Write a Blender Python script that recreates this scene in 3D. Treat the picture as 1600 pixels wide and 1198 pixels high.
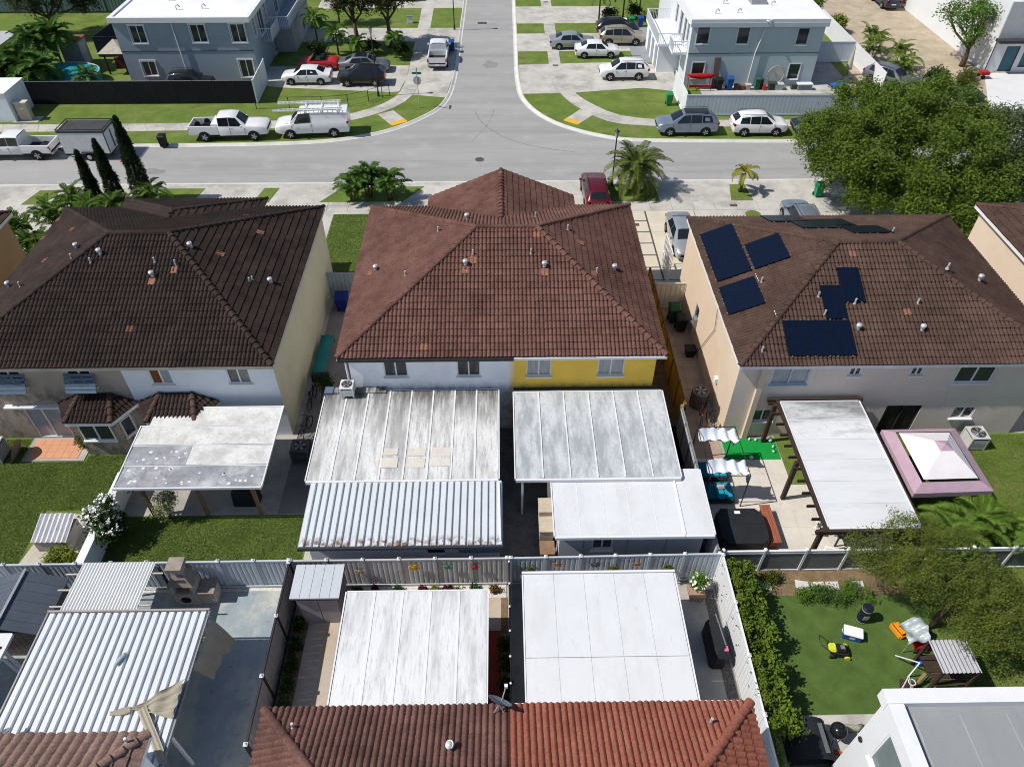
import bpy, bmesh, math, random
import numpy as np
from mathutils import Vector, Matrix, Euler
R = math.radians
random.seed(7); RNG = np.random.default_rng(7)
SC = bpy.context.scene
for o in list(bpy.data.objects): bpy.data.objects.remove(o)
COL = SC.collection

# ------------------------------------------------------------------ camera, sky, sun, exposure
cd = bpy.data.cameras.new('camera'); cam = bpy.data.objects.new('camera', cd); COL.objects.link(cam)
cd.sensor_width = 36; cd.lens = 1148/1600*36; cd.clip_end = 2000
cam.location = (0, 0, 27.2); cam.rotation_euler = (R(90-43.7), 0, R(-0.86)); SC.camera = cam
SUN_EL, SUN_AZ = 51.0, 8.0          # elevation; the sun stands 8 degrees on the camera's side of due left
w = bpy.data.worlds.new('World'); SC.world = w; w.use_nodes = True
nt = w.node_tree; sky = nt.nodes.new('ShaderNodeTexSky'); sky.sky_type = 'NISHITA'; sky.sun_disc = False
sky.sun_elevation = R(SUN_EL); sky.sun_rotation = R(-(90+SUN_AZ)); sky.air_density = 1.0; sky.dust_density = .6
nt.links.new(sky.outputs[0], nt.nodes['Background'].inputs[0]); nt.nodes['Background'].inputs[1].default_value = 0.094
sd = bpy.data.lights.new('sun', 'SUN'); sd.energy = 4.6; sd.angle = R(.53); sd.color = (1, .955, .88)
sun = bpy.data.objects.new('sun', sd); COL.objects.link(sun); sun.location = (-40, -10, 60)
tosun = Vector((-math.cos(R(SUN_AZ))*math.cos(R(SUN_EL)), -math.sin(R(SUN_AZ))*math.cos(R(SUN_EL)), math.sin(R(SUN_EL))))
sun.rotation_euler = tosun.to_track_quat('Z', 'Y').to_euler()
SC.view_settings.view_transform = 'Standard'; SC.view_settings.look = 'None'
SC.view_settings.gamma = 1; SC.view_settings.use_curve_mapping = False; SC.view_settings.exposure = 0.0
SC.render.engine = 'CYCLES'; SC.cycles.max_bounces = 6; SC.cycles.diffuse_bounces = 3; SC.cycles.transparent_max_bounces = 6; SC.cycles.filter_width = 1.0; SC.cycles.use_denoising = True; SC.cycles.denoiser = 'OPENIMAGEDENOISE'; SC.cycles.denoising_input_passes = 'RGB_ALBEDO_NORMAL'; SC.cycles.denoising_prefilter = 'ACCURATE'

# ------------------------------------------------------------------ helpers
XF = {}
def setp(o, label=None, cat=None, group=None, kind=None):
    if label: o['label'] = label
    if cat: o['category'] = cat
    if group: o['group'] = group
    if kind: o['kind'] = kind
    return o
def thing(name, label, cat, loc=(0, 0, 0), rz=0, group=None):
    o = bpy.data.objects.new(name, None); COL.objects.link(o); o.location = loc; o.rotation_euler = (0, 0, R(rz))
    o.empty_display_size = .2
    XF[o.name] = Matrix.Translation(loc) @ Matrix.Rotation(R(rz), 4, 'Z')
    return setp(o, label, cat, group)
def piece(name, me, parent, mw, mat=None):
    """a shared-mesh piece placed by its world matrix under parent"""
    o = bpy.data.objects.new(name, me); COL.objects.link(o)
    if parent is not None:
        o.parent = parent; o.matrix_local = XF[parent.name].inverted() @ mw
    else: o.matrix_world = mw
    return o
class B:
    def __init__(s): s.v = []; s.f = []
    def add(s, vs, fs):
        k = len(s.v); s.v += [tuple(p) for p in vs]; s.f += [tuple(i+k for i in f) for f in fs]; return s
    def box(s, x0, x1, y0, y1, z0, z1):
        return s.add([(x0,y0,z0),(x1,y0,z0),(x1,y1,z0),(x0,y1,z0),(x0,y0,z1),(x1,y0,z1),(x1,y1,z1),(x0,y1,z1)],
                     [(0,3,2,1),(4,5,6,7),(0,1,5,4),(1,2,6,5),(2,3,7,6),(3,0,4,7)])
    def bar(s, p, q, w, h, up=(0, 0, 1)):
        p = Vector(p); q = Vector(q); d = (q-p).normalized(); u = Vector(up)
        if abs(d.dot(u)) > .98: u = Vector((0, 1, 0))
        a = d.cross(u).normalized(); b = a.cross(d).normalized()
        a = a*w/2; b = b*h/2
        return s.add([p-a-b, p+a-b, p+a+b, p-a+b, q-a-b, q+a-b, q+a+b, q-a+b],
                     [(0,1,2,3),(7,6,5,4),(4,5,1,0),(5,6,2,1),(6,7,3,2),(7,4,0,3)])
    def cyl(s, x, y, z0, z1, r, n=12, r2=None, cap=True):
        r2 = r if r2 is None else r2
        vs = [(x+r*math.cos(2*math.pi*i/n), y+r*math.sin(2*math.pi*i/n), z0) for i in range(n)] + \
             [(x+r2*math.cos(2*math.pi*i/n), y+r2*math.sin(2*math.pi*i/n), z1) for i in range(n)]
        fs = [(i, (i+1) % n, n+(i+1) % n, n+i) for i in range(n)]
        if cap: fs += [tuple(range(n-1, -1, -1)), tuple(range(n, 2*n))]
        return s.add(vs, fs)
    def disc(s, c, axis, r, t, n=14, r2=None):
        c = Vector(c); d = Vector(axis).normalized(); u = Vector((0, 0, 1)) if abs(d.z) < .9 else Vector((1, 0, 0))
        a = d.cross(u).normalized(); b = d.cross(a); r2 = r if r2 is None else r2
        vs = [c-d*t/2+(a*math.cos(2*math.pi*i/n)+b*math.sin(2*math.pi*i/n))*r for i in range(n)] + \
             [c+d*t/2+(a*math.cos(2*math.pi*i/n)+b*math.sin(2*math.pi*i/n))*r2 for i in range(n)]
        return s.add(vs, [(i, (i+1) % n, n+(i+1) % n, n+i) for i in range(n)] + [tuple(range(n-1, -1, -1)), tuple(range(n, 2*n))])
    def tube(s, pts, r, n=6, cap=True):
        pts = [Vector(p) for p in pts]; rings = []
        for i, p in enumerate(pts):
            d = (pts[min(i+1, len(pts)-1)]-pts[max(i-1, 0)]).normalized()
            u = Vector((0, 0, 1)) if abs(d.z) < .95 else Vector((0, 1, 0))
            a = d.cross(u).normalized(); b = a.cross(d); rr = r[i] if isinstance(r, (list, tuple)) else r
            rings.append([p+(a*math.cos(2*math.pi*k/n)+b*math.sin(2*math.pi*k/n))*rr for k in range(n)])
        return s.loft(rings, cap)
    def loft(s, rings, cap=True, closed=True):
        n = len(rings[0]); vs = [p for r in rings for p in r]; fs = []
        for i in range(len(rings)-1):
            for k in range(n if closed else n-1):
                fs.append((i*n+k, i*n+(k+1) % n, (i+1)*n+(k+1) % n, (i+1)*n+k))
        if cap: fs += [tuple(range(n-1, -1, -1)), tuple((len(rings)-1)*n+k for k in range(n))]
        return s.add(vs, fs)
    def poly(s, pts): return s.add(pts, [tuple(range(len(pts)))])
    def prism(s, pts, z0, z1):
        n = len(pts)
        A = sum(pts[i][0]*pts[(i+1) % n][1]-pts[(i+1) % n][0]*pts[i][1] for i in range(n))
        if A < 0: pts = pts[::-1]
        return s.add([(p[0], p[1], z0) for p in pts]+[(p[0], p[1], z1) for p in pts],
                     [tuple(range(n-1, -1, -1)), tuple(range(n, 2*n))]+[(i, (i+1) % n, n+(i+1) % n, n+i) for i in range(n)])
    def sphere(s, c, rx, ry, rz, n=12, m=7):
        rings = []
        for j in range(m):
            t = math.pi*(j+.02)/(m-1+.04)-math.pi/2
            rings.append([(c[0]+rx*math.cos(t)*math.cos(2*math.pi*k/n), c[1]+ry*math.cos(t)*math.sin(2*math.pi*k/n), c[2]+rz*math.sin(t)) for k in range(n)])
        return s.loft(rings)
    def mesh(s, name):
        me = bpy.data.meshes.new(name); me.from_pydata(s.v, [], s.f); me.update(); return me
    def out(s, name, mat, parent=None, smooth=False, kind=None, label=None, cat=None, group=None, local=False, bevel=0, rx=None):
        """one mesh object; vertices are world coordinates unless local"""
        if parent is not None and not local:
            mi = XF[parent.name].inverted(); s.v = [tuple(mi @ Vector(p)) for p in s.v]
        org = None
        if parent is None and not local:       # a thing of one mesh: put its origin at its base
            a = np.array(s.v); org = Vector(((a[:, 0].min()+a[:, 0].max())/2, (a[:, 1].min()+a[:, 1].max())/2, a[:, 2].min()))
            s.v = [(p[0]-org.x, p[1]-org.y, p[2]-org.z) for p in s.v]
        me = s.mesh(name)
        if bevel:
            bm = bmesh.new(); bm.from_mesh(me)
            bmesh.ops.bevel(bm, geom=[e for e in bm.edges if len(e.link_faces) == 2 and e.calc_face_angle(0) > .6], offset=bevel, segments=2, affect='EDGES', clamp_overlap=True)
            bm.to_mesh(me); bm.free()
        if smooth: me.shade_smooth() if hasattr(me, 'shade_smooth') else None
        o = bpy.data.objects.new(name, me); COL.objects.link(o)
        if mat is not None: me.materials.append(mat)
        if smooth and smooth != True: me.set_sharp_from_angle(angle=R(smooth))
        if parent is not None: o.parent = parent; XF[o.name] = XF[parent.name]
        else:
            XF[o.name] = Matrix.Translation(org) if org is not None else Matrix()
            if org is not None: o.location = org
        return setp(o, label, cat, group, kind)

# ------------------------------------------------------------------ materials
MC = {}
def mat(name, c, rough=.8, var=.12, sc=1.5, fine=.06, bump=0, bsc=30, metal=0, spec=.15, stretch=(1, 1, 1), dirt=None, coat=0, trans=0, alpha=1, emit=0):
    """plain surface: colour with large mottling, fine grain, optional dirt = (colour, threshold, scale, stretch, strength)"""
    if name in MC: return MC[name]
    m = bpy.data.materials.new(name); m.use_nodes = True; MC[name] = m
    t = m.node_tree; N = t.nodes; L = t.links.new; bs = N['Principled BSDF']
    geo = N.new('ShaderNodeNewGeometry'); mp = N.new('ShaderNodeMapping'); mp.inputs['Scale'].default_value = stretch
    L(geo.outputs['Position'], mp.inputs['Vector'])
    nz = N.new('ShaderNodeTexNoise'); nz.inputs['Scale'].default_value = sc; nz.inputs['Detail'].default_value = 6; nz.inputs['Roughness'].default_value = .62
    L(mp.outputs[0], nz.inputs['Vector'])
    mr = N.new('ShaderNodeMapRange'); mr.inputs[1].default_value = .28; mr.inputs[2].default_value = .72
    mr.inputs[3].default_value = 1-var; mr.inputs[4].default_value = 1+var; L(nz.outputs[0], mr.inputs[0])
    n2 = N.new('ShaderNodeTexNoise'); n2.inputs['Scale'].default_value = bsc; n2.inputs['Detail'].default_value = 3; L(geo.outputs['Position'], n2.inputs['Vector'])
    m2 = N.new('ShaderNodeMapRange'); m2.inputs[1].default_value = .25; m2.inputs[2].default_value = .75; m2.inputs[3].default_value = 1-fine; m2.inputs[4].default_value = 1+fine
    L(n2.outputs[0], m2.inputs[0])
    mu = N.new('ShaderNodeMath'); mu.operation = 'MULTIPLY'; L(mr.outputs[0], mu.inputs[0]); L(m2.outputs[0], mu.inputs[1])
    cm = N.new('ShaderNodeVectorMath'); cm.operation = 'SCALE'; cm.inputs[0].default_value = c[:3]; L(mu.outputs[0], cm.inputs['Scale'])
    last = cm.outputs[0]
    for d in ([dirt] if dirt and not isinstance(dirt, list) else (dirt or [])):
        dc, th, ds, st, amt = d
        mp2 = N.new('ShaderNodeMapping'); mp2.inputs['Scale'].default_value = st; L(geo.outputs['Position'], mp2.inputs['Vector'])
        n3 = N.new('ShaderNodeTexNoise'); n3.inputs['Scale'].default_value = ds; n3.inputs['Detail'].default_value = 7; n3.inputs['Roughness'].default_value = .68
        L(mp2.outputs[0], n3.inputs['Vector'])
        r3 = N.new('ShaderNodeMapRange'); r3.inputs[1].default_value = th; r3.inputs[2].default_value = th+.16; r3.inputs[3].default_value = 0; r3.inputs[4].default_value = amt
        L(n3.outputs[0], r3.inputs[0])
        mx = N.new('ShaderNodeMix'); mx.data_type = 'RGBA'; L(r3.outputs[0], mx.inputs[0]); L(last, mx.inputs[6]); mx.inputs[7].default_value = (*dc, 1)
        last = mx.outputs[2]
    L(last, bs.inputs['Base Color'])
    bs.inputs['Roughness'].default_value = rough; bs.inputs['Metallic'].default_value = metal; bs.inputs['Specular IOR Level'].default_value = spec
    if coat: bs.inputs['Coat Weight'].default_value = coat; bs.inputs['Coat Roughness'].default_value = .05
    if bump:
        b = N.new('ShaderNodeBump'); b.inputs['Strength'].default_value = bump; b.inputs['Distance'].default_value = .03
        L(n2.outputs[0], b.inputs['Height']); L(b.outputs[0], bs.inputs['Normal'])
    return m
def leafmat(name, c, c2, sc=1.2, trans=.3):
    if name in MC: return MC[name]
    m = bpy.data.materials.new(name); m.use_nodes = True; MC[name] = m
    t = m.node_tree; N = t.nodes; L = t.links.new; bs = N['Principled BSDF']
    geo = N.new('ShaderNodeNewGeometry'); nz = N.new('ShaderNodeTexNoise'); nz.inputs['Scale'].default_value = sc; nz.inputs['Detail'].default_value = 8; nz.inputs['Roughness'].default_value = .75
    L(geo.outputs['Position'], nz.inputs['Vector'])
    mr = N.new('ShaderNodeMapRange'); mr.inputs[1].default_value = .32; mr.inputs[2].default_value = .68; L(nz.outputs[0], mr.inputs[0])
    mx = N.new('ShaderNodeMix'); mx.data_type = 'RGBA'; L(mr.outputs[0], mx.inputs[0]); mx.inputs[6].default_value = (*c, 1); mx.inputs[7].default_value = (*c2, 1)
    L(mx.outputs[2], bs.inputs['Base Color']); bs.inputs['Roughness'].default_value = .55; bs.inputs['Specular IOR Level'].default_value = .18
    tr = N.new('ShaderNodeBsdfTranslucent'); L(mx.outputs[2], tr.inputs[0]); ms = N.new('ShaderNodeMixShader'); ms.inputs[0].default_value = trans
    L(bs.outputs[0], ms.inputs[1]); L(tr.outputs[0], ms.inputs[2]); L(ms.outputs[0], N['Material Output'].inputs[0])
    return m
def tilemat(name, c, c2, warm):
    """concrete roof tile: each tile its own tone, weathered by streaks and dark lichen"""
    m = bpy.data.materials.new(name); m.use_nodes = True; t = m.node_tree; N = t.nodes; L = t.links.new; bs = N['Principled BSDF']
    at = N.new('ShaderNodeAttribute'); at.attribute_name = 'tint'; oi = N.new('ShaderNodeObjectInfo')
    ad = N.new('ShaderNodeMath'); ad.operation = 'ADD'; L(at.outputs['Fac'], ad.inputs[0]); L(oi.outputs['Random'], ad.inputs[1])
    fr = N.new('ShaderNodeMath'); fr.operation = 'FRACT'; L(ad.outputs[0], fr.inputs[0])
    geo = N.new('ShaderNodeNewGeometry'); nz = N.new('ShaderNodeTexNoise'); nz.inputs['Scale'].default_value = .55; nz.inputs['Detail'].default_value = 8; nz.inputs['Roughness'].default_value = .7
    L(geo.outputs['Position'], nz.inputs['Vector'])
    mr = N.new('ShaderNodeMapRange'); mr.inputs[1].default_value = .34; mr.inputs[2].default_value = .66; L(nz.outputs[0], mr.inputs[0])
    a2 = N.new('ShaderNodeMath'); a2.operation = 'MULTIPLY_ADD'; L(fr.outputs[0], a2.inputs[0]); a2.inputs[1].default_value = .45; L(mr.outputs[0], a2.inputs[2])
    a3 = N.new('ShaderNodeMath'); a3.operation = 'MULTIPLY'; L(a2.outputs[0], a3.inputs[0]); a3.inputs[1].default_value = .7; a3.use_clamp = True
    mx = N.new('ShaderNodeMix'); mx.data_type = 'RGBA'; L(a3.outputs[0], mx.inputs[0]); mx.inputs[6].default_value = (*c, 1); mx.inputs[7].default_value = (*c2, 1)
    gt = N.new('ShaderNodeMath'); gt.operation = 'GREATER_THAN'; L(fr.outputs[0], gt.inputs[0]); gt.inputs[1].default_value = .9988
    m3 = N.new('ShaderNodeMix'); m3.data_type = 'RGBA'; L(gt.outputs[0], m3.inputs[0]); L(mx.outputs[2], m3.inputs[6]); m3.inputs[7].default_value = (*warm, 1)
    n2 = N.new('ShaderNodeTexNoise'); n2.inputs['Scale'].default_value = 14; n2.inputs['Detail'].default_value = 5; n2.inputs['Roughness'].default_value = .7; L(geo.outputs['Position'], n2.inputs['Vector'])
    r2 = N.new('ShaderNodeMapRange'); r2.inputs[1].default_value = .3; r2.inputs[2].default_value = .7; r2.inputs[3].default_value = .65; r2.inputs[4].default_value = 1.3; L(n2.outputs[0], r2.inputs[0])
    sc = N.new('ShaderNodeVectorMath'); sc.operation = 'SCALE'; L(m3.outputs[2], sc.inputs[0]); L(r2.outputs[0], sc.inputs['Scale'])
    L(sc.outputs[0], bs.inputs['Base Color']); bs.inputs['Roughness'].default_value = .8; bs.inputs['Specular IOR Level'].default_value = .10
    return m
def glassmat(name, c=(.03, .04, .05), rough=.06):
    if name in MC: return MC[name]
    m = mat(name, c, rough, .15, 2, 0, spec=.6); return m

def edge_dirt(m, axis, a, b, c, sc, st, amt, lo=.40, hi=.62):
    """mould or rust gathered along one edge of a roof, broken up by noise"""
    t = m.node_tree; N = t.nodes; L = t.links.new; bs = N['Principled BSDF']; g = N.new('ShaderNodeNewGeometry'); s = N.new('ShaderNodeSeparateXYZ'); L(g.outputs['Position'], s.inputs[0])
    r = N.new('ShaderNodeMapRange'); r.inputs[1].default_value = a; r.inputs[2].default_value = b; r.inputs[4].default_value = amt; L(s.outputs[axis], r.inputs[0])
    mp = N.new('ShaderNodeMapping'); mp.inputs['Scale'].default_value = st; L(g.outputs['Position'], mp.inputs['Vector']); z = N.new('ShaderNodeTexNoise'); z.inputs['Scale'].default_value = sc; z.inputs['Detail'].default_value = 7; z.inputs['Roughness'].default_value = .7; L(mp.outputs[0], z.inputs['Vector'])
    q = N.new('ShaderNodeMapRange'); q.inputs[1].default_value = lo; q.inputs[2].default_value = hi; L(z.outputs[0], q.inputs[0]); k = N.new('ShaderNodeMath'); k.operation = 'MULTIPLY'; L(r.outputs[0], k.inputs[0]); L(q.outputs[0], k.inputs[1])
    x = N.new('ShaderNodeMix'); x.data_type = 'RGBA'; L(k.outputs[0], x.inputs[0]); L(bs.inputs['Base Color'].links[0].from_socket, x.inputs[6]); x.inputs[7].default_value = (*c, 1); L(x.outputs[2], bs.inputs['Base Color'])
CONC = mat('concrete', (.49, .47, .43), .9, .16, .5, .12, .15, 25, dirt=[((.24, .23, .21), .48, .45, (1, 1, 1), .6), ((.66, .64, .60), .54, .8, (1, 1, 1), .5), ((.2, .19, .18), .62, 1.7, (1, 1, 1), .45)])
CONC2 = mat('old_concrete', (.38, .36, .33), .9, .2, .6, .12, .15, 25, dirt=[((.17, .16, .15), .54, .5, (1, 1, 1), .55)])
KERB = mat('kerb_concrete', (.58, .57, .54), .9, .14, .8, .1, .1, 25)
ASPH = mat('asphalt', (.335, .332, .325), .92, .10, .12, .16, .2, 60, stretch=(.35, 1.6, 1), dirt=[((.245, .245, .245), .48, .5, (.08, 1.3, 1), .55), ((.41, .405, .395), .52, .9, (.4, .6, 1), .5), ((.20, .195, .19), .62, 1.8, (.5, 1, 1), .5)])
LAWN = mat('lawn_grass', (.135, .195, .040), .95, .25, .6, .4, .9, 45, spec=.1, dirt=[((.25, .23, .10), .50, .5, (.6, 1.2, 1), .55), ((.075, .13, .022), .52, 1.6, (1, 1, 1), .5), ((.30, .25, .15), .60, .8, (1, 1, 1), .7)])
LAWN2 = mat('dense_lawn', (.135, .19, .048), .95, .28, .8, .4, .9, 50, spec=.1, dirt=[((.10, .14, .03), .56, .9, (1, 1, 1), .5), ((.14, .10, .06), .68, .6, (1, 1, 1), .6)])
TURF = mat('artificial_turf', (.085, .138, .034), .9, .24, 1.5, .3, .7, 70, spec=.1)
PUTT = mat('putting_green_turf', (.01, .27, .05), .9, .12, 2.5, .15, .3, 60, spec=.1)
SOIL = mat('sandy_soil', (.42, .35, .26), .95, .22, .7, .25, .5, 18, dirt=[((.25, .2, .14), .54, 1.2, (1, 1, 1), .6)])
MULCH = mat('leaf_mulch', (.20, .14, .085), .95, .35, 3, .3, .6, 25, dirt=[((.10, .14, .03), .55, 1.8, (1, 1, 1), .8)])
PAVER = mat('tan_paver', (.36, .28, .22), .9, .2, 1.1, .15, .2, 22)
WHITE = mat('white_paint', (.78, .78, .77), .55, .05, 1.2, .03)
WHITEW = mat('white_stucco', (.78, .815, .86), .85, .06, .9, .04, .03, 50, dirt=((.48, .49, .50), .60, 1.1, (2.2, 2.2, .35), .4))
TRIM = mat('white_trim', (.71, .715, .73), .5, .04, 2, .02)
BLACK = mat('black_plastic', (.02, .02, .022), .5, .2, 3, .1)
DARKM = mat('dark_metal', (.045, .045, .05), .45, .2, 3, .1, metal=.3)
GREYM = mat('grey_metal', (.32, .33, .34), .42, .12, 3, .06, metal=.5)
GALV = mat('galvanised_metal', (.55, .56, .57), .38, .12, 3, .06, metal=.6)
RUBBER = mat('tyre_rubber', (.018, .018, .018), .85, .2, 5, .1)
GLASS = glassmat('window_glass'); CARGLASS = glassmat('car_glass', (.012, .016, .02), .04)
LGLASS = mat('curtained_glass', (.34, .36, .37), .15, .35, 2.0, .1, stretch=(9, 1, .4), spec=.5)
BGLASS = mat('pale_blind_glass', (.30, .34, .38), .12, .2, 1.6, .05, spec=.5)
WOOD = mat('weathered_timber', (.24, .15, .09), .8, .25, 3, .15, .2, 30, stretch=(1, 1, .2))
DWOOD = mat('dark_brown_timber', (.05, .033, .026), .7, .25, 3, .15)
BARK = mat('bark', (.12, .09, .065), .95, .3, 5, .25, .6, 20)
STEEL = mat('steel_grey_roof_membrane', (.27, .28, .29), .8, .1, .7, .08, .1, 40, stretch=(1, .3, 1), dirt=((.17, .16, .16), .57, .8, (1, .4, 1), .5))
# ------------------------------------------------------------------ ground, roads, pavements
def smooth(pts, n=5):
    out = []
    P = [Vector((p[0], p[1], 0)) for p in pts]
    for i in range(len(P)-1):
        p0 = P[max(i-1, 0)]; p1 = P[i]; p2 = P[i+1]; p3 = P[min(i+2, len(P)-1)]
        for k in range(n):
            t = k/n
            q = .5*((2*p1)+(p2-p0)*t+(2*p0-5*p1+4*p2-p3)*t*t+(3*p1-p0-3*p2+p3)*t**3)
            out.append((q.x, q.y))
    return out+[(P[-1].x, P[-1].y)]
def struct(b, name, m, label=None, parent=None, **k): return b.out(name, m, parent, kind=None if parent else 'structure', label=label, **k)
def sheet(name, pts, z, m, label=None, t=.1): return struct(B().prism(pts, z-t, z), name, m, label)
def rect(x0, x1, y0, y1): return [(x0, y0), (x1, y0), (x1, y1), (x0, y1)]
RZ = -.12
struct(B().box(-400, 400, -200, 600, -.6, -.16), 'ground', SOIL, 'sandy ground under the whole neighbourhood')
CL = [(-90, 57.1)]+smooth([(-26, 57.1), (-19, 57.25), (-13.9, 57.8), (-9.8, 59.4), (-6.8, 62.2), (-5.2, 65.2), (-4.6, 70.7), (-4.45, 81), (-4.3, 95)])+[(-4.2, 150)]
CR = [(1.85, 150)]+smooth([(1.8, 95), (1.76, 81), (1.76, 70), (2.4, 64.9), (4.74, 60.8), (8.8, 58.1), (13, 57.4), (25, 57.1)])+[(90, 57.1)]
struct(B().prism([(-90, 50.3), (90, 50.3)]+CR[::-1]+CL[::-1], RZ-.1, RZ), 'road', ASPH, 'pale worn asphalt street and side street meeting in a junction')
def offset(pl, d):
    o = []
    for i, p in enumerate(pl):
        a = Vector(pl[max(i-1, 0)]); b = Vector(pl[min(i+1, len(pl)-1)]); t = (b-a).normalized(); o.append((p[0]-t.y*d, p[1]+t.x*d))
    return o
def kerb(name, pl, side, label):
    a = offset(pl, side*-.42); b = Vector
    bb = B(); rings = []
    for p, q in zip(pl, a):
        m = ((p[0]*.35+q[0]*.65), (p[1]*.35+q[1]*.65))
        rings.append([(q[0], q[1], RZ-.02), (q[0], q[1], RZ+.012), (m[0], m[1], RZ+.02), (m[0]*.35+p[0]*.65, m[1]*.35+p[1]*.65, .004), (p[0], p[1], .006), (p[0], p[1], -.15)])
    bb.loft(rings, True, True)
    return struct(bb, name, KERB, label)
kerb('kerb', CL, 1, 'pale concrete kerb curving into the left side of the side street')
kerb('kerb', CR, 1, 'pale concrete kerb curving into the right side of the side street')
kerb('kerb', [(-90, 50.3), (-30, 50.3), (0, 50.3), (30, 50.3), (90, 50.3)], -1, 'straight pale concrete kerb on the near side of the street')
# blocks of land
sheet('lawn', [(-90, 57.1)]+CL[1:]+[(-90, 150)], -.006, LAWN, 'grass block left of the side street')
sheet('lawn', [(90, 150)]+CR+[], -.006, LAWN, 'grass block right of the side street')
sheet('pavement', rect(-90, 90, 37.0, 50.3), -.006, CONC, 'pale concrete forecourts and driveways along the near side of the street')
sheet('yard_ground', rect(-90, 90, -30, 37.0), -.006, CONC2, 'grey concrete yards around the nearest row of houses')
# sidewalks laid in separate slabs
SLABJ = mat('slab_joint', (.20, .19, .17), .95, .2, 3, .1)
def walk(inner, outer, z, label, step=1.5):
    base = struct(B().prism(inner+outer[::-1], z-.06, z-.008), 'sidewalk', SLABJ, label)
    A = [Vector((*p, 0)) for p in inner]; C = [Vector((*p, 0)) for p in outer]
    def resample(pl, n):
        L = [0]
        for i in range(1, len(pl)): L.append(L[-1]+(pl[i]-pl[i-1]).length)
        o = []
        for k in range(n+1):
            s = L[-1]*k/n; i = max(j for j in range(len(L)-1) if L[j] <= s+1e-6); o.append(pl[i].lerp(pl[i+1], (s-L[i])/max(L[i+1]-L[i], 1e-6)))
        return o
    tot = sum((A[i+1]-A[i]).length for i in range(len(A)-1)); n = max(1, int(tot/step))
    a = resample(A, n); c = resample(C, n)
    for k in range(n):
        e = .008
        q = [a[k].lerp(a[k+1], e), a[k].lerp(a[k+1], 1-e), c[k].lerp(c[k+1], 1-e), c[k].lerp(c[k+1], e)]
        B().prism([(p.x, p.y) for p in q], z-.05, z+random.uniform(-.003, .003)).out('slab', CONC, base)
def S(p, n=4): return smooth(p, n)
walk([(-60, 59.4), (-30, 59.4)]+S([(-26, 59.5), (-19.6, 59.75), (-14.5, 60.5), (-10.6, 62.7), (-8.3, 65.7), (-7.65, 70), (-7.6, 76), (-7.6, 86), (-7.65, 100)]),
     [(-60, 60.85), (-30, 60.85)]+S([(-26.3, 60.95), (-20, 61.2), (-14.8, 61.9), (-11.5, 63.7), (-9.5, 66.3), (-8.95, 70.3), (-8.9, 76), (-8.95, 86), (-9.1, 100)]), .012, 'pale sidewalk bending round the left street corner')
walk(S([(4.75, 100), (4.75, 86), (4.75, 76), (4.75, 70), (5.5, 66.4), (6.9, 63.4), (9.3, 60.6), (12.8, 59.75), (17, 59.55), (25, 59.5)])+[(60, 59.5)],
     S([(5.95, 100), (5.95, 86), (5.9, 76), (5.95, 70.5), (6.8, 66.7), (8.2, 64.2), (10.2, 62.0), (13.4, 61.05), (17, 60.85), (25, 60.8)])+[(60, 60.8)], .012, 'pale sidewalk bending round the right street corner')
walk([(-50, 46.3), (-8, 46.3)], [(-50, 47.5), (-8, 47.5)], .008, 'straight sidewalk crossing the driveways on the near side, left of the middle house')
walk([(7.5, 46.1), (40, 46.1)], [(7.5, 47.3), (40, 47.3)], .008, 'straight sidewalk crossing the driveways on the near side, right of the middle house')
# tactile ramps
YEL = mat('yellow_paving', (.70, .40, .04), .8, .12, 3, .1, .4, 45)
def ramp(cx, cy, ang, label):
    c, s = math.cos(R(ang)), math.sin(R(ang))
    def q(x, y): return (cx+x*c-y*s, cy+x*s+y*c)
    r = sheet('ramp', [q(-.75, -.1), q(.75, -.1), q(.75, 2.45), q(-.75, 2.45)], .006, CONC, label)
    B().prism([q(-.72, -.28), q(.72, -.28), q(.72, .36), q(-.72, .36)], -.06, .016).out('tactile_strip', YEL, r)
ramp(-8.75, 60.75, 33, 'concrete kerb ramp with yellow strip on the left street corner')
ramp(6.05, 60.75, -37, 'concrete kerb ramp with yellow strip on the right street corner')
# concrete driveways of the far blocks (left)
sheet('driveway', [(-23, 73.5), (-22, 68.9), (-20.5, 68.4), (-10.2, 67.2), (-9.35, 67.3), (-8.95, 70.3), (-8.93, 73.6)], .004, CONC, 'concrete driveway with four parked cars left of the side street')
sheet('driveway', [(-7.65, 70), (-8.2, 66.6), (-5.0, 65.9), (-4.6, 70.7), (-4.45, 80.5), (-7.6, 80.5)], .004, CONC, 'concrete apron under the white pickup on the side street')
sheet('driveway', rect(-21, -4.45, 80.2, 84.3), .008, CONC, 'long concrete driveway behind the shade trees')
sheet('driveway', rect(-21, -4.3, 91, 97), .004, CONC, 'farthest concrete driveway left of the side street')
# right
sheet('driveway', [(1.78, 67.8), (2.0, 66.6), (6.8, 66.8), (9.6, 67.3), (13.2, 67.8), (16.3, 66.9), (16.7, 72.5), (13.2, 74.3), (1.76, 73.6)], .004, CONC, 'concrete driveway under the white sport utility car')
sheet('driveway', rect(1.76, 14.5, 77.2, 82.4), .004, CONC, 'concrete driveway under the silver sedan and the tan car')
sheet('driveway', rect(1.8, 13, 85.6, 91.4), .004, CONC, 'empty concrete driveway beyond the right parked cars')
sheet('driveway', rect(13.2, 17, 74.0, 84.5), .010, mat('grey_paint_concrete', (.26, .27, .29), .85, .1, 1, .06), 'grey painted pad beside the right grey house')
for (x0, x1, y0, y1) in ((1.76, 4.75, 73.6, 74.4), (1.76, 4.75, 76.7, 77.2)): pass
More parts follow.
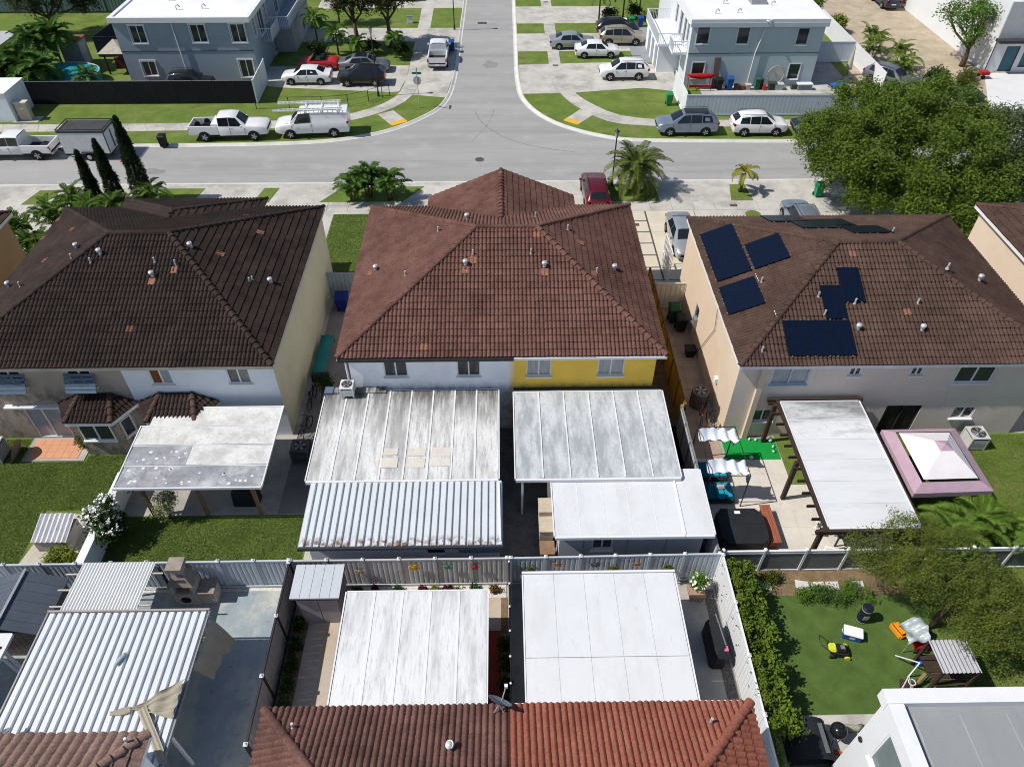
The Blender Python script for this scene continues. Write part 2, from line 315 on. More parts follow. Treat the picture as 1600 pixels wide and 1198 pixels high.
# bare patch and yard right
sheet('dirt_track', [(30.5, 62), (36, 62), (41, 57.2), (60, 57.2), (60, 71.2), (47, 71.2), (47, 88), (52, 100), (36, 100), (36.5, 80), (33, 70)], .004, SOIL, 'sandy building plot with tyre tracks at upper right')
sheet('driveway', [(42.2, 57.2), (60, 57.2), (60, 70.6), (46.4, 70.9), (42.8, 62.5)], .010, mat('new_concrete', (.66, .66, .66), .85, .06, .6, .05), 'bright new concrete drive in front of the white modern building')
sheet('path', [(38.5, 66.5), (40.8, 66.5), (40.0, 70.5), (38.0, 70.5)], .008, mat('pale_slab', (.62, .61, .58), .9, .1, 1, .08), 'pale concrete slab on the sandy plot')
sheet('patio', rect(18.3, 31, 66.2, 68.2), .012, CONC, 'narrow concrete strip along the right grey house')
sheet('patio', rect(28.6, 32.5, 66.2, 74), .006, CONC2, 'grey yard slab beyond the right grey house')
sheet('deck', rect(-37.2, -24.5, 67.2, 70.0), .010, mat('rust_paving', (.17, .09, .06), .9, .25, 1.5, .15, .2, 20), 'rust brown paved strip in front of the left grey house')
# near side verges and front gardens
for x0, x1, y0, y1, s, lb in ((-34.6, -33.0, 47.55, 49.6, .5, 'small grass verge at the far left kerb'), (-18.0, -16.9, 47.6, 49.7, .4, 'small grass verge behind the left roof'),
                              (-25.5, -22.4, 47.6, 49.7, .4, 'grass verge right of the three cypresses'), (-13.2, -7.2, 47.6, 49.75, 1.4, 'grass verge round the clump of palms'),
                              (7.6, 11.4, 47.4, 49.75, .2, 'grass verge under the date palm'), (16.6, 18.2, 47.4, 49.75, .4, 'narrow grass verge under the small palm')):
    sheet('verge', [(x0, y0), (x1, y0), (x1+(s if x0 < 0 else -s*.2), y1), (x0+s, y1)], .014, LAWN, lb)
sheet('verge', [(17.7+.55*math.cos(t*.5236), 45.5+.5*math.sin(t*.5236)) for t in range(12)], .012, LAWN, 'small round grass patch on the drive right of the middle house')
sheet('lawn', rect(-11.9, -7.4, 36.8, 45.9), .010, LAWN2, 'dense green front lawn between the left and middle houses')
sheet('path', rect(-13.6, -11.0, 38.2, 45.9), .006, CONC, 'concrete path beside the left house front')
# driveway slabs with dark strips between the middle and right houses
dw = sheet('driveway', rect(8.6, 13.6, 37.7, 46.0), -.002, mat('dark_joint_gravel', (.09, .085, .08), .95, .3, 6, .2), 'cream driveway slabs with dark joints right of the middle house')
CREAM = mat('cream_concrete', (.58, .52, .42), .9, .1, .8, .08, .1, 25)
for i in range(6):
    y0 = 37.75+i*1.4; B().box(8.65, 10.05, y0, y0+1.28, -.08, .012).out('slab', CREAM, dw); 
for i in range(3): B().box(10.17, 13.55, 37.75+i*2.76, 37.75+i*2.76+2.75, -.08, .012).out('slab', CREAM, dw)
# back yards
sheet('lawn', [(-26, 17.0), (-20.6, 17.0), (-18.9, 19.9), (-17.6, 20.4), (-17.6, 24.9), (-26, 24.9)], .010, LAWN2, 'back lawn of the left house with the orange doorstep')
sheet('lawn', rect(-17.3, -8.7, 16.7, 20.05), .010, LAWN2, 'back lawn in front of the stained left patio roof')
sheet('patio', rect(-16.9, -10.3, 20.05, 24.9), .012, CONC2, 'concrete patio floor under the left patio roof')
sheet('path', [(-20.9, 16.8), (-18.4, 16.8), (-18.2, 20.1), (-20.3, 20.3)], .012, mat('pale_path', (.48, .44, .38), .9, .15, 1, .1), 'pale concrete path beside the potted plant')
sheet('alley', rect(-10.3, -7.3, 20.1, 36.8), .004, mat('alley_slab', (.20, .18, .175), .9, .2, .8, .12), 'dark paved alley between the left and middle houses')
sheet('alley', rect(7.3, 8.9, 16.8, 36.8), .002, MULCH, 'narrow strip of soil behind the middle house fence')
alley = sheet('alley', rect(8.95, 10.6, 22.4, 36.8), -.001, mat('alley_joint', (.16, .12, .1), .95, .2, 4, .1), 'tan paved alley beside the cream right house')
for i in range(8):
    for j in range(2):
        B().box(8.97+j*.82, 8.97+j*.82+.805, 22.45+i*1.79, 22.45+i*1.79+1.775, -.06, .008+random.uniform(0, .004)).out('paver', PAVER, alley)
sheet('patio', rect(-.25, 8.7, 16.7, 25.2), .002, mat('gravel_concrete', (.17, .165, .165), .95, .35, 1.2, .35, .5, 14), 'grey gravelly concrete yard behind the middle house')
STONE = mat('pale_stone_paving', (.60, .56, .50), .8, .1, 1.2, .05, dirt=((.36, .33, .30), .57, 1.6, (1.5, .45, 1), .6))
pv = sheet('patio', rect(9.0, 17.0, 17.0, 23.1), .001, mat('stone_joint', (.52, .48, .43), .9), 'pale veined stone patio behind the right house')
for i in range(8):
    for j in range(6): B().box(9.002+i, 9.998+i, 17.012+j*1.01, 18.018+j*1.01, -.05, .010+random.uniform(0, .001)).out('paver', STONE, pv)
sheet('putting_green', rect(10.75, 13.35, 22.95, 24.3), .030, PUTT, 'bright green putting mat against the right house wall')
sheet('lawn', [(13.4, 21.4), (14.3, 21.4), (14.3, 24.5), (13.4, 24.5)], .012, LAWN, 'thin grass strip beside the putting mat')
sheet('lawn', rect(17.0, 34, 9.5, 24.5), .008, LAWN, 'sunny back lawn around the purple gazebo')
sheet('turf', [(9.9, 10.85), (14.3, 10.85), (17.0, 10.9), (17.0, 15.65), (10.3, 15.65)], .012, TURF, 'artificial turf with mower and cool boxes at lower right')
sheet('flower_bed', rect(9.3, 16.9, 15.66, 16.85), .016, MULCH, 'mulched bed along the fence above the artificial turf')
for i, x in enumerate((10.0, 10.75, 12.3, 12.95, 13.55, 14.6)):
    a = random.uniform(-.3, .3)
    B().prism([(x-.28, 15.95+a*.3), (x+.25, 15.9), (x+.3, 16.28), (x-.22, 16.32+a*.3)], .0, .035).out('stepping_stone', mat('stepping_stone', (.6, .58, .55), .85, .12, 3, .1), None, kind='structure', label='flat pale stepping stone in the mulched bed')
sheet('patio', [(10.2, 9.3), (13.5, 9.3), (14.3, 10.85), (10.9, 10.8)], .014, CONC, 'pale concrete pad below the artificial turf')
# blue painted patio lower left, with gravel edge
BLUEP = mat('blue_grey_painted_patio', (.28, .33, .37), .75, .14, .6, .1, .1, 25, dirt=[((.50, .50, .43), .46, .7, (1, .6, 1), .8), ((.17, .22, .27), .55, .6, (1, 1, 1), .6), ((.33, .03, .03), .60, 1.6, (1, 2.2, 1), .9)])
sheet('patio', rect(-21.5, -9.0, 6, 16.25), .006, BLUEP, 'worn blue grey painted patio at lower left')
GRAV = mat('white_gravel', (.62, .59, .54), .9, .2, 8, .3, .8, 22)
gv = sheet('gravel_bed', rect(-15, -8.9, 16.2, 16.75), .012, GRAV, 'white gravel strip along the left back fence')
sheet('patio', rect(-7.9, 0, 9, 16.2), .006, mat('stained_patio', (.47, .40, .33), .85, .14, .7, .08, .05, 25, dirt=[((.50, .30, .16), .56, .6, (1, 1, 1), .6), ((.2, .18, .17), .6, .9, (1, 1, 1), .5)]), 'rust stained patio around the middle flat roof')
RED = mat('red_painted_concrete', (.26, .045, .03), .75, .15, 1.5, .08)
sheet('painted_border', rect(-6.28, -6.0, 9, 14.6), .010, RED, 'thin red painted border left of the middle flat roof')
sheet('painted_border', rect(-.72, -.22, 9, 14.3), .010, RED, 'red painted strip right of the middle flat roof')
sheet('gravel_bed', rect(-6.3, 0, 15.75, 16.4), .014, GRAV, 'pale gravel bed with succulents below the fence')
sheet('gravel_bed', rect(-.22, .05, 9, 15.75), .012, MULCH, 'thin planted strip left of the thin post fence')
sheet('gravel_bed', rect(-8.5, -7.9, 9, 15), .012, MULCH, 'dark planted strip right of the grey fence')
sheet('patio', rect(.3, 8.6, 9, 16.4), .006, CONC2, 'grey concrete yard around the right flat roof')
sheet('gravel_bed', rect(8.15, 8.55, 9.3, 16.0), .016, mat('dark_gravel', (.13, .12, .115), .95, .4, 9, .4, .8, 20), 'dark gravel strip along the white boundary wall')
# manholes, drains
def manhole(x, y, r, label):
    t = thing('manhole_cover', label, 'manhole', (x, y, RZ)); B().cyl(x, y, RZ, RZ+.012, r, 20).out('rim', mat('manhole_rim', (.17, .165, .16), .7), t); B().cyl(x, y, RZ, RZ+.018, r*.84, 20).out('lid', mat('manhole_iron', (.09, .085, .085), .6, .2, 12, .2, .5, 40), t)
manhole(-1.75, 54.2, .38, 'round iron manhole cover in the middle of the street junction')
manhole(.9, 51.7, .26, 'small round iron cover near the kerb behind the middle roof')
def grate(x, y, label):
    t = thing('drain_grate', label, 'drain', (x, y, RZ)); B().box(x-.5, x+.5, y-.32, y+.32, RZ, RZ+.008).out('frame', mat('drain_iron', (.10, .10, .095), .6), t)
    for i in range(6): B().box(x-.42+i*.15, x-.36+i*.15, y-.27, y+.27, RZ, RZ+.02).out('bar', DARKM, t)
grate(-2.0, 86.2, 'square iron drain grate on the far side street')
for x, y, a, b_, lb in ((-7.9, 51.6, .5, .35, 'small dark asphalt patch near the kerb left of the middle house'), (12.2, 54.6, .8, .5, 'dark asphalt patch on the street above the date palm'), (-27, 52.6, 1.1, .5, 'dark asphalt patch on the street above the cypresses'), (-1.0, 74.0, .7, 1.0, 'dark asphalt patch on the side street')):
    struct(B().prism([(x+a*(1+.2*math.sin(k*2.3))*math.cos(k*.524), y+b_*(1+.25*math.cos(k*1.7))*math.sin(k*.524)) for k in range(12)], RZ-.05, RZ+.003), 'road_patch', mat('asphalt_patch', (.255, .25, .245), .92, .12, 2, .15, .2, 60), lb)
SKID = mat('tyre_mark', (.235, .23, .23), .9, .3, 2, .2)
def mark(pl, wd, label):
    a = offset(pl, wd/2); c = offset(pl, -wd/2); b = B()
    b.loft([[(p[0], p[1], RZ+.004), (q[0], q[1], RZ+.004)] for p, q in zip(a, c)], False, False); b.out('road_marking', SKID, None, kind='structure', label=label)
mark(smooth([(-2.3, 63.0), (-1.6, 60.8), (-.5, 59.0), (1.0, 57.4), (3.2, 56.2), (6, 55.3)]), .09, 'curved dark tyre mark across the junction')
mark(smooth([(-.6, 63.5), (-1.2, 60.5), (-2.4, 57.5)]), .05, 'thin straight tyre mark across the junction')
# ------------------------------------------------------------------ tiled roofs
CAMP = Vector((0, 0, 27.2)); CMI = cam.rotation_euler.to_matrix().transposed()
def seen(p, m=0.0):
    d = CMI @ (Vector(p)-CAMP)
    if d.z > -1: return False
    x = -d.x/d.z*1148/800; y = -d.y/d.z*1148/599
    return abs(x) < 1+m and abs(y) < 1+m
TC = {}
TEND = mat('painted_shade_tile_end', (.030, .021, .018), .9, .4, 8, .2)  # solid end faces coloured near black for the shade inside hollow barrels
def tile_arrays(tw, te, rolls, lift=.040, h=.070):
    n = 5*rolls+1; us = [tw*i/(n-1) for i in range(n)]
    pr = [h*(.5-.5*math.cos(2*math.pi*((i/(n-1)*rolls) % 1.0)))**.6 for i in range(n)]
    lo = [(u, 0, p+lift) for u, p in zip(us, pr)]; hi = [(u, te+.03, p) for u, p in zip(us, pr)]; ft = [(u, .004, -.012) for u in us]
    v = lo+hi+ft; f = [(i, i+1, n+i+1, n+i) for i in range(n-1)]+[(2*n+i, 2*n+i+1, i+1, i) for i in range(n-1)]
    return np.array(v), np.array(f)
def tile_field(roof, planes, tm, tw=.38, te=.36, rolls=2, singles=280, stuffname='tile_field'):
    """planes: lists of 3D points, the first two along the eave, roof rising to the left of them"""
    key = (tw, te, rolls, tm.name); V, Fq = tile_arrays(tw, te, rolls)
    if key not in TC:
        me = bpy.data.meshes.new('tile'); me.from_pydata([tuple(p) for p in V], [], [tuple(q) for q in Fq]); me.update(); me.materials.append(tm); me.materials.append(TEND); me.polygons.foreach_set('material_index', [0]*(len(Fq)//2)+[1]*(len(Fq)//2)); me.shade_smooth(); me.set_sharp_from_angle(angle=R(50)); TC[key] = me
    cand = []; AV = []; AF = []; AT = []; MI = []; off = 0
    for pl in planes:
        P = [Vector(p) for p in pl]; u = (P[1]-P[0]).normalized(); n = u.cross(P[2]-P[0]).normalized(); v = n.cross(u)
        M = Matrix((u, v, n)).transposed().to_4x4(); M.translation = P[0]
        q = [((p-P[0]).dot(u), (p-P[0]).dot(v)) for p in P]
        def inside(a, b, e=0):
            for i in range(len(q)):
                x0, y0 = q[i]; x1, y1 = q[(i+1) % len(q)]
                L = math.hypot(x1-x0, y1-y0)
                if ((x1-x0)*(b-y0)-(y1-y0)*(a-x0))/L < -e: return False
            return True
        umin = min(a for a, b in q); umax = max(a for a, b in q); vmax = max(b for a, b in q)
        A = np.array(M.to_3x3()); T = np.array(P[0]); clipv = []; clipf = []; ck = 0
        for j in range(int(vmax/te)+1):
            for i in range(int((umax-umin)/tw)+1):
                a = umin+i*tw; b = j*te-.03
                c = [inside(a, max(b, 0)), inside(a+tw, max(b, 0)), inside(a, b+te), inside(a+tw, b+te)]
                if not any(c) and not inside(a+tw/2, b+te/2): continue
                jz = random.uniform(-.004, .006); tilt = random.uniform(-.004, .004)
                if all(c):
                    o = M @ Vector((a, b, jz)); cand.append(((M @ Vector((a+tw/2, b+te/2, 0))-CAMP).length, M, a, b, jz, A, T))
                else:
                    w_ = V+np.array([a, b, jz]); clipv.append(w_); clipf.append(Fq+ck); ck += len(V)
        if clipv:
            bm = bmesh.new(); cv = np.concatenate(clipv); vs = [bm.verts.new(p) for p in cv]
            for fa in np.concatenate(clipf): bm.faces.new([vs[k] for k in fa])
            for i in range(len(q)):
                x0, y0 = q[i]; x1, y1 = q[(i+1) % len(q)]
                if abs(y0) < 1e-4 and abs(y1) < 1e-4: continue
                L = math.hypot(x1-x0, y1-y0)
                bmesh.ops.bisect_plane(bm, geom=bm.verts[:]+bm.edges[:]+bm.faces[:], plane_co=(x0, y0, 0), plane_no=((y1-y0)/L, -(x1-x0)/L, 0), clear_outer=True)
            bm.verts.index_update(); vv = np.array([x.co for x in bm.verts]) if bm.verts else np.zeros((0, 3))
            if len(vv):
                AV.append(vv @ A.T+T); AF += [tuple(x.index+off for x in fa.verts) for fa in bm.faces]; AT += [random.random()]*len(bm.faces); bm.normal_update(); MI += [1 if fa.normal.y < -.85 else 0 for fa in bm.faces]; off += len(vv)
            bm.free()
    cand.sort(key=lambda c: c[0]); used = 0
    for c in cand:
        d, M, a, b, jz, A, T = c
        if used < singles and seen(M @ Vector((a+.2, b+.2, 0))):
            piece('tile', TC[key], roof, M @ Matrix.Translation((a, b+random.uniform(-.012, .006), jz)) @ Matrix.Rotation(random.uniform(-.012, .012), 4, 'Z')); used += 1
        else:
            AV.append((V+np.array([a+random.uniform(-.004, .004), b+random.uniform(-.012, .006), jz])) @ A.T+T); AF += [tuple(k+off for k in fa) for fa in Fq.tolist()]; AT += [random.random()]*len(Fq); MI += [0]*(len(Fq)//2)+[1]*(len(Fq)//2); off += len(V)
    vv = np.concatenate(AV); mi = np.array(XF[roof.name].inverted()); vv = vv @ mi[:3, :3].T+mi[:3, 3]
    me = bpy.data.meshes.new(stuffname); me.from_pydata(vv.tolist(), [], AF); me.update(); me.materials.append(tm); me.materials.append(TEND); me.polygons.foreach_set('material_index', MI)
    me.attributes.new('tint', 'FLOAT', 'FACE').data.foreach_set('value', np.array(AT, dtype=np.float32))
    me.shade_smooth(); me.set_sharp_from_angle(angle=R(50))
    o = bpy.data.objects.new(stuffname, me); COL.objects.link(o); o.parent = roof; XF[o.name] = XF[roof.name]; o['kind'] = 'stuff'
def cap_mesh(tm):
    if ('cap', tm.name) not in TC:
        b = B(); rings = []
        for y, r, z in ((0, .15, .03), (.40, .115, .0)):
            rings.append([(r*math.cos(math.pi*k/8), y, z+r*.85*math.sin(math.pi*k/8)-.04) for k in range(9)])
        b.loft(rings, False, False); b.add(rings[0], [tuple(range(8, -1, -1))]); me = b.mesh('ridge_cap'); me.materials.append(tm); me.shade_smooth(); me.set_sharp_from_angle(angle=R(50)); TC[('cap', tm.name)] = me
    return TC[('cap', tm.name)]
def caps(roof, p, q, tm, step=.36):
    p = Vector(p); q = Vector(q); L = (q-p).length; d = (q-p)/L; s = d.cross(Vector((0, 0, 1))).normalized(); n = s.cross(d); k = int(L/step)
    for i in range(k):
        m = Matrix((s, d, n)).transposed().to_4x4(); m.translation = p+d*(i*L/k)+n*.05
        piece('ridge_cap', cap_mesh(tm), roof, m @ Matrix.Rotation(random.uniform(-.03, .03), 4, 'Z'))
UNDER = mat('roof_underlay', (.03, .025, .025), .9)
def roof_part(house, planes, eaves, fm, th=.14):
    """underlay sheets, soffit and fascia as one part named roof"""
    b = B()
    for pl in planes:
        P = [Vector(p) for p in pl]; n = (P[1]-P[0]).cross(P[2]-P[0]).normalized()
        b.poly([p-n*.03 for p in P])
    r = b.out('roof', UNDER, house)
    f = B()
    for (p, q) in eaves:
        f.bar(Vector(p)-Vector((0, 0, .11)), Vector(q)-Vector((0, 0, .11)), .05, .18)
    if eaves: f.out('fascia', fm, r)
    return r
def soffit(roof, x0, x1, y0, y1, z, m): B().box(x0, x1, y0, y1, z-.03, z).out('soffit', m, roof)
def hip(x0, x1, y0, y1, ze, rx0, rx1, ry, zr):
    A, C, D, E = (x0, y0, ze), (x1, y0, ze), (x1, y1, ze), (x0, y1, ze); r0, r1 = (rx0, ry, zr), (rx1, ry, zr)
    return {'rear': [A, C, r1, r0], 'right': [C, D, r1], 'front': [D, E, r0, r1], 'left': [E, A, r0], 'hips': [(A, r0), (C, r1), (D, r1), (E, r0), (r0, r1)],
            'eaves': [(A, C), (C, D), (D, E), (E, A)]}
# ------------------------------------------------------------------ walls and windows
def facade(b, o, d, L, z0, z1, ops=(), depth=.12):
    o = Vector((o[0], o[1], 0)); d = Vector((d[0], d[1], 0)).normalized(); n = d.cross(Vector((0, 0, 1)))
    def pt(s, t, k=0): return o+d*s+Vector((0, 0, t))-n*k
    ss = sorted({0, L, *[x for w in ops for x in w[:2]]}); ts = sorted({z0, z1, *[x for w in ops for x in w[2:4]]})
    for i in range(len(ss)-1):
        for j in range(len(ts)-1):
            cs, ct = (ss[i]+ss[i+1])/2, (ts[j]+ts[j+1])/2
            if any(w[0] < cs < w[1] and w[2] < ct < w[3] for w in ops): continue
            b.poly([pt(ss[i], ts[j]), pt(ss[i+1], ts[j]), pt(ss[i+1], ts[j+1]), pt(ss[i], ts[j+1])])
    for (a, c, e, g) in [w[:4] for w in ops]:
        b.poly([pt(a, e), pt(a, g), pt(a, g, depth), pt(a, e, depth)]); b.poly([pt(c, e), pt(c, e, depth), pt(c, g, depth), pt(c, g)])
        b.poly([pt(a, e), pt(a, e, depth), pt(c, e, depth), pt(c, e)]); b.poly([pt(a, g), pt(c, g), pt(c, g, depth), pt(a, g, depth)])
def window(house, o, d, w, fm=TRIM, gm=GLASS, split=2, name='window', fw=.05, proud=0, sill=True, trim=None, hbar=False):
    a, c, e, g = w[:4]; o = Vector((o[0], o[1], 0)); d = Vector((d[0], d[1], 0)).normalized(); n = d.cross(Vector((0, 0, 1)))
    def pt(s, t, k=0): return o+d*s+Vector((0, 0, t))-n*k
    f = B(); k = .05-proud
    for p, q in (((a, e+fw/2), (c, e+fw/2)), ((a, g-fw/2), (c, g-fw/2))): f.bar(pt(*p, k), pt(*q, k), .07, fw)
    for x in [a+fw/2, c-fw/2]+[a+(c-a)*i/split for i in range(1, split)]: f.bar(pt(x, e+fw, k), pt(x, g-fw, k), .066, fw)
    if trim:
        for p, q in (((a-trim, e-trim/2), (c+trim, e-trim/2)), ((a-trim, g+trim/2), (c+trim, g+trim/2))): f.bar(pt(*p, -.012), pt(*q, -.012), .05, trim)
        for x in (a-trim/2, c+trim/2): f.bar(pt(x, e, -.012), pt(x, g, -.012), .05, trim)
    wo = f.out(name, fm, house)
    for i in range(split):
        x0 = a+(c-a)*i/split; x1 = a+(c-a)*(i+1)/split
        B().poly([pt(x0, e, k+.02), pt(x1, e, k+.02), pt(x1, g, k+.02), pt(x0, g, k+.02)]).out('pane', gm if not isinstance(gm, (list, tuple)) else gm[i], wo)
    if sill: B().bar(pt(a-.05, e-.04, -.03), pt(c+.05, e-.04, -.03), .14, .07).out('sill', fm if fm is not DARKM else WHITE, wo)
    return wo
def walls(house, name, x0, x1, y0, y1, z1, m, rear_ops=(), sides='rlf', left_ops=(), right_ops=(), z0=-.1, label=None, rear=True):
    b = B()
    if rear: facade(b, (x0, y0), (1, 0), x1-x0, z0, z1, [(a-x0, c-x0, e, g) for a, c, e, g in rear_ops])
    if 'l' in sides: facade(b, (x0, y1), (0, -1), y1-y0, z0, z1, [(y1-c, y1-a, e, g) for a, c, e, g in left_ops])
    if 'r' in sides: facade(b, (x1, y0), (0, 1), y1-y0, z0, z1, [(a-y0, c-y0, e, g) for a, c, e, g in right_ops])
    if 'f' in sides: facade(b, (x1, y1), (-1, 0), x1-x0, z0, z1)
    if 't' in sides: b.poly([(x0, y0, z1), (x1, y0, z1), (x1, y1, z1), (x0, y1, z1)])
    return b.out(name, m, house, label=label)
def rwin(house, y0, w, **k): return window(house, (0, y0), (1, 0), w, **k)
# roof vents: short pipes with lead flashing and turbine-like metal hoods
LEAD = mat('lead_flashing', (.55, .56, .58), .45, .2, 4, .1, metal=.3); RUST = mat('exposed_orange_tile', (.27, .125, .08), .85, .4, 6, .3)
def vent(house, p, kind='hood', up=(0, -.37)):
    x, y, z = p; b = B()
    if kind == 'hood':
        b.cyl(x, y, z-.05, z+.26, .085, 10); b.disc((x-.02, y-.02, z+.29), (-.25, -.15, 1), .13, .07, 12, .12); b.sphere((x-.025, y-.025, z+.32), .12, .12, .06, 10, 5)
        B().box(x-.2, x+.2, y-.3, y+.14, z-.02+.0, z+.02).out('flashing', RUST, house) if False else None
    else: b.cyl(x, y, z-.05, z+.32, .045, 8); b.cyl(x, y, z-.02, z+.08, .10, 8, .06)
    return b.out('vent_hood' if kind == 'hood' else 'vent_pipe', LEAD, house, smooth=40)
def stain(house, p, u, v, w, l):
    """a run of replaced orange tiles below a vent, proud of the field"""
    p = Vector(p); u = Vector(u).normalized(); v = Vector(v).normalized(); n = u.cross(v); b = B()
    b.add([p-u*w/2-v*l+n*.085, p+u*w/2-v*l+n*.085, p+u*w/2+n*.06, p-u*w/2+n*.06, p-u*w/2-v*l, p+u*w/2-v*l], [(0, 1, 2, 3), (4, 5, 1, 0)])
    return b.out('replacement_tile', RUST, house)

TB_C = tilemat('brown_red_tile', (.088, .042, .034), (.185, .097, .078), (.26, .12, .08))
TB_L = tilemat('dark_brown_tile', (.022, .0155, .0145), (.060, .041, .036), (.17, .075, .05))
TB_R = tilemat('weathered_brown_tile', (.050, .031, .025), (.112, .068, .054), (.2, .1, .07))
TB_N = tilemat('umber_tile', (.085, .045, .038), (.19, .098, .08), (.3, .12, .07))
TB_T = tilemat('terracotta_tile', (.20, .064, .042), (.30, .112, .076), (.42, .18, .10))
TB_B = tilemat('barrel_brown_tile', (.17, .105, .085), (.28, .185, .155), (.33, .2, .15))
BEIGE = mat('beige_stucco', (.42, .35, .29), .9, .12, .8, .06, .04, 40, dirt=((.17, .14, .12), .60, 1.0, (1.6, 1.6, .5), .6))
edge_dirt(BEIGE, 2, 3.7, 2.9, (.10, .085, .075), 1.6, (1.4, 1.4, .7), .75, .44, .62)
CREAMW = mat('cream_stucco', (.66, .54, .42), .9, .05, .8, .04, .03, 45, dirt=((.5, .4, .31), .62, .9, (1.5, 1.5, .4), .5))
YCREAM = mat('pale_yellow_stucco', (.58, .52, .36), .9, .06, .7, .05, .04, 40, dirt=((.42, .39, .29), .56, .7, (1.2, 1.2, .3), .6))
PINKB = mat('pale_pink_beige_stucco', (.71, .615, .54), .9, .06, .8, .04, .03, 45, dirt=((.42, .36, .32), .6, .9, (1.5, 1.5, .4), .4))
def two_tone(name, ca, cb, x, wd):
    m = bpy.data.materials.new(name); m.use_nodes = True; t = m.node_tree; N = t.nodes; L = t.links.new; bs = N['Principled BSDF']
    geo = N.new('ShaderNodeNewGeometry'); sx = N.new('ShaderNodeSeparateXYZ'); L(geo.outputs['Position'], sx.inputs[0])
    nz = N.new('ShaderNodeTexNoise'); nz.inputs['Scale'].default_value = 1.4; nz.inputs['Detail'].default_value = 6; L(geo.outputs['Position'], nz.inputs['Vector'])
    ad = N.new('ShaderNodeMath'); ad.operation = 'MULTIPLY_ADD'; L(nz.outputs[0], ad.inputs[0]); ad.inputs[1].default_value = wd; L(sx.outputs[0], ad.inputs[2])
    mr = N.new('ShaderNodeMapRange'); mr.inputs[1].default_value = x; mr.inputs[2].default_value = x+wd; L(ad.outputs[0], mr.inputs[0])
    mx = N.new('ShaderNodeMix'); mx.data_type = 'RGBA'; L(mr.outputs[0], mx.inputs[0]); mx.inputs[6].default_value = (*ca, 1); mx.inputs[7].default_value = (*cb, 1)
    r2 = N.new('ShaderNodeMapRange'); r2.inputs[1].default_value = .3; r2.inputs[2].default_value = .7; r2.inputs[3].default_value = .93; r2.inputs[4].default_value = 1.07; L(nz.outputs[0], r2.inputs[0])
    sc = N.new('ShaderNodeVectorMath'); sc.operation = 'SCALE'; L(mx.outputs[2], sc.inputs[0]); L(r2.outputs[0], sc.inputs['Scale']); L(sc.outputs[0], bs.inputs['Base Color']); bs.inputs['Roughness'].default_value = .85
    return m
# ---- middle house
H = thing('duplex_house', 'brown tiled duplex in the middle, rear wall half white and half yellow', 'house', (0, 31.5, 0))
hc = hip(-7.6, 7.42, 25.0, 38.2, 5.0, -1.3, 1.7, 31.6, 7.7)
g0, g1, gr, gy = (-4.25, 38.2, 5.0), (4.1, 38.2, 5.0), 6.72, 39.4
jy = 38.2-(gr-5)/(2.7/6.6); J = (-.05, jy, gr); AP = (-.05, gy, gr); WL = (-4.3, gy, 4.98); WR = (4.2, gy, 4.98); JL = (-4.3, 38.25, 4.98); JR = (4.2, 38.25, 4.98)
front = [hc['front'][0], (4.2, 38.2, 5.0), J, (-4.3, 38.2, 5.0), hc['front'][1], hc['front'][2], hc['front'][3]]
pls = [hc['rear'], hc['right'], hc['left']]
fr = [[hc['front'][0], (4.2, 38.2, 5.0), J, hc['front'][3]], [(-4.3, 38.2, 5.0), hc['front'][1], hc['front'][2], J], [(J[0]-.001, J[1], J[2]), (J[0], J[1], J[2]), hc['front'][3], hc['front'][2]]]
fpl = [[hc['front'][0], (4.2, 38.2, 5.0), J, hc['front'][3]], [(-4.3, 38.2, 5.0), hc['front'][1], hc['front'][2], J]]
wing = [[WL, JL, J, AP], [JR, WR, AP, J]]
roofC = roof_part(H, pls+[hc['front']]+wing, [(hc['eaves'][1]), hc['eaves'][3], ((7.42, 38.2, 5), (4.2, 38.2, 5)), ((-4.3, 38.2, 5), (-7.6, 38.2, 5))], TRIM)
tile_field(roofC, pls+[hc['front']]+[[JL, J, AP, WL][::-1] if False else [WL, JL, J, AP]][:0]+wing[:0], TB_C, singles=290)
tile_field(roofC, wing, TB_C, singles=0, stuffname='wing_tile_field')
for p, q in hc['hips']+[(J, AP)]: caps(roofC, p, q, TB_C)
B().box(-7.55, .45, 24.86, 24.98, 4.84, 4.99).out('gutter', DARKM, roofC); B().box(.46, 7.45, 24.9, 24.99, 4.84, 4.97).out('fascia', TRIM, roofC)
soffit(roofC, -7.5, 7.35, 25.02, 38.1, 4.86, WHITE)
B().box(-4.2, 4.1, 37.9, 39.25, -.1, 4.9).out('porch_wing', WHITEW, H)
wopsC = [(-5.62, -4.5, 3.5, 4.52), (-2.2, -1.1, 3.5, 4.52), (1.05, 2.22, 3.45, 4.55), (4.4, 5.65, 3.45, 4.55)]
WC = two_tone('white_and_yellow_stucco', (.88, .90, .94), (.93, .60, .08), .35, .35)
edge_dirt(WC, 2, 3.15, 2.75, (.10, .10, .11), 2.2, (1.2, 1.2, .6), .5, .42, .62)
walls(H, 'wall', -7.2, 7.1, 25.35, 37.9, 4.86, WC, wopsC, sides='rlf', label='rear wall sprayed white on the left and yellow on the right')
for i, wv in enumerate(wopsC): rwin(H, 25.35, wv, gm=GLASS if i < 2 else LGLASS, fm=WHITE)
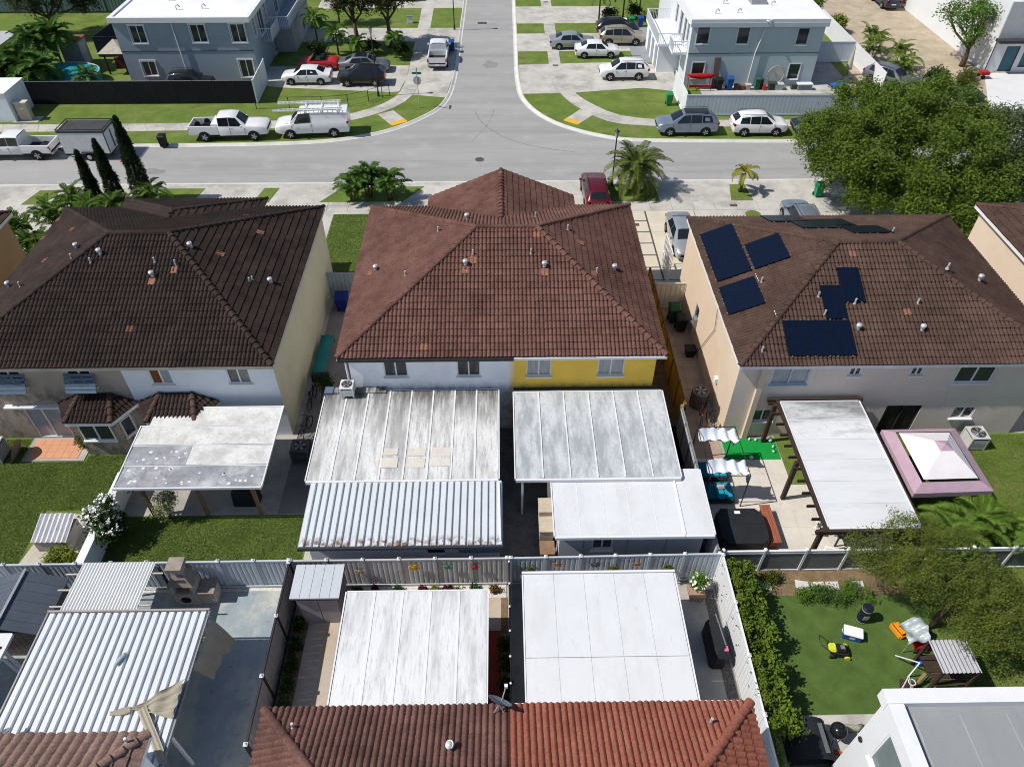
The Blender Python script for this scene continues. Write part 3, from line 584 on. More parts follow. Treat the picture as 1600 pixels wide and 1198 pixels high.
for p, k in (((-1.78, 29.53, 6.85), 'hood'), ((-1.44, 30.07, 7.07), 'pipe'), ((2.01, 29.39, 6.8), 'hood'), ((1.38, 30.11, 7.09), 'pipe'), ((-6.44, 31.12, 5.49), 'hood'), ((-3.27, 32.52, 6.85), 'pipe'), ((-4.74, 29.57, 6.22), 'pipe'),
             ((5.59, 30.45, 5.87), 'hood'), ((3.33, 32.43, 6.95), 'pipe'), ((4.56, 29.49, 6.37), 'pipe'), ((-1.84, 33.83, 6.79), 'hood'), ((1.77, 34.26, 6.61), 'pipe')): vent(H, p, k)
SU, SVr = (1, 0, 0), (0, .925, .379)
for p in ((-1.78, 29.45, 6.82), (2.01, 29.3, 6.77), (-1.44, 30.0, 7.05)): stain(H, p, SU, SVr, .34, .42)
stain(H, (-6.5, 31.0, 5.46), (0, -1, 0), (.92, 0, .39), .38, .4); stain(H, (3.7, 31.64, 6.78), (0, 1, 0), (-.9, 0, .43), .36, .4)
B().tube([(-7.3, 25.2, 4.7), (-7.28, 25.25, 2.0), (-7.28, 25.25, 0)], .05, 8).out('downspout', WHITE, H)
# ---- left house
HL = thing('duplex_house', 'dark brown tiled duplex on the left, beige and white walls, two tiled bays', 'house', (-17.8, 31.3, 0))
hl = hip(-25.3, -10.4, 24.55, 38.3, 5.0, -19.25, -16.35, 31.4, 7.65)
JL_ = (-18.0, 34.9, 6.25); T2 = (-18.0, 35.9, 6.25); wl = (-22.2, 39.3, 4.98); wr = (-13.9, 39.3, 4.98)
wingL = [[wr, wl, T2], [wl, (-22.2, 38.28, 4.98), JL_, T2], [(-13.9, 38.28, 4.98), wr, T2, JL_]]
roofL = roof_part(HL, [hl['rear'], hl['right'], hl['left'], hl['front']]+wingL, hl['eaves'][:2]+hl['eaves'][3:], mat('beige_fascia', (.5, .46, .38), .7))
tile_field(roofL, [hl['rear'], hl['right'], hl['left'], hl['front']], TB_L, singles=290)
tile_field(roofL, wingL, TB_L, singles=0, stuffname='wing_tile_field')
for p, q in hl['hips']+[(JL_, T2), (wl, T2), (wr, T2)]: caps(roofL, p, q, TB_L)
soffit(roofL, -25.2, -10.5, 24.6, 38.2, 4.86, WHITE)
wa = [(-23.2, -22.1, 3.55, 4.6), (-20.0, -18.9, 3.52, 4.6)]; wb = [(-16.3, -15.3, 3.6, 4.62), (-12.75, -11.7, 3.6, 4.62)]
door = (-23.05, -21.35, .05, 2.15)
walls(HL, 'wall', -25.0, -17.5, 24.9, 37.9, 4.86, BEIGE, wa+[door], sides='lf', label='beige stained stucco wall of the left half')
walls(HL, 'wall', -17.5, -10.55, 24.9, 37.9, 4.86, WHITEW, wb, sides='', label='white painted rear wall of the right half')
b = B(); facade(b, (-10.55, 37.9), (-1, 0), 6.95, -.1, 4.86); b.out('front_wall', WHITEW, HL)
b = B(); facade(b, (-10.55, 24.9), (0, 1), 13.0, -.1, 4.86); b.out('side_wall', YCREAM, HL, label='pale yellow windowless side wall')
SHUT = mat('blue_grey_awning', (.11, .16, .22), .6, .15, 3, .05)
for wv in wa:
    rwin(HL, 24.9, wv, fm=WHITE)
    aw = B()
    for k in range(5): aw.bar((wv[0]-.15, 24.86-.10*k, 4.25-.17*k), (wv[1]+.15, 24.86-.10*k, 4.25-.17*k), .15, .05, (0, -1, .6))
    aw.out('awning', SHUT, HL)
for wv, gm in zip(wb, ([mat('wood_blind', (.20, .07, .025), .4, .2, 2), LGLASS], [mat('dim_curtain', (.16, .15, .15), .3, .3, 3), mat('dim_curtain2', (.24, .23, .22), .3, .3, 3)])): rwin(HL, 24.9, wv, fm=WHITE, gm=gm)
window(HL, (0, 24.9), (1, 0), door, fm=WHITE, gm=BGLASS, name='sliding_door', sill=False)
B().bar((-23.7, 24.78, 2.3), (-21.0, 24.78, 2.3), .24, .1).out('rolled_awning', mat('white_vinyl', (.7, .71, .72), .5), HL)
def bay(x0, x1, label, m, win=True):
    y0, y1 = 24.9, 23.75; a, c = x0+.85, x1-.85
    r0 = thing('dummy', None, None); bpy.data.objects.remove(r0)
    b = B(); b.poly([(x0+.15, y0, -.1), (a, y1, -.1), (a, y1, 2.45), (x0+.15, y0, 2.45)]); b.poly([(a, y1, -.1), (c, y1, -.1), (c, y1, 2.45), (a, y1, 2.45)]); b.poly([(c, y1, -.1), (x1-.15, y0, -.1), (x1-.15, y0, 2.45), (c, y1, 2.45)])
    bw = b.out('bay_wall', m, HL)
    if win:
        rwin(HL, y1-.03, (a+.2, c-.2, 1.1, 2.15), fm=WHITE, sill=True, proud=.05)
        window(HL, (c, y1), (x1-.15-c, y0-y1), (.25, .85, 1.0, 2.1), fm=WHITE, split=1, proud=.09)
    E0, E1, E2, E3 = (x0-.05, y0-.05, 2.5), (a-.12, y1-.25, 2.5), (c+.12, y1-.25, 2.5), (x1+.05, y0-.05, 2.5); T0, T1 = (a+.25, y0-.05, 3.05), (c-.25, y0-.05, 3.05)
    pl = [[E0, E1, T0], [E1, E2, T1, T0], [E2, E3, T1]]
    r = roof_part(HL, pl, [(E0, E1), (E1, E2), (E2, E3)], WHITE); r.name = 'bay_roof'; XF[r.name] = XF[HL.name]
    tile_field(r, pl, TB_L, tw=.19, te=.33, rolls=1, singles=60, stuffname='bay_tile_field')
    for p, q in ((E1, T0), (E2, T1)): caps(r, p, q, TB_R)
bay(-21.0, -17.4, '', BEIGE); bay(-17.25, -13.55, '', WHITEW, False)
for p, k in (((-19.38, 30.22, 7.19), 'hood'), ((-16.61, 28.99, 6.72), 'hood'), ((-19.72, 29.74, 7.01), 'pipe'), ((-16.67, 29.74, 7.01), 'pipe'), ((-15.66, 29.6, 6.95), 'pipe'), ((-21.02, 31.22, 6.87), 'hood'), ((-20.86, 30.23, 6.94), 'pipe'),
             ((-24.64, 30.25, 5.29), 'hood'), ((-23.59, 29.6, 5.75), 'pipe'), ((-15.22, 30.78, 7.15), 'hood'), ((-12.39, 29.62, 5.88), 'pipe'), ((-11.54, 30.08, 5.51), 'hood'), ((-12.3, 29.8, 5.83), 'pipe')): vent(HL, p, k)
for p in ((-16.61, 28.9, 6.7), (-15.66, 29.5, 6.93)): stain(HL, p, SU, (0, .933, .361), .3, .38)
stain(HL, (-14.2, 31.0, 6.7), (0, 1, 0), (-.913, 0, .407), .32, .38); stain(HL, (-13.0, 33.8, 6.17), (0, 1, 0), (-.913, 0, .407), .32, .38)
# ---- right house with solar panels
HR = thing('duplex_house', 'brown tiled duplex on the right with dark blue solar panels and cream walls', 'house', (18, 30.5, 0))
hr = hip(10.6, 25.5, 24.2, 36.77, 5.0, 16.3, 19.2, 30.3, 7.5)
roofR = roof_part(HR, [hr[k] for k in ('rear', 'right', 'left', 'front')], hr['eaves'], TRIM)
tile_field(roofR, [hr[k] for k in ('rear', 'right', 'left', 'front')], TB_R, singles=290)
for p, q in hr['hips']: caps(roofR, p, q, TB_R)
soffit(roofR, 10.7, 25.4, 24.3, 36.7, 4.86, WHITE)
upR = [(12.35, 14.05, 3.55, 4.66), (15.85, 16.4, 4.08, 4.66), (18.7, 19.25, 4.06, 4.66), (20.9, 22.65, 3.55, 4.66)]
loR = [(11.95, 13.05, 1.1, 1.88), (18.4, 20.1, .05, 2.05), (21.75, 22.8, 1.15, 1.9)]
walls(HR, 'wall', 10.75, 25.2, 24.5, 36.5, 4.86, PINKB, upR+loR, sides='rf', label='pale beige rear wall with sliding windows')
b = B(); facade(b, (10.75, 36.5), (0, -1), 12.0, -.1, 4.86, [(4.0, 4.8, .9, 2.3)]); b.out('side_wall', CREAMW, HR, label='sunlit cream side wall')
window(HR, (10.75, 36.5), (0, -1), (4.0, 4.8, .9, 2.3), fm=WHITE, split=1)
for i, wv in enumerate(upR): rwin(HR, 24.5, wv, fm=WHITE if i else mat('pale_blue_frame', (.5, .56, .62), .5), gm=BGLASS if i == 0 else GLASS)
for i, wv in enumerate(loR):
    if i == 1: window(HR, (0, 24.5), (1, 0), wv, fm=DARKM, gm=mat('dark_screen', (.025, .022, .022), .6), name='screen_door', sill=False)
    else: rwin(HR, 24.5, wv, fm=WHITE)
B().box(11.75, 12.0, 24.32, 24.5, -.05, 4.85).out('pipe_chase', CREAMW, HR)
B().tube([(10.7, 29.0, 4.8), (10.68, 28.6, 3.5), (10.68, 30.4, .4)], .02, 5).out('conduit', GREYM, HR)
B().box(10.55, 10.76, 31.6, 32.0, .8, 1.7).out('electric_meter', GREYM, HR)
B().box(10.6, 10.76, 26.6, 26.9, 1.6, 1.9).out('wall_lamp', WHITE, HR)
for p, k in (((16.26, 25.85, 5.68), 'hood'), ((19.2, 25.79, 5.65), 'hood'), ((16.39, 27.1, 6.19), 'pipe'), ((19.32, 27.07, 6.18), 'pipe'), ((14.74, 27.44, 6.33), 'pipe'), ((14.86, 26.55, 5.96), 'pipe'), ((11.67, 24.84, 5.26), 'pipe'), ((12.65, 29.25, 5.9), 'pipe'),
             ((23.39, 29.24, 5.92), 'hood'), ((21.29, 28.93, 6.85), 'pipe'), ((20.0, 32.3, 6.73), 'pipe')): vent(HR, p, k)
PV = mat('solar_cell', (.004, .008, .022), .22, .2, 6, .1, spec=.22); PVF = mat('solar_frame', (.02, .022, .03), .35, metal=.5)
def panel(o, u, v, wd, ln):
    o = Vector(o); u = Vector(u).normalized(); v = Vector(v).normalized(); n = u.cross(v)
    def bx(b, a0, a1, b0, b1, c0, c1):
        k = [o+u*x+v*y+n*z for z in (c0, c1) for (x, y) in ((a0, b0), (a1, b0), (a1, b1), (a0, b1))]
        b.add(k, [(0, 3, 2, 1), (4, 5, 6, 7), (0, 1, 5, 4), (1, 2, 6, 5), (2, 3, 7, 6), (3, 0, 4, 7)])
    b = B(); bx(b, 0, wd, 0, ln, .12, .15); p = b.out('solar_panel', PVF, HR)
    b = B(); bx(b, .02, wd-.02, .02, ln-.02, .145, .156); b.out('cell_sheet', PV, p)
    b = B(); bx(b, .15, .2, -.05, ln+.05, .05, .12); bx(b, wd-.2, wd-.15, -.05, ln+.05, .05, .12); b.out('rail', GREYM, p)
vl = (.9158, 0, .4017); vr_ = (0, .9253, .3794); vf = (0, -.933, .36)
for i in range(4): panel((10.88, 34.62-i*1.09, 5.12), (0, -1, 0), vl, 1.075, 1.76)
for i in range(2): panel((12.62, 32.42-i*1.09, 5.886), (0, -1, 0), vl, 1.075, 1.76)
for i in range(2): panel((10.85, 29.76-i*1.09, 5.11), (0, -1, 0), vl, 1.075, 1.76)
for i in range(3): panel((12.82+i*1.03, 24.6, 5.164), (1, 0, 0), vr_, 1.015, 1.8)
panel((14.86, 26.34, 5.877), (1, 0, 0), vr_, 1.0, 1.78); panel((15.87, 27.15, 6.21), (1, 0, 0), vr_, 1.0, 1.88)
for i in range(4): panel((15.7+i*1.03, 36.6 if i < 2 else 35.4, 5.066 if i < 2 else 5.53), (-1, 0, 0), vf, 1.015, 1.8)
for i in range(4): panel((16.73+i*1.03, 34.8 if i < 2 else 33.5, 5.76 if i < 2 else 6.262), (-1, 0, 0), vf, 1.015, 1.8)
for (x, y, z) in ((12.55, 29.95, 5.86), (12.65, 27.0, 5.9)): B().tube([(x, y, z+.06), (x, y-.6, z+.06)], .025, 6).out('conduit', TRIM, HR)
# ---- neighbours at the edges of the picture
def plain_house(x0, x1, y0, y1, rx0, rx1, ry, wm, tm, label, singles, z=5.0, zr=7.6, tw=.38, rolls=2, lw=None):
    h = thing('duplex_house', label, 'house', ((x0+x1)/2, (y0+y1)/2, 0)); hh = hip(x0, x1, y0, y1, z, rx0, rx1, ry, zr)
    r = roof_part(h, [hh[k] for k in ('rear', 'right', 'left', 'front')], hh['eaves'], TRIM)
    for p, q in hh['hips']: caps(r, p, q, tm if not isinstance(tm, tuple) else tm[0] if p[0] < (x0+x1)/2 else tm[1])
    soffit(r, x0+.1, x1-.1, y0+.1, y1-.1, z-.14, WHITE); walls(h, 'wall', x0+.25, x1-.25, y0+.35, y1-.35, z-.14, wm, sides='rlf')
    if isinstance(tm, tuple): return h, hh, r
    tile_field(r, [hh[k] for k in ('rear', 'right', 'left', 'front')], tm, singles=singles, tw=tw, rolls=rolls); return h, hh, r
hfr, _, _ = plain_house(27.8, 42.6, 25.0, 38.0, 33.7, 36.7, 31.5, CREAMW, TB_R, 'cream walled tiled house cut off by the right edge', 120)
dsh = B(); dsh.disc((29.2, 34.6, 6.05), (-.5, -.3, .8), .34, .05, 16); dsh.tube([(29.2, 34.6, 6.0), (29.1, 34.4, 5.7)], .03, 6); dsh.tube([(29.2, 34.6, 6.05), (28.9, 34.4, 6.4)], .02, 6); dsh.out('satellite_dish', GREYM, hfr)
vent(hfr, (29.6, 36.0, 5.8))
plain_house(-43.6, -28.4, 25.0, 38.0, -37.4, -34.6, 31.5, mat('tan_stucco', (.40, .27, .14), .9, .1, .8, .05), TB_R, 'tan walled tiled house cut off by the left edge', 60)
# ---- near houses at the bottom of the picture (we see only their far roof slopes)
HN, hn, rN = plain_house(-7.25, 7.3, -4, 9.25, -1.0, 1.1, 2.6, WHITEW, (TB_N, TB_T), 'near duplex roof at the bottom, brown tiles left and terracotta tiles right', 0)
mid = (.02, 9.25, 5.0); mt = (.02, 2.6, 7.6)
tile_field(rN, [[mid, hn['front'][1], hn['front'][2], mt], hn['left'], [hn['rear'][0], (.02, -4, 5.0), mt, hn['rear'][3]]], TB_N, singles=150, stuffname='brown_tile_field')
tile_field(rN, [[hn['front'][0], mid, mt, hn['front'][3]], hn['right'], [(.02, -4, 5.0), hn['rear'][1], hn['rear'][2], mt]], TB_T, singles=150, stuffname='terracotta_tile_field')
vent(HN, (-6.2, 8.6, 5.26), 'pipe'); vent(HN, (-1.6, 7.9, 5.5), 'hood'); vent(HN, (5.9, 8.55, 5.28), 'pipe')
B().box(-.2, 7.35, 9.26, 9.34, 4.86, 4.99).out('gutter', WHITE, rN)
HNL, _, _ = plain_house(-25.2, -10.45, -5, 8.6, -19, -16.7, 1.8, WHITEW, TB_B, 'near house roof with large brown barrel tiles at the lower left corner', 150, tw=.30, rolls=1)
vent(HNL, (-10.9, 8.3, 5.15), 'pipe')
# ------------------------------------------------------------------ patio roofs, sheds, canopies
STAINW = mat('grimy_white_roof', (.68, .68, .67), .75, .10, .9, .1, .1, 30, stretch=(1, .35, 1), dirt=[((.25, .245, .24), .45, .7, (2.2, .3, 1), .65), ((.22, .22, .22), .49, 3.2, (3.2, .3, 1), .55), ((.33, .33, .33), .53, 11, (1, .5, 1), .5), ((.50, .40, .30), .62, .7, (1, 1, 1), .45)])
edge_dirt(STAINW, 1, 22.6, 25.0, (.11, .108, .105), 1.6, (2.4, .3, 1), .9, .32, .56); edge_dirt(STAINW, 1, 24.2, 25.1, (.07, .065, .06), 3, (2.5, .4, 1), .8, .40, .55)
STAINB = mat('blue_grey_grimy_roof', (.54, .56, .585), .75, .1, .9, .1, .1, 30, stretch=(1, .35, 1), dirt=[((.27, .29, .32), .43, 1.1, (1.6, .4, 1), .75), ((.34, .36, .38), .50, 9, (1, .6, 1), .6), ((.74, .75, .76), .60, .9, (1.6, .4, 1), .8)])
STAINL = mat('weathered_white_roof', (.66, .66, .64), .8, .10, .9, .1, .1, 30, dirt=[((.38, .37, .36), .46, 1.1, (1, 1, 1), .55), ((.36, .355, .35), .52, 7, (1, 1, 1), .5)])
GRIME = mat('dark_grime_roof', (.30, .305, .335), .8, .25, 1.0, .14, .1, 30, dirt=[((.55, .55, .56), .47, .9, (1, 1, 1), .8), ((.18, .18, .20), .50, 3, (1, 1, 1), .6)])
CLEANW = mat('clean_white_roof', (.655, .665, .69), .6, .04, .8, .03, .05, 30, dirt=[((.56, .56, .56), .50, .7, (1.4, .5, 1), .55), ((.42, .41, .40), .60, 3.5, (1.5, .6, 1), .45), ((.14, .12, .10), .70, 16, (1, 1, 1), .8)])
LIGHTG = mat('patchy_white_roof', (.68, .69, .70), .7, .06, .8, .06, .05, 30, stretch=(1, .4, 1), dirt=[((.40, .40, .41), .48, .8, (2.2, .3, 1), .65), ((.31, .31, .32), .52, 4.5, (3.0, .35, 1), .6)])
RIBW = mat('white_ribbed_metal', (.68, .70, .725), .4, .05, 1, .03, metal=.1, dirt=((.30, .18, .13), .68, 1.6, (1, .5, 1), .6))
RIBD = mat('shade_dark_channel_metal', (.38, .42, .47), .5, .1, 1, .05, metal=.2)  # sheet between the white ribs, colour darkened for shade in the channels
def pan_roof(t, x0, x1, y0, y1, zn, zf, n, axis, ms, seam=.035, th=.08, gap=.006, name='roof_panel', sw=.05, seamm=None):
    """a flat roof of n separate panels; zn near edge height, zf far edge height"""
    def z(y): return zn+(zf-zn)*(y-y0)/(y1-y0)
    for i in range(n):
        m = ms[i % len(ms)] if isinstance(ms, (list, tuple)) else ms
        if axis == 'x': a, c, e, g = x0+(x1-x0)*i/n+gap, x0+(x1-x0)*(i+1)/n-gap, y0, y1
        else: a, c, e, g = x0, x1, y0+(y1-y0)*i/n+gap, y0+(y1-y0)*(i+1)/n-gap
        b = B(); b.add([(a, e, z(e)-th), (c, e, z(e)-th), (c, g, z(g)-th), (a, g, z(g)-th), (a, e, z(e)), (c, e, z(e)), (c, g, z(g)), (a, g, z(g))],
              [(0, 3, 2, 1), (4, 5, 6, 7), (0, 1, 5, 4), (1, 2, 6, 5), (2, 3, 7, 6), (3, 0, 4, 7)])
        p = b.out(name, m, t)
        if seam and i:
            if axis == 'x': B().bar((x0+(x1-x0)*i/n, y0+.02, z(y0)+seam/2-.01), (x0+(x1-x0)*i/n, y1-.02, z(y1)+seam/2-.01), sw, seam+.01).out('seam', seamm or TRIM, p)
            else:
                yy = y0+(y1-y0)*i/n; B().bar((x0+.02, yy, z(yy)+seam/2-.01), (x1-.02, yy, z(yy)+seam/2-.01), sw, seam+.01).out('seam', seamm or TRIM, p)
    B().bar((x0, y0-.05, z(y0)-.06), (x1, y0-.05, z(y0)-.06), .09, .15).out('gutter', TRIM, t); B().bar((x0, y1+.03, z(y1)-.05), (x1, y1+.03, z(y1)-.05), .05, .1).out('header', TRIM, t)
    for xx, s in ((x0, -1), (x1, 1)): B().bar((xx+s*.03, y0, z(y0)-.03), (xx+s*.03, y1, z(y1)-.03), .05, .12).out('side_trim', TRIM, t)
def post(t, x, y, z, r=.05, m=None, z0=0): B().box(x-r, x+r, y-r, y+r, z0, z).out('post', m or TRIM, t)
# middle house, left half
RIBW2 = mat('white_ribbed_metal_rusting', (.67, .69, .715), .4, .05, 1, .03, metal=.1); _t = RIBW2.node_tree; _N = _t.nodes; _b = _N['Principled BSDF']; _g = _N.new('ShaderNodeNewGeometry'); _s = _N.new('ShaderNodeSeparateXYZ'); _t.links.new(_g.outputs['Position'], _s.inputs[0])
_r = _N.new('ShaderNodeMapRange'); _r.inputs[1].default_value = 17.15; _r.inputs[2].default_value = 16.85; _t.links.new(_s.outputs[1], _r.inputs[0]); _z = _N.new('ShaderNodeTexNoise'); _z.inputs['Scale'].default_value = 5; _z.inputs['Detail'].default_value = 6; _t.links.new(_g.outputs['Position'], _z.inputs['Vector'])
_q = _N.new('ShaderNodeMapRange'); _q.inputs[1].default_value = .44; _q.inputs[2].default_value = .62; _t.links.new(_z.outputs[0], _q.inputs[0]); _m = _N.new('ShaderNodeMath'); _m.operation = 'MULTIPLY'; _t.links.new(_r.outputs[0], _m.inputs[0]); _t.links.new(_q.outputs[0], _m.inputs[1])
_x = _N.new('ShaderNodeMix'); _x.data_type = 'RGBA'; _t.links.new(_m.outputs[0], _x.inputs[0]); _t.links.new(_b.inputs['Base Color'].links[0].from_socket, _x.inputs[6]); _x.inputs[7].default_value = (.22, .13, .10, 1); _t.links.new(_x.outputs[2], _b.inputs['Base Color'])
t = thing('patio_roof', 'large grime streaked white patio roof against the white half of the middle house', 'patio roof', (-4.4, 22.3, 0))
pan_roof(t, -8.45, -.28, 19.8, 25.15, 2.68, 2.78, 8, 'x', STAINW, .03, sw=.07)
for x in (-8.2, -5.5, -2.9, -.5): post(t, x, 19.9, 2.6)
B().box(-8.5, -8.1, 24.9, 25.33, 2.72, 2.9).out('end_flashing', mat('blue_flashing', (.10, .14, .22), .6), t); B().box(-8.1, -5.6, 24.95, 25.33, 2.76, 2.86).out('flashing', STAINW, t)
TANP = mat('tan_coating', (.62, .575, .51), .8, .1, 2, .08, dirt=((.66, .66, .65), .5, 1.5, (2.5, .5, 1), .7))
for x0, y0, w_, l in ((-5.35, 20.45, .7, .55), (-4.25, 20.45, .78, .5), (-4.25, 21.1, .78, .45), (-3.22, 20.5, .85, .42), (-3.22, 21.05, .85, .5), (-5.3, 21.15, .6, .4)): B().box(x0, x0+w_, y0, y0+l, 2.70, 2.702+.1*(y0+l-19.8)/5.35).out('coating_patch', TANP, t)
t = thing('metal_roof_annex', 'white ribbed metal roofed annex below the grimy patio roof', 'annex', (-4.2, 18.2, 0))
def rib_roof(t, x0, x1, y0, y1, zn, zf, n, m, md, bw=.72, h=.07):
    b = B(); b.add([(x0, y0, zn-.09), (x1, y0, zn-.09), (x1, y1, zf-.09), (x0, y1, zf-.09), (x0, y0, zn-.03), (x1, y0, zn-.03), (x1, y1, zf-.03), (x0, y1, zf-.03)], [(0, 3, 2, 1), (4, 5, 6, 7), (0, 1, 5, 4), (1, 2, 6, 5), (2, 3, 7, 6), (3, 0, 4, 7)])
    b.out('roof_sheet', md, t); p = (x1-x0)/n; me = None
    for i in range(n):
        a = x0+p*i+p*(1-bw)/2; c = a+p*bw
        if me is None:
            s = B(); w2 = p*bw; s.add([(0, y0-.02, zn-.05), (w2, y0-.02, zn-.05), (w2, y1+.01, zf-.05), (0, y1+.01, zf-.05), (.03, y0-.02, zn+h), (w2-.03, y0-.02, zn+h), (w2-.03, y1+.01, zf+h), (.03, y1+.01, zf+h)], [(4, 5, 6, 7), (0, 1, 5, 4), (1, 2, 6, 5), (2, 3, 7, 6), (3, 0, 4, 7)])
            me = s.mesh('roof_rib'); me.materials.append(m)
        piece('roof_rib', me, t, Matrix.Translation((a, 0, 0)))
rib_roof(t, -8.25, -.1, 16.68, 19.72, 2.42, 2.60, 28, RIBW2, RIBD, .82, .06)
aw = [(-3.2, -2.5, 1.35, 1.95)]
b = B(); facade(b, (-8.0, 17.05), (1, 0), 7.7, -.05, 2.35, [(a+8.0, c+8.0, e, g) for a, c, e, g in aw]); facade(b, (-8.0, 19.7), (0, -1), 2.65, -.05, 2.4); facade(b, (-.3, 17.05), (0, 1), 2.65, -.05, 2.4); b.out('wall', WHITEW, t)
rwin(t, 17.05, aw[0], fm=DARKM); B().bar((-8.25, 16.62, 2.36), (-.1, 16.62, 2.36), .1, .13).out('gutter', mat('dark_gutter', (.04, .045, .05), .5), t)
B().tube([(-.25, 19.6, 2.7), (-.2, 16.8, 2.52)], .04, 6).out('pipe', TRIM, t); B().box(-1.9, -.2, 16.8, 17.0, 1.7, 1.95).out('blue_lattice', mat('blue_lattice', (.12, .17, .27), .6, .2, 20, .2), t)
# middle house, right half
t = thing('patio_roof', 'grey mottled patio roof against the yellow half of the middle house', 'patio roof', (3.9, 22.3, 0))
pan_roof(t, .46, 7.5, 19.78, 24.95, 2.68, 2.78, 6, 'x', STAINB, .04)
for x in (.75, 7.2): post(t, x, 19.95, 2.6)
B().box(.46, 7.5, 24.98, 25.3, 2.62, 2.74).out('back_gutter', mat('dark_gutter', (.04, .045, .05), .5), t)
t = thing('flat_roof_annex', 'clean white flat roofed annex below the mottled patio roof', 'annex', (5.2, 18.5, 0))
pan_roof(t, 1.98, 7.2, 17.02, 19.7, 2.44, 2.52, 5, 'x', CLEANW, .012, sw=.02); pan_roof(t, 7.22, 8.4, 17.02, 20.3, 2.44, 2.53, 1, 'x', CLEANW, 0)
aw = [(3.55, 4.4, 1.15, 1.95)]
b = B(); facade(b, (2.2, 17.25), (1, 0), 5.9, -.05, 2.38, [(a-2.2, c-2.2, e, g) for a, c, e, g in aw]); facade(b, (2.2, 19.7), (0, -1), 2.45, -.05, 2.4); facade(b, (8.1, 17.25), (0, 1), 2.45, -.05, 2.4); b.out('wall', mat('grey_siding', (.46, .48, .50), .8, .06, 1, .04), t)
rwin(t, 17.25, aw[0], fm=WHITE)
for x in (3.2, 5.0, 6.6): B().box(x-.015, x+.015, 17.225, 17.25, 0, 2.36).out('batten', GREYM, t)
TANB = mat('tan_board', (.50, .42, .33), .8, .15, 2, .1)
for i, (y0, y1) in enumerate(((18.9, 19.6), (18.1, 18.85), (17.2, 17.8))): 
    tt = thing('storage_box', ('tan storage cabinet nearest the mottled patio roof, left of the white annex', 'tan storage cabinet with a leaning crate, left of the white annex', 'brown slatted storage box at the fence, left of the white annex')[i], 'storage box', (1.75, (y0+y1)/2, 0))
    B().box(1.45, 2.02, y0, y1, 0, 1.5-.3*i).out('body', TANB if i < 2 else WOOD, tt, bevel=.01); B().box(1.42, 2.05, y0-.03, y1+.03, 1.5-.3*i, 1.55-.3*i).out('lid', TANB if i < 2 else WOOD, tt)
# left house patio roof
t = thing('patio_roof', 'weathered white patio roof with dark blotches behind the left house', 'patio roof', (-13.4, 21.9, 0))
for i, (m) in enumerate((GRIME, GRIME, STAINL, STAINL)):
    y0 = 19.68+i*1.155; y1 = y0+1.145; z0 = 2.55+.03*i
    xl = -16.55 if i < 3 else -16.2
    xm = -13.6
    if i == 1: 
        B().box(xl, -13.9, y0, y1, z0-.07, z0).out('roof_panel', GRIME, t); B().box(-13.89, -10.35, y0, y1, z0-.07, z0).out('roof_panel', STAINL, t)
    else: B().box(xl, -10.35, y0, y1, z0-.07, z0).out('roof_panel', m, t)
    B().bar((xl, y1, z0+.01), (-10.35, y1, z0+.01), .06, .04).out('seam', TRIM, t)
B().bar((-16.6, 19.62, 2.5), (-10.33, 19.62, 2.5), .07, .13).out('gutter', TRIM, t); B().bar((-16.58, 19.66, 2.52), (-16.58, 23.15, 2.6), .05, .1).out('side_trim', TRIM, t); B().bar((-10.32, 19.66, 2.52), (-10.32, 24.3, 2.66), .05, .1).out('side_trim', TRIM, t)
for k in range(34):
    x = random.uniform(-16.3, -10.6); y = random.uniform(19.8, 20.75) if k < 24 else random.uniform(20.9, 21.8); x = x if k < 24 else random.uniform(-16.3, -14.0); z_ = 2.551 if y < 20.83 else 2.581; r = random.uniform(.03, .07)
    B().prism([(x+r*1.3*math.cos(a*.9+k), y+r*math.sin(a*.9+k)) for a in range(7)], z_-.01, z_+.004).out('paint_spot', TRIM, t)
for x in (-15.8, -13.4, -11.0): post(t, x, 20.1, 2.5, .07, WOOD)
for x in (-15.8, -13.4, -11.0): B().bar((x, 20.1, 1.7), (x+.5, 20.1, 2.45), .08, .08).out('brace', WOOD, t)
# right house pergola
SILV = mat('silver_white_roof', (.64, .65, .665), .5, .05, .8, .06, stretch=(.5, 2, 1), dirt=[((.50, .51, .53), .50, .8, (.35, 1.6, 1), .55)])
SILV2 = mat('silver_roof_part_mouldy', (.66, .67, .68), .55, .08, .8, .08, stretch=(.5, 2, 1), dirt=[((.30, .31, .33), .46, .8, (.3, 1.4, 1), .7), ((.2, .2, .21), .55, 6, (.6, 1, 1), .4)])
SILV3 = mat('silver_roof_mouldy', (.50, .51, .52), .55, .1, .8, .1, stretch=(.5, 2, 1), dirt=[((.15, .155, .165), .42, .7, (.3, 1.2, 1), .8), ((.12, .12, .13), .52, 6, (.6, 1, 1), .5)])
t = thing('pergola', 'dark brown pergola with a bright white sloping roof behind the right house', 'pergola', (14.8, 20.6, 0))
pan_roof(t, 12.95, 16.62, 17.1, 24.1, 2.72, 2.80, 6, 'y', [SILV, SILV, SILV, SILV, SILV2, SILV3], .02, seamm=SILV)
for x in (12.85, 16.7): B().bar((x, 16.95, 2.64), (x, 24.35, 2.72), .12, .2).out('beam', DWOOD, t)
B().bar((12.4, 16.95, 2.62), (16.8, 16.95, 2.62), .14, .2).out('beam', DWOOD, t); B().bar((12.4, 24.3, 2.7), (16.9, 24.3, 2.7), .14, .2).out('beam', DWOOD, t)
for i in range(11): B().bar((12.45, 17.6+i*.66, 2.58), (16.7, 17.6+i*.66, 2.58), .06, .14).out('rafter', DWOOD, t)
for x, y in ((12.75, 17.1), (12.75, 20.6), (12.75, 24.1), (16.6, 17.1), (16.6, 20.6)): post(t, x, y, 2.6, .085, DWOOD)
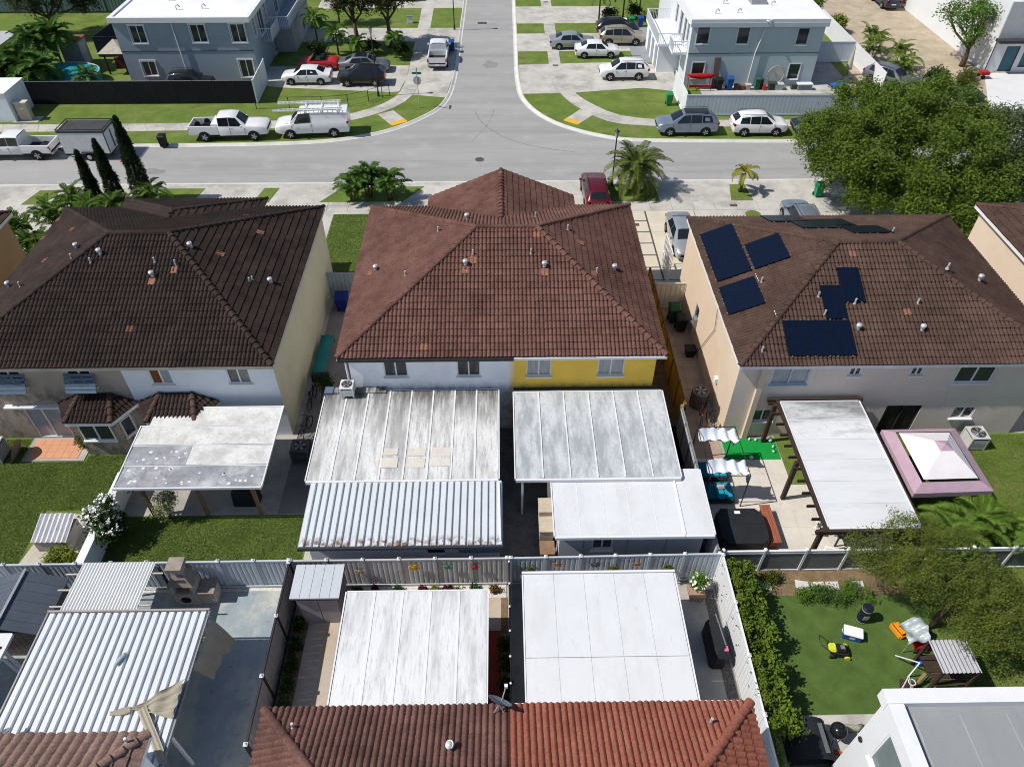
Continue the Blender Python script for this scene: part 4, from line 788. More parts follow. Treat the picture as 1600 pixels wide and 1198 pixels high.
# purple gazebo
t = thing('gazebo', 'canopy gazebo with a purple border and a white pyramid top', 'gazebo', (19.2, 21, 0))
PUR = mat('dusty_purple_fabric', (.42, .295, .365), .9, .1, 2, .06, .1, 30); WFAB = mat('white_fabric', (.74, .70, .72), .9, .07, 1.5, .04, .1, 20)
o4 = [(17.45, 19.15, 2.15), (20.92, 19.25, 2.15), (20.9, 22.9, 2.15), (17.45, 22.85, 2.15)]; i4 = [(17.85, 19.55, 2.42), (20.4, 19.6, 2.42), (20.35, 22.45, 2.42), (17.85, 22.45, 2.42)]; s4 = [(x, y, z-.28) for x, y, z in o4]
b = B(); b.loft([s4, o4, i4], False); b.out('border', PUR, t)
k4 = [(x*.93+19.15*.07, y*.93+21*.07, 2.48) for x, y, z in i4]; t4 = [(18.9, 20.75, 3.05), (19.5, 20.75, 3.05), (19.5, 21.35, 3.05), (18.9, 21.35, 3.05)]
for i in range(4): B().poly([k4[i], k4[(i+1) % 4], t4[(i+1) % 4], t4[i]]).out('canopy_panel', WFAB, t)
B().add(t4+[(19.2, 21.05, 3.2)], [(0, 1, 4), (1, 2, 4), (2, 3, 4), (3, 0, 4)]).out('top_vent', PUR, t)
for x, y in ((17.6, 19.3), (20.75, 19.4), (20.75, 22.75), (17.6, 22.7)): post(t, x, y, 2.2, .04, DARKM)
# middle and right flat roofs in the near yards
t = thing('patio_roof', 'whitish flat patio roof with grey streaks, over the brown tiled near roof', 'patio roof', (-3.3, 12.4, 0))
pan_roof(t, -5.92, -.7, 9.3, 14.5, 2.70, 2.70, 5, 'x', LIGHTG, .02, sw=.08)
for x, y in ((-5.8, 14.4), (-.8, 14.4), (-3.3, 14.4)): post(t, x, y, 2.6)
t = thing('patio_roof', 'clean white flat patio roof with thin seams, over the terracotta near roof', 'patio roof', (3.5, 12.7, 0))
for j, (y0, y1) in enumerate(((9.3, 11.85), (11.86, 15.15))):
    for i in range(5): B().box(.66+i*1.14, .66+(i+1)*1.14-.008, y0, y1-.008, 2.62, 2.70+.002*((i+j) % 2)).out('roof_panel', CLEANW, t)
B().bar((.6, 15.2, 2.68), (6.42, 15.2, 2.68), .09, .16).out('gutter', TRIM, t); B().bar((6.4, 9.3, 2.66), (6.4, 15.12, 2.66), .05, .12).out('side_trim', TRIM, t); B().bar((.62, 9.3, 2.66), (.62, 15.12, 2.66), .05, .12).out('side_trim', TRIM, t)
for x, y in ((.8, 15.0), (6.25, 15.0), (6.25, 12.0)): post(t, x, y, 2.6)
# lower left canopies
t = thing('ribbed_canopy', 'big white ribbed metal canopy over the blue patio at lower left', 'canopy', (-13.7, 11, 0))
rib_roof(t, -16.6, -10.85, 7.2, 13.75, 2.72, 2.72, 20, RIBW, RIBD, .80, .05)
B().bar((-16.65, 13.82, 2.74), (-10.8, 13.82, 2.74), .07, .16).out('header', mat('grey_brown_trim', (.36, .33, .32), .6), t)
for xx in (-16.64, -10.81): B().bar((xx, 7.2, 2.7), (xx, 13.78, 2.7), .05, .13).out('side_trim', GREYM, t)
for x, y in ((-16.5, 13.6), (-10.95, 13.6), (-16.5, 9.5), (-10.95, 9.5)): post(t, x, y, 2.65, .045)
t = thing('corrugated_canopy', 'finely corrugated white canopy with brown stains beside the grey shed', 'canopy', (-15, 15, 0))
CORR = mat('stained_corrugated_white', (.70, .70, .70), .6, .06, 1, .04, dirt=((.27, .20, .13), .61, .9, (1, .5, 1), .7))
b = B(); n = 96; b.loft([[(-16.42+2.8*k/n, y, z+.022*math.sin(k*math.pi/2)) for k in range(n+1)] for y, z in ((13.92, 2.52), (16.1, 2.42))], False, False); b.out('corrugated_sheet', CORR, t)
for y, zr in ((14.2, 2.45), (14.9, 2.42), (15.6, 2.385)): B().bar((-16.9, y, zr), (-13.2, y, zr), .06, .05).out('rafter', mat('pale_timber', (.5, .46, .4), .8), t)
for x, y in ((-16.2, 15.9), (-13.5, 15.9)): post(t, x, y, 2.4, .04, DARKM)
TARP = mat('tan_canvas', (.36, .325, .26), .95, .12, 1.5, .06, .2, 20)
def cloth(f, nu, nv): 
    b = B(); b.loft([[f(i/nu, j/nv) for j in range(nv+1)] for i in range(nu+1)], False, False); return b
t = thing('canvas_curtain', 'tan canvas curtain gathered at the right side of the ribbed canopy', 'curtain', (-10.4, 12, 0))
cloth(lambda u, v: (-10.76+.42*v*(1-.5*u)+.04*math.sin(u*19+v*2), 13.6-u*2.0+.25*v*u, 2.66-(1.75-.5*u)*v-.08*math.sin(u*9)*v), 22, 8).out('sheet', TARP, t, smooth=True)

t = thing('canvas_tarp', 'torn tan canvas tarp lying twisted on the ribbed canopy', 'tarp', (-11.4, 9.6, 2.8))
cloth(lambda u, v: (-12.35+1.5*u, 10.22+u*(1.0-1.35*v)+.03*math.sin(v*14)*u, 2.81+.15*abs(math.sin(v*10+u*3))*(.3+u)+.04*math.sin(u*15)), 18, 16).out('sheet', TARP, t, smooth=True)
cloth(lambda u, v: (-12.1+1.25*u+(.22+.12*u)*v, 10.15-1.65*u+.2*v*(1-u), 2.85+.06*abs(math.sin(v*7))+.03*math.sin(u*9)), 16, 8).out('fold', TARP, t, smooth=True)
cloth(lambda u, v: (-12.35-.62*u+.02*math.sin(v*6), 10.22-.12*u+.2*(v-.5)*(1+.3*math.sin(u*5)), 2.83+.05*abs(math.sin(v*6))), 8, 6).out('fold', TARP, t, smooth=True)
t = thing('bottle', 'crushed clear plastic bottle lying on the ribbed canopy', 'bottle', (-13.3, 12.0, 2.79)); B().tube([(-13.42, 11.75, 2.85), (-13.25, 12.1, 2.85), (-13.2, 12.2, 2.85)], [.06, .07, .02], 8).out('body', mat('clear_plastic', (.35, .5, .52), .2), t)
# sheds
t = thing('garden_shed', 'grey plank shed with a dark blue-grey gabled roof at the left edge', 'shed', (-18.3, 14.6, 0))
SH = mat('brown_grey_plank', (.20, .17, .155), .85, .15, 2, .1); SR = mat('slate_blue_panel', (.085, .10, .13), .55, .12, 1.5, .05)
for k in range(9):
    B().box(-19.6+k*.26, -19.36+k*.26, 13.55, 13.6, 0, 1.75).out('plank', SH, t); 
for k in range(8): B().box(-17.3, -17.25, 13.6+k*.26, 13.84+k*.26, 0, 1.75).out('plank', SH, t)
B().box(-19.58, -17.31, 13.61, 15.7, 0, 1.74).out('body', SH, t)
for k in range(6):
    y0 = 13.4+k*.4
    B().add([(-18.55, y0, 2.35), (-17.1, y0, 1.8), (-17.1, y0+.39, 1.8), (-18.55, y0+.39, 2.35), (-18.55, y0, 2.39), (-17.1, y0, 1.84), (-17.1, y0+.39, 1.84), (-18.55, y0+.39, 2.39)], [(0, 3, 2, 1), (4, 5, 6, 7), (0, 1, 5, 4), (1, 2, 6, 5), (2, 3, 7, 6), (3, 0, 4, 7)]).out('roof_panel', SR, t)
    B().add([(-18.56, y0, 2.35), (-20.0, y0, 1.8), (-20.0, y0+.39, 1.8), (-18.56, y0+.39, 2.35), (-18.56, y0, 2.39), (-20.0, y0, 1.84), (-20.0, y0+.39, 1.84), (-18.56, y0+.39, 2.39)], [(0, 1, 2, 3), (7, 6, 5, 4), (4, 5, 1, 0), (5, 6, 2, 1), (6, 7, 3, 2), (7, 4, 0, 3)]).out('roof_panel', SR, t)
B().bar((-18.55, 13.35, 2.42), (-18.55, 15.85, 2.42), .1, .06).out('ridge_trim', GREYM, t)
t = thing('patio_roof', 'white flat patio roof cut off by the lower left edge', 'patio roof', (-19.5, 12, 0))
pan_roof(t, -22, -17.75, 10.0, 13.1, 2.5, 2.5, 3, 'x', CLEANW, .02); post(t, -17.9, 12.6, 2.5); B().bar((-17.8, 12.3, 2.4), (-17.0, 11.9, .6), .09, .09).out('brace', TRIM, t)
t = thing('resin_shed', 'small grey shed with a pale ribbed lid roof and double doors beside the fence', 'shed', (-7.3, 15.35, 0))
GS = mat('mauve_grey_resin', (.24, .22, .24), .6, .08, 2, .04); GSR = mat('pale_grey_resin', (.50, .53, .57), .5, .05, 2, .03)
B().box(-8.1, -6.5, 14.78, 16.05, 0, 1.95).out('body', GS, t)
for k in range(2): B().box(-8.0+k*.76, -7.27+k*.76, 14.74, 14.775, .05, 1.8).out('door', GSR if False else mat('shed_door', (.33, .31, .33), .6), t)
for k in range(5): B().box(-8.24+k*.38, -7.875+k*.38, 14.64, 16.12, 1.98, 2.05).out('roof_panel', GSR, t)
B().box(-8.26, -6.34, 14.62, 16.13, 1.93, 1.978).out('roof_edge', DARKM, t)
# ------------------------------------------------------------------ fences
VIN = mat('blue_grey_vinyl', (.47, .52, .58), .6, .06, 1, .04); VINW = mat('white_vinyl_plank', (.72, .73, .75), .55, .05, 1, .03); VINM = mat('weathered_white_vinyl', (.48, .48, .49), .6, .10, 1.1, .06, dirt=((.33, .26, .22), .58, 1.2, (1, 1, .6), .5))
def fence(label, p, q, h, m, pw=.2, posts=1.4, pm=None, rail=True, cap='white', ridge=.016, z0=0, name='plank_fence'):
    p = Vector((*p, 0)); q = Vector((*q, 0)); L = (q-p).length; d = (q-p)/L; nn = Vector((d.y, -d.x, 0)); t = thing(name, label, 'fence', tuple((p+q)/2))
    n = max(1, int(round(L/pw))); w_ = L/n; s = B(); s.add([(-w_/2+.004, -.012, .03), (w_/2-.004, -.012, .03), (w_/2-.004, .03, .03), (-w_/2+.004, .03, .03), (-w_/2+.004, -.012, h-.05), (w_/2-.004, -.012, h-.05), (w_/2-.004, .03, h-.05), (-w_/2+.004, .03, h-.05), (-w_*.22, -.012-ridge, .03), (w_*.22, -.012-ridge, .03), (w_*.22, -.012-ridge, h-.05), (-w_*.22, -.012-ridge, h-.05)],
        [(0, 3, 2, 1), (1, 2, 6, 5), (2, 3, 7, 6), (3, 0, 4, 7), (0, 8, 11, 4), (8, 9, 10, 11), (9, 1, 5, 10), (4, 11, 10, 5, 6, 7)]); me = s.mesh('plank'); me.materials.append(m)
    ang = math.atan2(d.y, d.x)
    for i in range(n): piece('plank', me, t, Matrix.Translation(p+d*(i+.5)*w_+Vector((0, 0, z0))) @ Matrix.Rotation(ang, 4, 'Z'))
    pm = pm or m
    if rail: B().bar(p+Vector((0, 0, h-.02)), q+Vector((0, 0, h-.02)), .07, .09).out('top_rail', pm, t); B().bar(p+Vector((0, 0, .1))+nn*.07, q+Vector((0, 0, .1))+nn*.07, .05, .1).out('bottom_rail', pm, t)
    if posts:
        k = max(1, int(round(L/posts))); pb = B().box(-.055, .055, -.055, .055, 0, h+.04).mesh('post'); pb.materials.append(pm)
        cb = B().box(-.07, .07, -.07, .07, h+.04, h+.075).add([(-.06, -.06, h+.075), (.06, -.06, h+.075), (.06, .06, h+.075), (-.06, .06, h+.075), (0, 0, h+.15)], [(0, 1, 4), (1, 2, 4), (2, 3, 4), (3, 0, 4)]).mesh('post_cap'); cb.materials.append(TRIM)
        for i in range(k+1):
            mw = Matrix.Translation(p+d*L*i/k-nn*.0) @ Matrix.Rotation(ang, 4, 'Z'); piece('post', pb, t, mw); 
            if cap: piece('post_cap', cb, t, mw)
    return t
fence('blue-grey plank fence behind the grey shed and ribbed canopies at lower left', (-27, 16.38), (-8.66, 16.44), 1.85, VIN)
fence('stained whitish plank fence hung with garden ornaments, between grey shed and thin posts', (-8.6, 16.42), (.05, 16.42), 1.85, VINM)
fence('blue-grey plank fence behind the clean white flat roof', (.2, 16.42), (8.6, 16.5), 1.85, VIN)
fence('grey panel fence dividing the blue patio from the rust stained patio', (-8.62, 9.4), (-8.62, 16.3), 1.9, mat('mauve_grey_vinyl', (.30, .28, .29), .6, .08, 1, .05), pw=.3, posts=2.3, pm=DARKM)
fence('bright white plank wall along the hedge at lower right', (8.7, 8.0), (8.7, 16.4), 1.9, VINW, pw=.2, posts=1.9)
fence('pale grey fence along the alley between middle and right back yards', (8.62, 16.75), (8.62, 24.9), 1.8, mat('grey_white_panel', (.50, .52, .53), .6, .07, 1, .05), pw=.3, posts=1.15, pm=GREYM, cap=None)
fence('mustard yellow fence along the right side of the middle house', (8.82, 25.0), (8.82, 36.4), 1.8, mat('mustard_paint', (.42, .27, .05), .8, .15, 1, .08), pw=.3, posts=1.6, pm=mat('mustard_dark', (.16, .09, .03), .8), cap=None)
fence('grey plank gate across the dark alley left of the middle house', (-10.5, 36.2), (-7.3, 36.2), 1.8, mat('slate_vinyl', (.33, .37, .42), .6, .08, 1, .05), pw=.25, posts=0)
fence('cream plank gate across the alley beside the right house', (8.95, 34.9), (10.7, 34.9), 1.8, mat('cream_vinyl', (.62, .58, .50), .6, .08, 1, .05), pw=.29, posts=0)
# thin post fence between the two near yards
t = thing('post_fence', 'dark mesh fence with thin posts and white knobs between the two near flat roofs', 'fence', (.13, 12.8, 0))
for i in range(8): y = 9.35+i*.98; B().box(.1, .16, y-.03, y+.03, 0, 1.9).out('post', DARKM, t); B().sphere((.13, y, 1.95), .05, .05, .05, 8, 5).out('knob', TRIM, t, smooth=True)
B().box(.12, .14, 9.35, 16.35, .05, 1.85).out('screen', mat('black_mesh', (.025, .027, .03), .8), t)
# fence with rails behind the stone patio
t = thing('rail_fence', 'white post and rail fence with panels tinted grey for shade below the stone patio', 'fence', (13, 16.85, 0))
GPAN = mat('shade_grey_panel', (.16, .17, .175), .5, .2, 1.4, .1)  # white vinyl panels given a dark grey colour for the shade on them
for i in range(10):
    x = 8.9+i*1.72; B().box(x-.05, x+.05, 16.8, 16.9, 0, 1.5).out('post', TRIM, t); B().sphere((x, 16.85, 1.57), .09, .09, .08, 10, 6).out('post_cap', TRIM, t, smooth=True)
    if i < 9: B().box(x+.055, x+1.665, 16.84, 16.86, .12, 1.3).out('panel', GPAN, t)
for z in (.08, 1.33, 1.46): B().box(8.9, 24.4, 16.81, 16.89, z-.03, z+.03).out('rail', TRIM, t)
t = thing('low_wall', 'low white wall dividing the two back lawns of the left house', 'wall', (-17.4, 19.2, 0)); B().box(-17.55, -17.3, 16.9, 21.6, 0, 1.15).out('body', WHITEW, t, bevel=.015); B().box(-17.6, -17.25, 16.88, 21.65, 1.15, 1.2).out('coping', WHITE, t)
# far fences
t = thing('screen_fence', 'long black screened fence along the lawn in front of the left grey house', 'fence', (-32, 64.9, 0))
for i in range(13):
    x = -42.8+i*1.76; B().cyl(x, 64.9, 0, 2.05, .035, 6).out('post', DARKM, t)
    if i < 12: B().box(x+.02, x+1.74, 64.88, 64.91, .04, 1.98).out('screen', mat('black_screen', (.018, .018, .022), .85, .25, .8, .1), t)
B().bar((-42.8, 64.9, 2.02), (-21.7, 64.9, 2.02), .05, .05).out('top_rail', GREYM, t)
fence('white plank gate fence running back beside the left grey house', (-21.7, 64.9), (-21.9, 69.8), 2.0, VINW, pw=.24, posts=2.4)
fence('white plank fence behind the silver and white parked cars', (15.8, 61.75), (33, 61.6), 1.8, mat('pale_blue_vinyl', (.52, .58, .66), .6, .05, .8, .04), pw=.33, posts=0, ridge=.004)
fence('short white fence closing the right grey house yard', (15.75, 66.9), (15.85, 61.8), 1.9, VINW, pw=.26, posts=0)
fence('white fence beyond the right grey house', (28.8, 73.9), (34.5, 73.9), 1.9, mat('pale_blue_vinyl', (1, 1, 1)), pw=.33, posts=0, ridge=.004)
fence('white slanting fence beside the sandy plot', (34.6, 66.3), (34.6, 84), 1.8, VINW, pw=.33, posts=0, ridge=.004)
t = thing('chain_link_fence', 'low black chain link fence round the corner lawn behind the white van', 'fence', (-16, 63.6, 0))
pl = smooth([(-21.5, 63.7), (-17, 63.7), (-13.5, 64.1), (-11.2, 65.6), (-10.1, 66.4)], 3); CLM = mat('black_chain_link', (.02, .02, .02), .6)
for i, p in enumerate(pl[::2]): B().cyl(p[0], p[1], 0, 1.05, .03, 6).out('post', CLM, t)
for z in (1.04, .55, .08): B().tube([(p[0], p[1], z) for p in pl], .018 if z > 1 else .008, 5).out('rail', CLM, t)
# ------------------------------------------------------------------ grey apartment houses
GREYL = mat('blue_grey_stucco', (.29, .355, .415), .88, .06, .7, .05, .03, 40); GREYR = mat('pale_blue_grey_stucco', (.50, .575, .64), .88, .05, .7, .04, .03, 40)
ROOFW = mat('white_flat_roof', (.76, .76, .77), .75, .06, .5, .05, dirt=[((.45, .42, .38), .64, .5, (1, 1, 1), .6), ((.25, .2, .18), .74, .9, (1, 1, 1), .8)])
def flat_roof(t, x0, x1, y0, y1, z, pm, rm, par=.3, w_=.22):
    b = B().box(x0, x1, y0, y1, z-.25, z-.02); b.out('roof_deck', rm, t)
    for nm, (a, c, e, g) in (('rear', (x0-.15, x1+.15, y0-.15, y0+w_)), ('front', (x0-.15, x1+.15, y1-w_, y1+.15)), ('left', (x0-.15, x0+w_, y0+w_, y1-w_)), ('right', (x1-w_, x1+.15, y0+w_, y1-w_))):
        B().box(a, c, e, g, z-.35, z+par*.3).out('parapet', pm, t)
t = thing('grey_apartment_house', 'two storey blue-grey house with a white flat roof at upper left', 'house', (-28.5, 77, 0))
HGL = t; up = [(-33.3, -32.0, 3.42, 4.92), (-27.88, -26.55, 3.46, 4.98), (-24.3, -23.0, 3.46, 5.02)]; lo = [(-33.25, -32.0, .5, 1.8), (-24.25, -23.0, .34, 1.9)]
rops = [(71.2, 72.1, 3.5, 5.0), (73.2, 75.0, 2.9, 5.0), (75.5, 76.4, 3.4, 5.0), (76.6, 77.6, .05, 2.2), (79.5, 81.0, 2.9, 5.0)]
walls(t, 'wall', -34.7, -22.6, 70.1, 86, 5.35, GREYL, up+lo, sides='rlf', right_ops=rops)
for wv in up+lo: rwin(t, 70.1, wv, fm=TRIM, trim=.14)
for wv in rops: window(t, (-22.6, 70.1), (0, 1), (wv[0]-70.1, wv[1]-70.1, wv[2], wv[3]), fm=TRIM, trim=.1)
flat_roof(t, -34.75, -22.5, 70.0, 86, 5.55, TRIM, ROOFW)
for z in (2.7,): B().box(-34.7, -22.6, 70.07, 70.1, z-.02, z+.02).out('score_line', DARKM, t)
B().tube([(-29.4, 70.0, 5.2), (-29.3, 69.98, 3), (-29.2, 69.98, 0)], .05, 8).out('downspout', TRIM, t)
for x, y in ((-29.5, 72.4), (-27.2, 72.6), (-31, 75), (-26, 76.5)):
    B().tube([(x, y, 5.5), (x, y, 5.85), (x+.2, y, 5.95), (x+.35, y, 5.75)], .06, 8).out('roof_vent', GALV, t)
def balcony(t, x0, x1, y0, y1, z, side, sm, label=None):
    b = B().box(x0, x1, y0, y1, z-.18, z); o = b.out('balcony', sm, t)
    r = B()
    xs = x1 if side > 0 else x0
    n = int((y1-y0)/.16)
    for i in range(n+1): r.box(xs-.015*side-.015, xs-.015*side+.015, y0+(y1-y0)*i/n-.015, y0+(y1-y0)*i/n+.015, z, z+.95)
    m = int(abs(x1-x0)/.16)
    for yy in (y0+.02, y1-.02):
        for i in range(m): r.box(x0+(x1-x0)*i/m-.012, x0+(x1-x0)*i/m+.012, yy-.012, yy+.012, z, z+.95)
    rr = r.out('balusters', TRIM, o, kind='stuff')
    h = B().bar((xs-.015*side, y0, z+.97), (xs-.015*side, y1, z+.97), .06, .05); h.bar((x0, y0+.02, z+.97), (x1, y0+.02, z+.97), .05, .05); h.bar((x0, y1-.02, z+.97), (x1, y1-.02, z+.97), .05, .05); h.out('handrail', TRIM, o)
balcony(t, -22.58, -21.5, 72.8, 76.0, 2.75, 1, GREYL); balcony(t, -22.58, -20.6, 76.2, 85, 2.75, 1, GREYL)
B().box(-22.58, -20.7, 77.5, 85.5, -.05, 2.55).out('ground_wing', mat('pale_grey_stucco', (.42, .44, .46), .85), t)
t = thing('grey_apartment_house', 'two storey pale blue-grey house with a white flat roof at upper right', 'house', (23, 76, 0))
up = [(17.4, 18.55, 3.77, 5.22), (21.0, 22.1, 3.75, 5.16), (26.35, 27.4, 3.67, 5.08)]; lo = [(17.45, 18.6, .77, 2.15), (26.35, 27.4, .6, 1.99)]
lops = [(69.0, 69.7, 3.5, 5.1), (70.3, 71.2, 3.0, 5.1), (72.0, 73.2, 2.9, 5.1), (74.4, 75.3, 3.4, 5.1)]
walls(t, 'wall', 16.9, 28.7, 68.1, 84, 5.6, GREYR, up+lo, sides='rf'); b = B(); facade(b, (16.9, 84), (0, -1), 15.9, -.05, 5.6, [(84-c, 84-a, e, g) for a, c, e, g in lops]); b.out('side_wall', mat('white_side_stucco', (.62, .64, .66), .85), t)
for wv in up+lo: rwin(t, 68.1, wv, fm=TRIM, split=1, trim=.05)
for a, c, e, g in lops: window(t, (16.9, 84), (0, -1), (84-c, 84-a, e, g), fm=TRIM, split=1, trim=.08)
flat_roof(t, 16.85, 28.75, 68.0, 84, 5.8, TRIM, ROOFW, w_=.12)
B().box(16.7, 28.9, 67.83, 67.86, 5.25, 5.6).out('fascia', GREYR, t)
for x in (20.0, 24.6): pass
for z in (2.95,): B().box(16.9, 28.7, 68.07, 68.1, z-.02, z+.02).out('score_line', DARKM, t)
B().tube([(23.4, 68.0, 5.3), (22.9, 67.97, 3), (22.75, 67.97, .1)], .05, 8).out('downspout', TRIM, t)
for x, y in ((19.2, 69.8), (21.2, 69.9), (24.8, 72), (20.5, 72.5)): B().tube([(x, y, 5.75), (x, y, 6.05), (x+.15, y, 6.15), (x+.3, y, 6.0)], .06, 8).out('roof_vent', GALV, t)
B().box(23.0, 24.4, 72.2, 73.4, 5.78, 6.1).out('roof_hatch', GREYM, t)
B().tube([(23.0, 68.2, 5.85), (23.4, 67.7, 5.75), (23.8, 67.9, 5.85)], .06, 6).out('floodlight', TRIM, t)
balcony(t, 15.6, 16.88, 68.7, 70.6, 2.8, -1, WHITEW); balcony(t, 14.6, 16.88, 70.8, 78, 2.8, -1, WHITEW)
B().box(14.9, 16.88, 71.6, 78.5, -.05, 2.62).out('ground_wing', WHITEW, t)
for y0 in (72.0, 74.0, 76.0): B().box(14.86, 14.9, y0, y0+1.1, .1, 2.2).out('door', mat('grey_door', (.30, .31, .33), .5), t)
t = thing('modern_building', 'white modern building with a dark canopy band at the upper right edge', 'building', (53, 82, 0))
walls(t, 'wall', 46.4, 62, 71.0, 96, 6.3, mat('bright_white_stucco', (.68, .69, .705), .85, .04, .6, .03, dirt=((.55, .55, .56), .6, .8, (1, 1, .3), .3)), [(47.6, 48.9, .1, 2.4), (49.4, 51.5, .5, 2.4)], sides='rlft')
rwin(t, 71.0, (47.6, 48.9, .1, 2.4), fm=DARKM, gm=mat('teal_glass', (.05, .13, .17), .1), split=1, sill=False); rwin(t, 71.0, (49.4, 51.5, .5, 2.4), fm=DARKM, gm=mat('teal_glass', (1, 1, 1)), split=2)
B().box(46.2, 62, 70.2, 71.0, 2.9, 3.15).out('canopy_band', mat('charcoal_band', (.05, .05, .055), .6), t); B().box(46.38, 46.42, 70.95, 71.05, 0, 3).out('corner_trim', DARKM, t)
B().box(46.3, 62, 70.85, 70.998, 3.16, 6.3).out('upper_front', mat('shade_grey_stucco', (.46, .47, .48), .85), t)  # slab over the white front, coloured grey for the shade on that side
for y in (80, 84): B().box(46.36, 46.4, y, y+1.2, 3.3, 4.6).out('niche', mat('pale_recess', (.6, .61, .62), .8), t)
# lower right building
t = thing('flat_roof_building', 'white building with a grey membrane flat roof at the lower right corner', 'building', (18, 3, 0))
walls(t, 'wall', 11.1, 28, -6, 9.0, 5.95, mat('bright_white_stucco', (1, 1, 1)), sides='rf'); b = B(); facade(b, (11.1, 9.0), (0, -1), 15, -.05, 5.95, [(.75, 2.6, 3.3, 5.1)]); b.out('side_wall', mat('bright_white_stucco', (1, 1, 1)), t)
window(t, (11.1, 9.0), (0, -1), (.75, 2.6, 3.3, 5.1), fm=TRIM, split=1, gm=mat('grey_green_glass', (.16, .20, .20), .12))
B().box(11.05, 28, -6, 9.05, 5.7, 5.78).out('roof_deck', STEEL, t)
for i in range(5): B().box(11.6+i*1.35, 11.64+i*1.35, -6, 8.5, 5.78, 5.79).out('membrane_seam', mat('pale_seam', (.34, .35, .36), .8), t)
B().box(10.9, 28, 8.72, 9.15, 5.6, 6.05).out('parapet', TRIM, t); B().box(10.9, 11.35, -6, 8.71, 5.6, 6.05).out('parapet', TRIM, t)
B().disc((11.06, 8.8, 3.2), (1, 0, 0), .09, .06, 12).out('wall_vent', DARKM, t)
# annex at the left edge of the far lawn
t = thing('white_garden_wall', 'tall white wall end at the left edge beside the far lawn', 'wall', (-42.5, 62, 0)); B().box(-46, -41.3, 61.3, 64.6, 0, 2.4).out('body', WHITEW, t, bevel=.02); B().box(-46, -41.25, 61.25, 64.65, 2.4, 2.48).out('coping', WHITE, t)
t = thing('utility_box', 'beige utility cabinet standing by the white wall on the far lawn', 'utility box', (-40.6, 61.9, 0)); B().box(-41.1, -40.1, 61.6, 62.1, 0, 1.5).out('cabinet', mat('beige_metal', (.5, .44, .37), .6), t, bevel=.02); B().box(-41.15, -40.05, 61.55, 62.15, 1.5, 1.58).out('lid', mat('pale_metal', (.62, .58, .5), .5), t); B().box(-40.7, -40.4, 61.58, 61.6, 1.0, 1.12).out('sticker', WHITE, t); B().box(-41.6, -39.5, 61.2, 62.4, -.05, .03).out('plinth', CONC, t)
# ------------------------------------------------------------------ vehicles
def paint(name, c, metal=0.0, rough=.28): return mat(name, c, rough, .03, 2, .01, metal=metal, spec=.5, coat=.6)
P_WHITE = paint('white_car_paint', (.78, .78, .78)); P_BLACK = paint('black_car_paint', (.012, .013, .016)); P_SILV = paint('silver_car_paint', (.42, .44, .47), .5); P_GREY = paint('grey_car_paint', (.22, .23, .25), .5)
P_TAN = paint('tan_car_paint', (.42, .36, .28), .4); P_MAR = paint('maroon_car_paint', (.13, .008, .018), .3); P_BLUE = paint('blue_grey_car_paint', (.26, .31, .38), .5); P_RED = paint('red_car_paint', (.45, .012, .015)); P_NAVY = paint('navy_car_paint', (.015, .025, .06), .3)
CHROME = mat('wheel_alloy', (.50, .50, .51), .3, .05, 2, .02, metal=.7); HLIGHT = mat('headlight', (.75, .76, .78), .1); TLIGHT = mat('taillight', (.35, .01, .012), .2); TRIMB = mat('car_black_trim', (.02, .02, .02), .6)
KIND = {
 'sedan': dict(L=4.6, st=[(-2.30,.36,.72,.86,.70,.62),(-2.24,.25,.84,1.01,.83,.74),(-1.72,.20,.93,1.05,.89,.77),(-1.0,.19,.95,1.39,.905,.63),(-.15,.19,.94,1.44,.91,.65),(.42,.19,.92,1.40,.91,.64),(1.15,.19,.90,.98,.90,.79),(1.72,.2,.84,.93,.89,.78),(2.14,.25,.76,.85,.85,.74),(2.30,.33,.62,.70,.74,.64)], k=(2,3,4,5,6), wb=(-1.35,1.38), r=.32),
 'suv': dict(L=4.6, st=[(-2.29,.42,.95,1.08,.78,.70),(-2.20,.30,1.06,1.16,.88,.75),(-1.70,.26,1.07,1.56,.91,.63),(-.95,.25,1.06,1.66,.92,.66),(-.1,.25,1.04,1.69,.925,.67),(.42,.25,1.03,1.63,.925,.66),(1.27,.25,1.02,1.10,.92,.80),(1.80,.26,.98,1.06,.91,.80),(2.17,.31,.90,.99,.87,.76),(2.30,.40,.76,.85,.79,.69)], k=(1,2,4,5,6), wb=(-1.33,1.36), r=.36),
 'van': dict(L=6.1, st=[(-3.06,.5,1.2,1.32,.90,.84),(-3.0,.36,1.30,2.04,.98,.85),(-1.5,.34,1.3,2.12,1.0,.86),(0,.34,1.3,2.13,1.0,.86),(.95,.34,1.28,2.07,1.0,.85),(1.75,.34,1.2,1.31,1.0,.88),(2.55,.36,1.12,1.22,.98,.87),(2.95,.42,1.02,1.10,.94,.84),(3.07,.52,.86,.94,.86,.76)], k=(0,1,3,4,5), wb=(-1.75,1.85), r=.38),
 'pickup': dict(L=5.9, st=[(-.72,.42,1.18,1.80,.93,.72),(-.68,.40,1.18,1.84,.95,.75),(.15,.4,1.17,1.88,.95,.76),(.72,.4,1.16,1.82,.95,.74),(1.35,.4,1.13,1.22,.95,.84),(2.1,.42,1.12,1.21,.95,.86),(2.72,.46,1.08,1.17,.93,.84),(2.9,.5,.94,1.03,.88,.80)], k=(0,1,2,3,4), wb=(-1.85,1.85), r=.40),
}
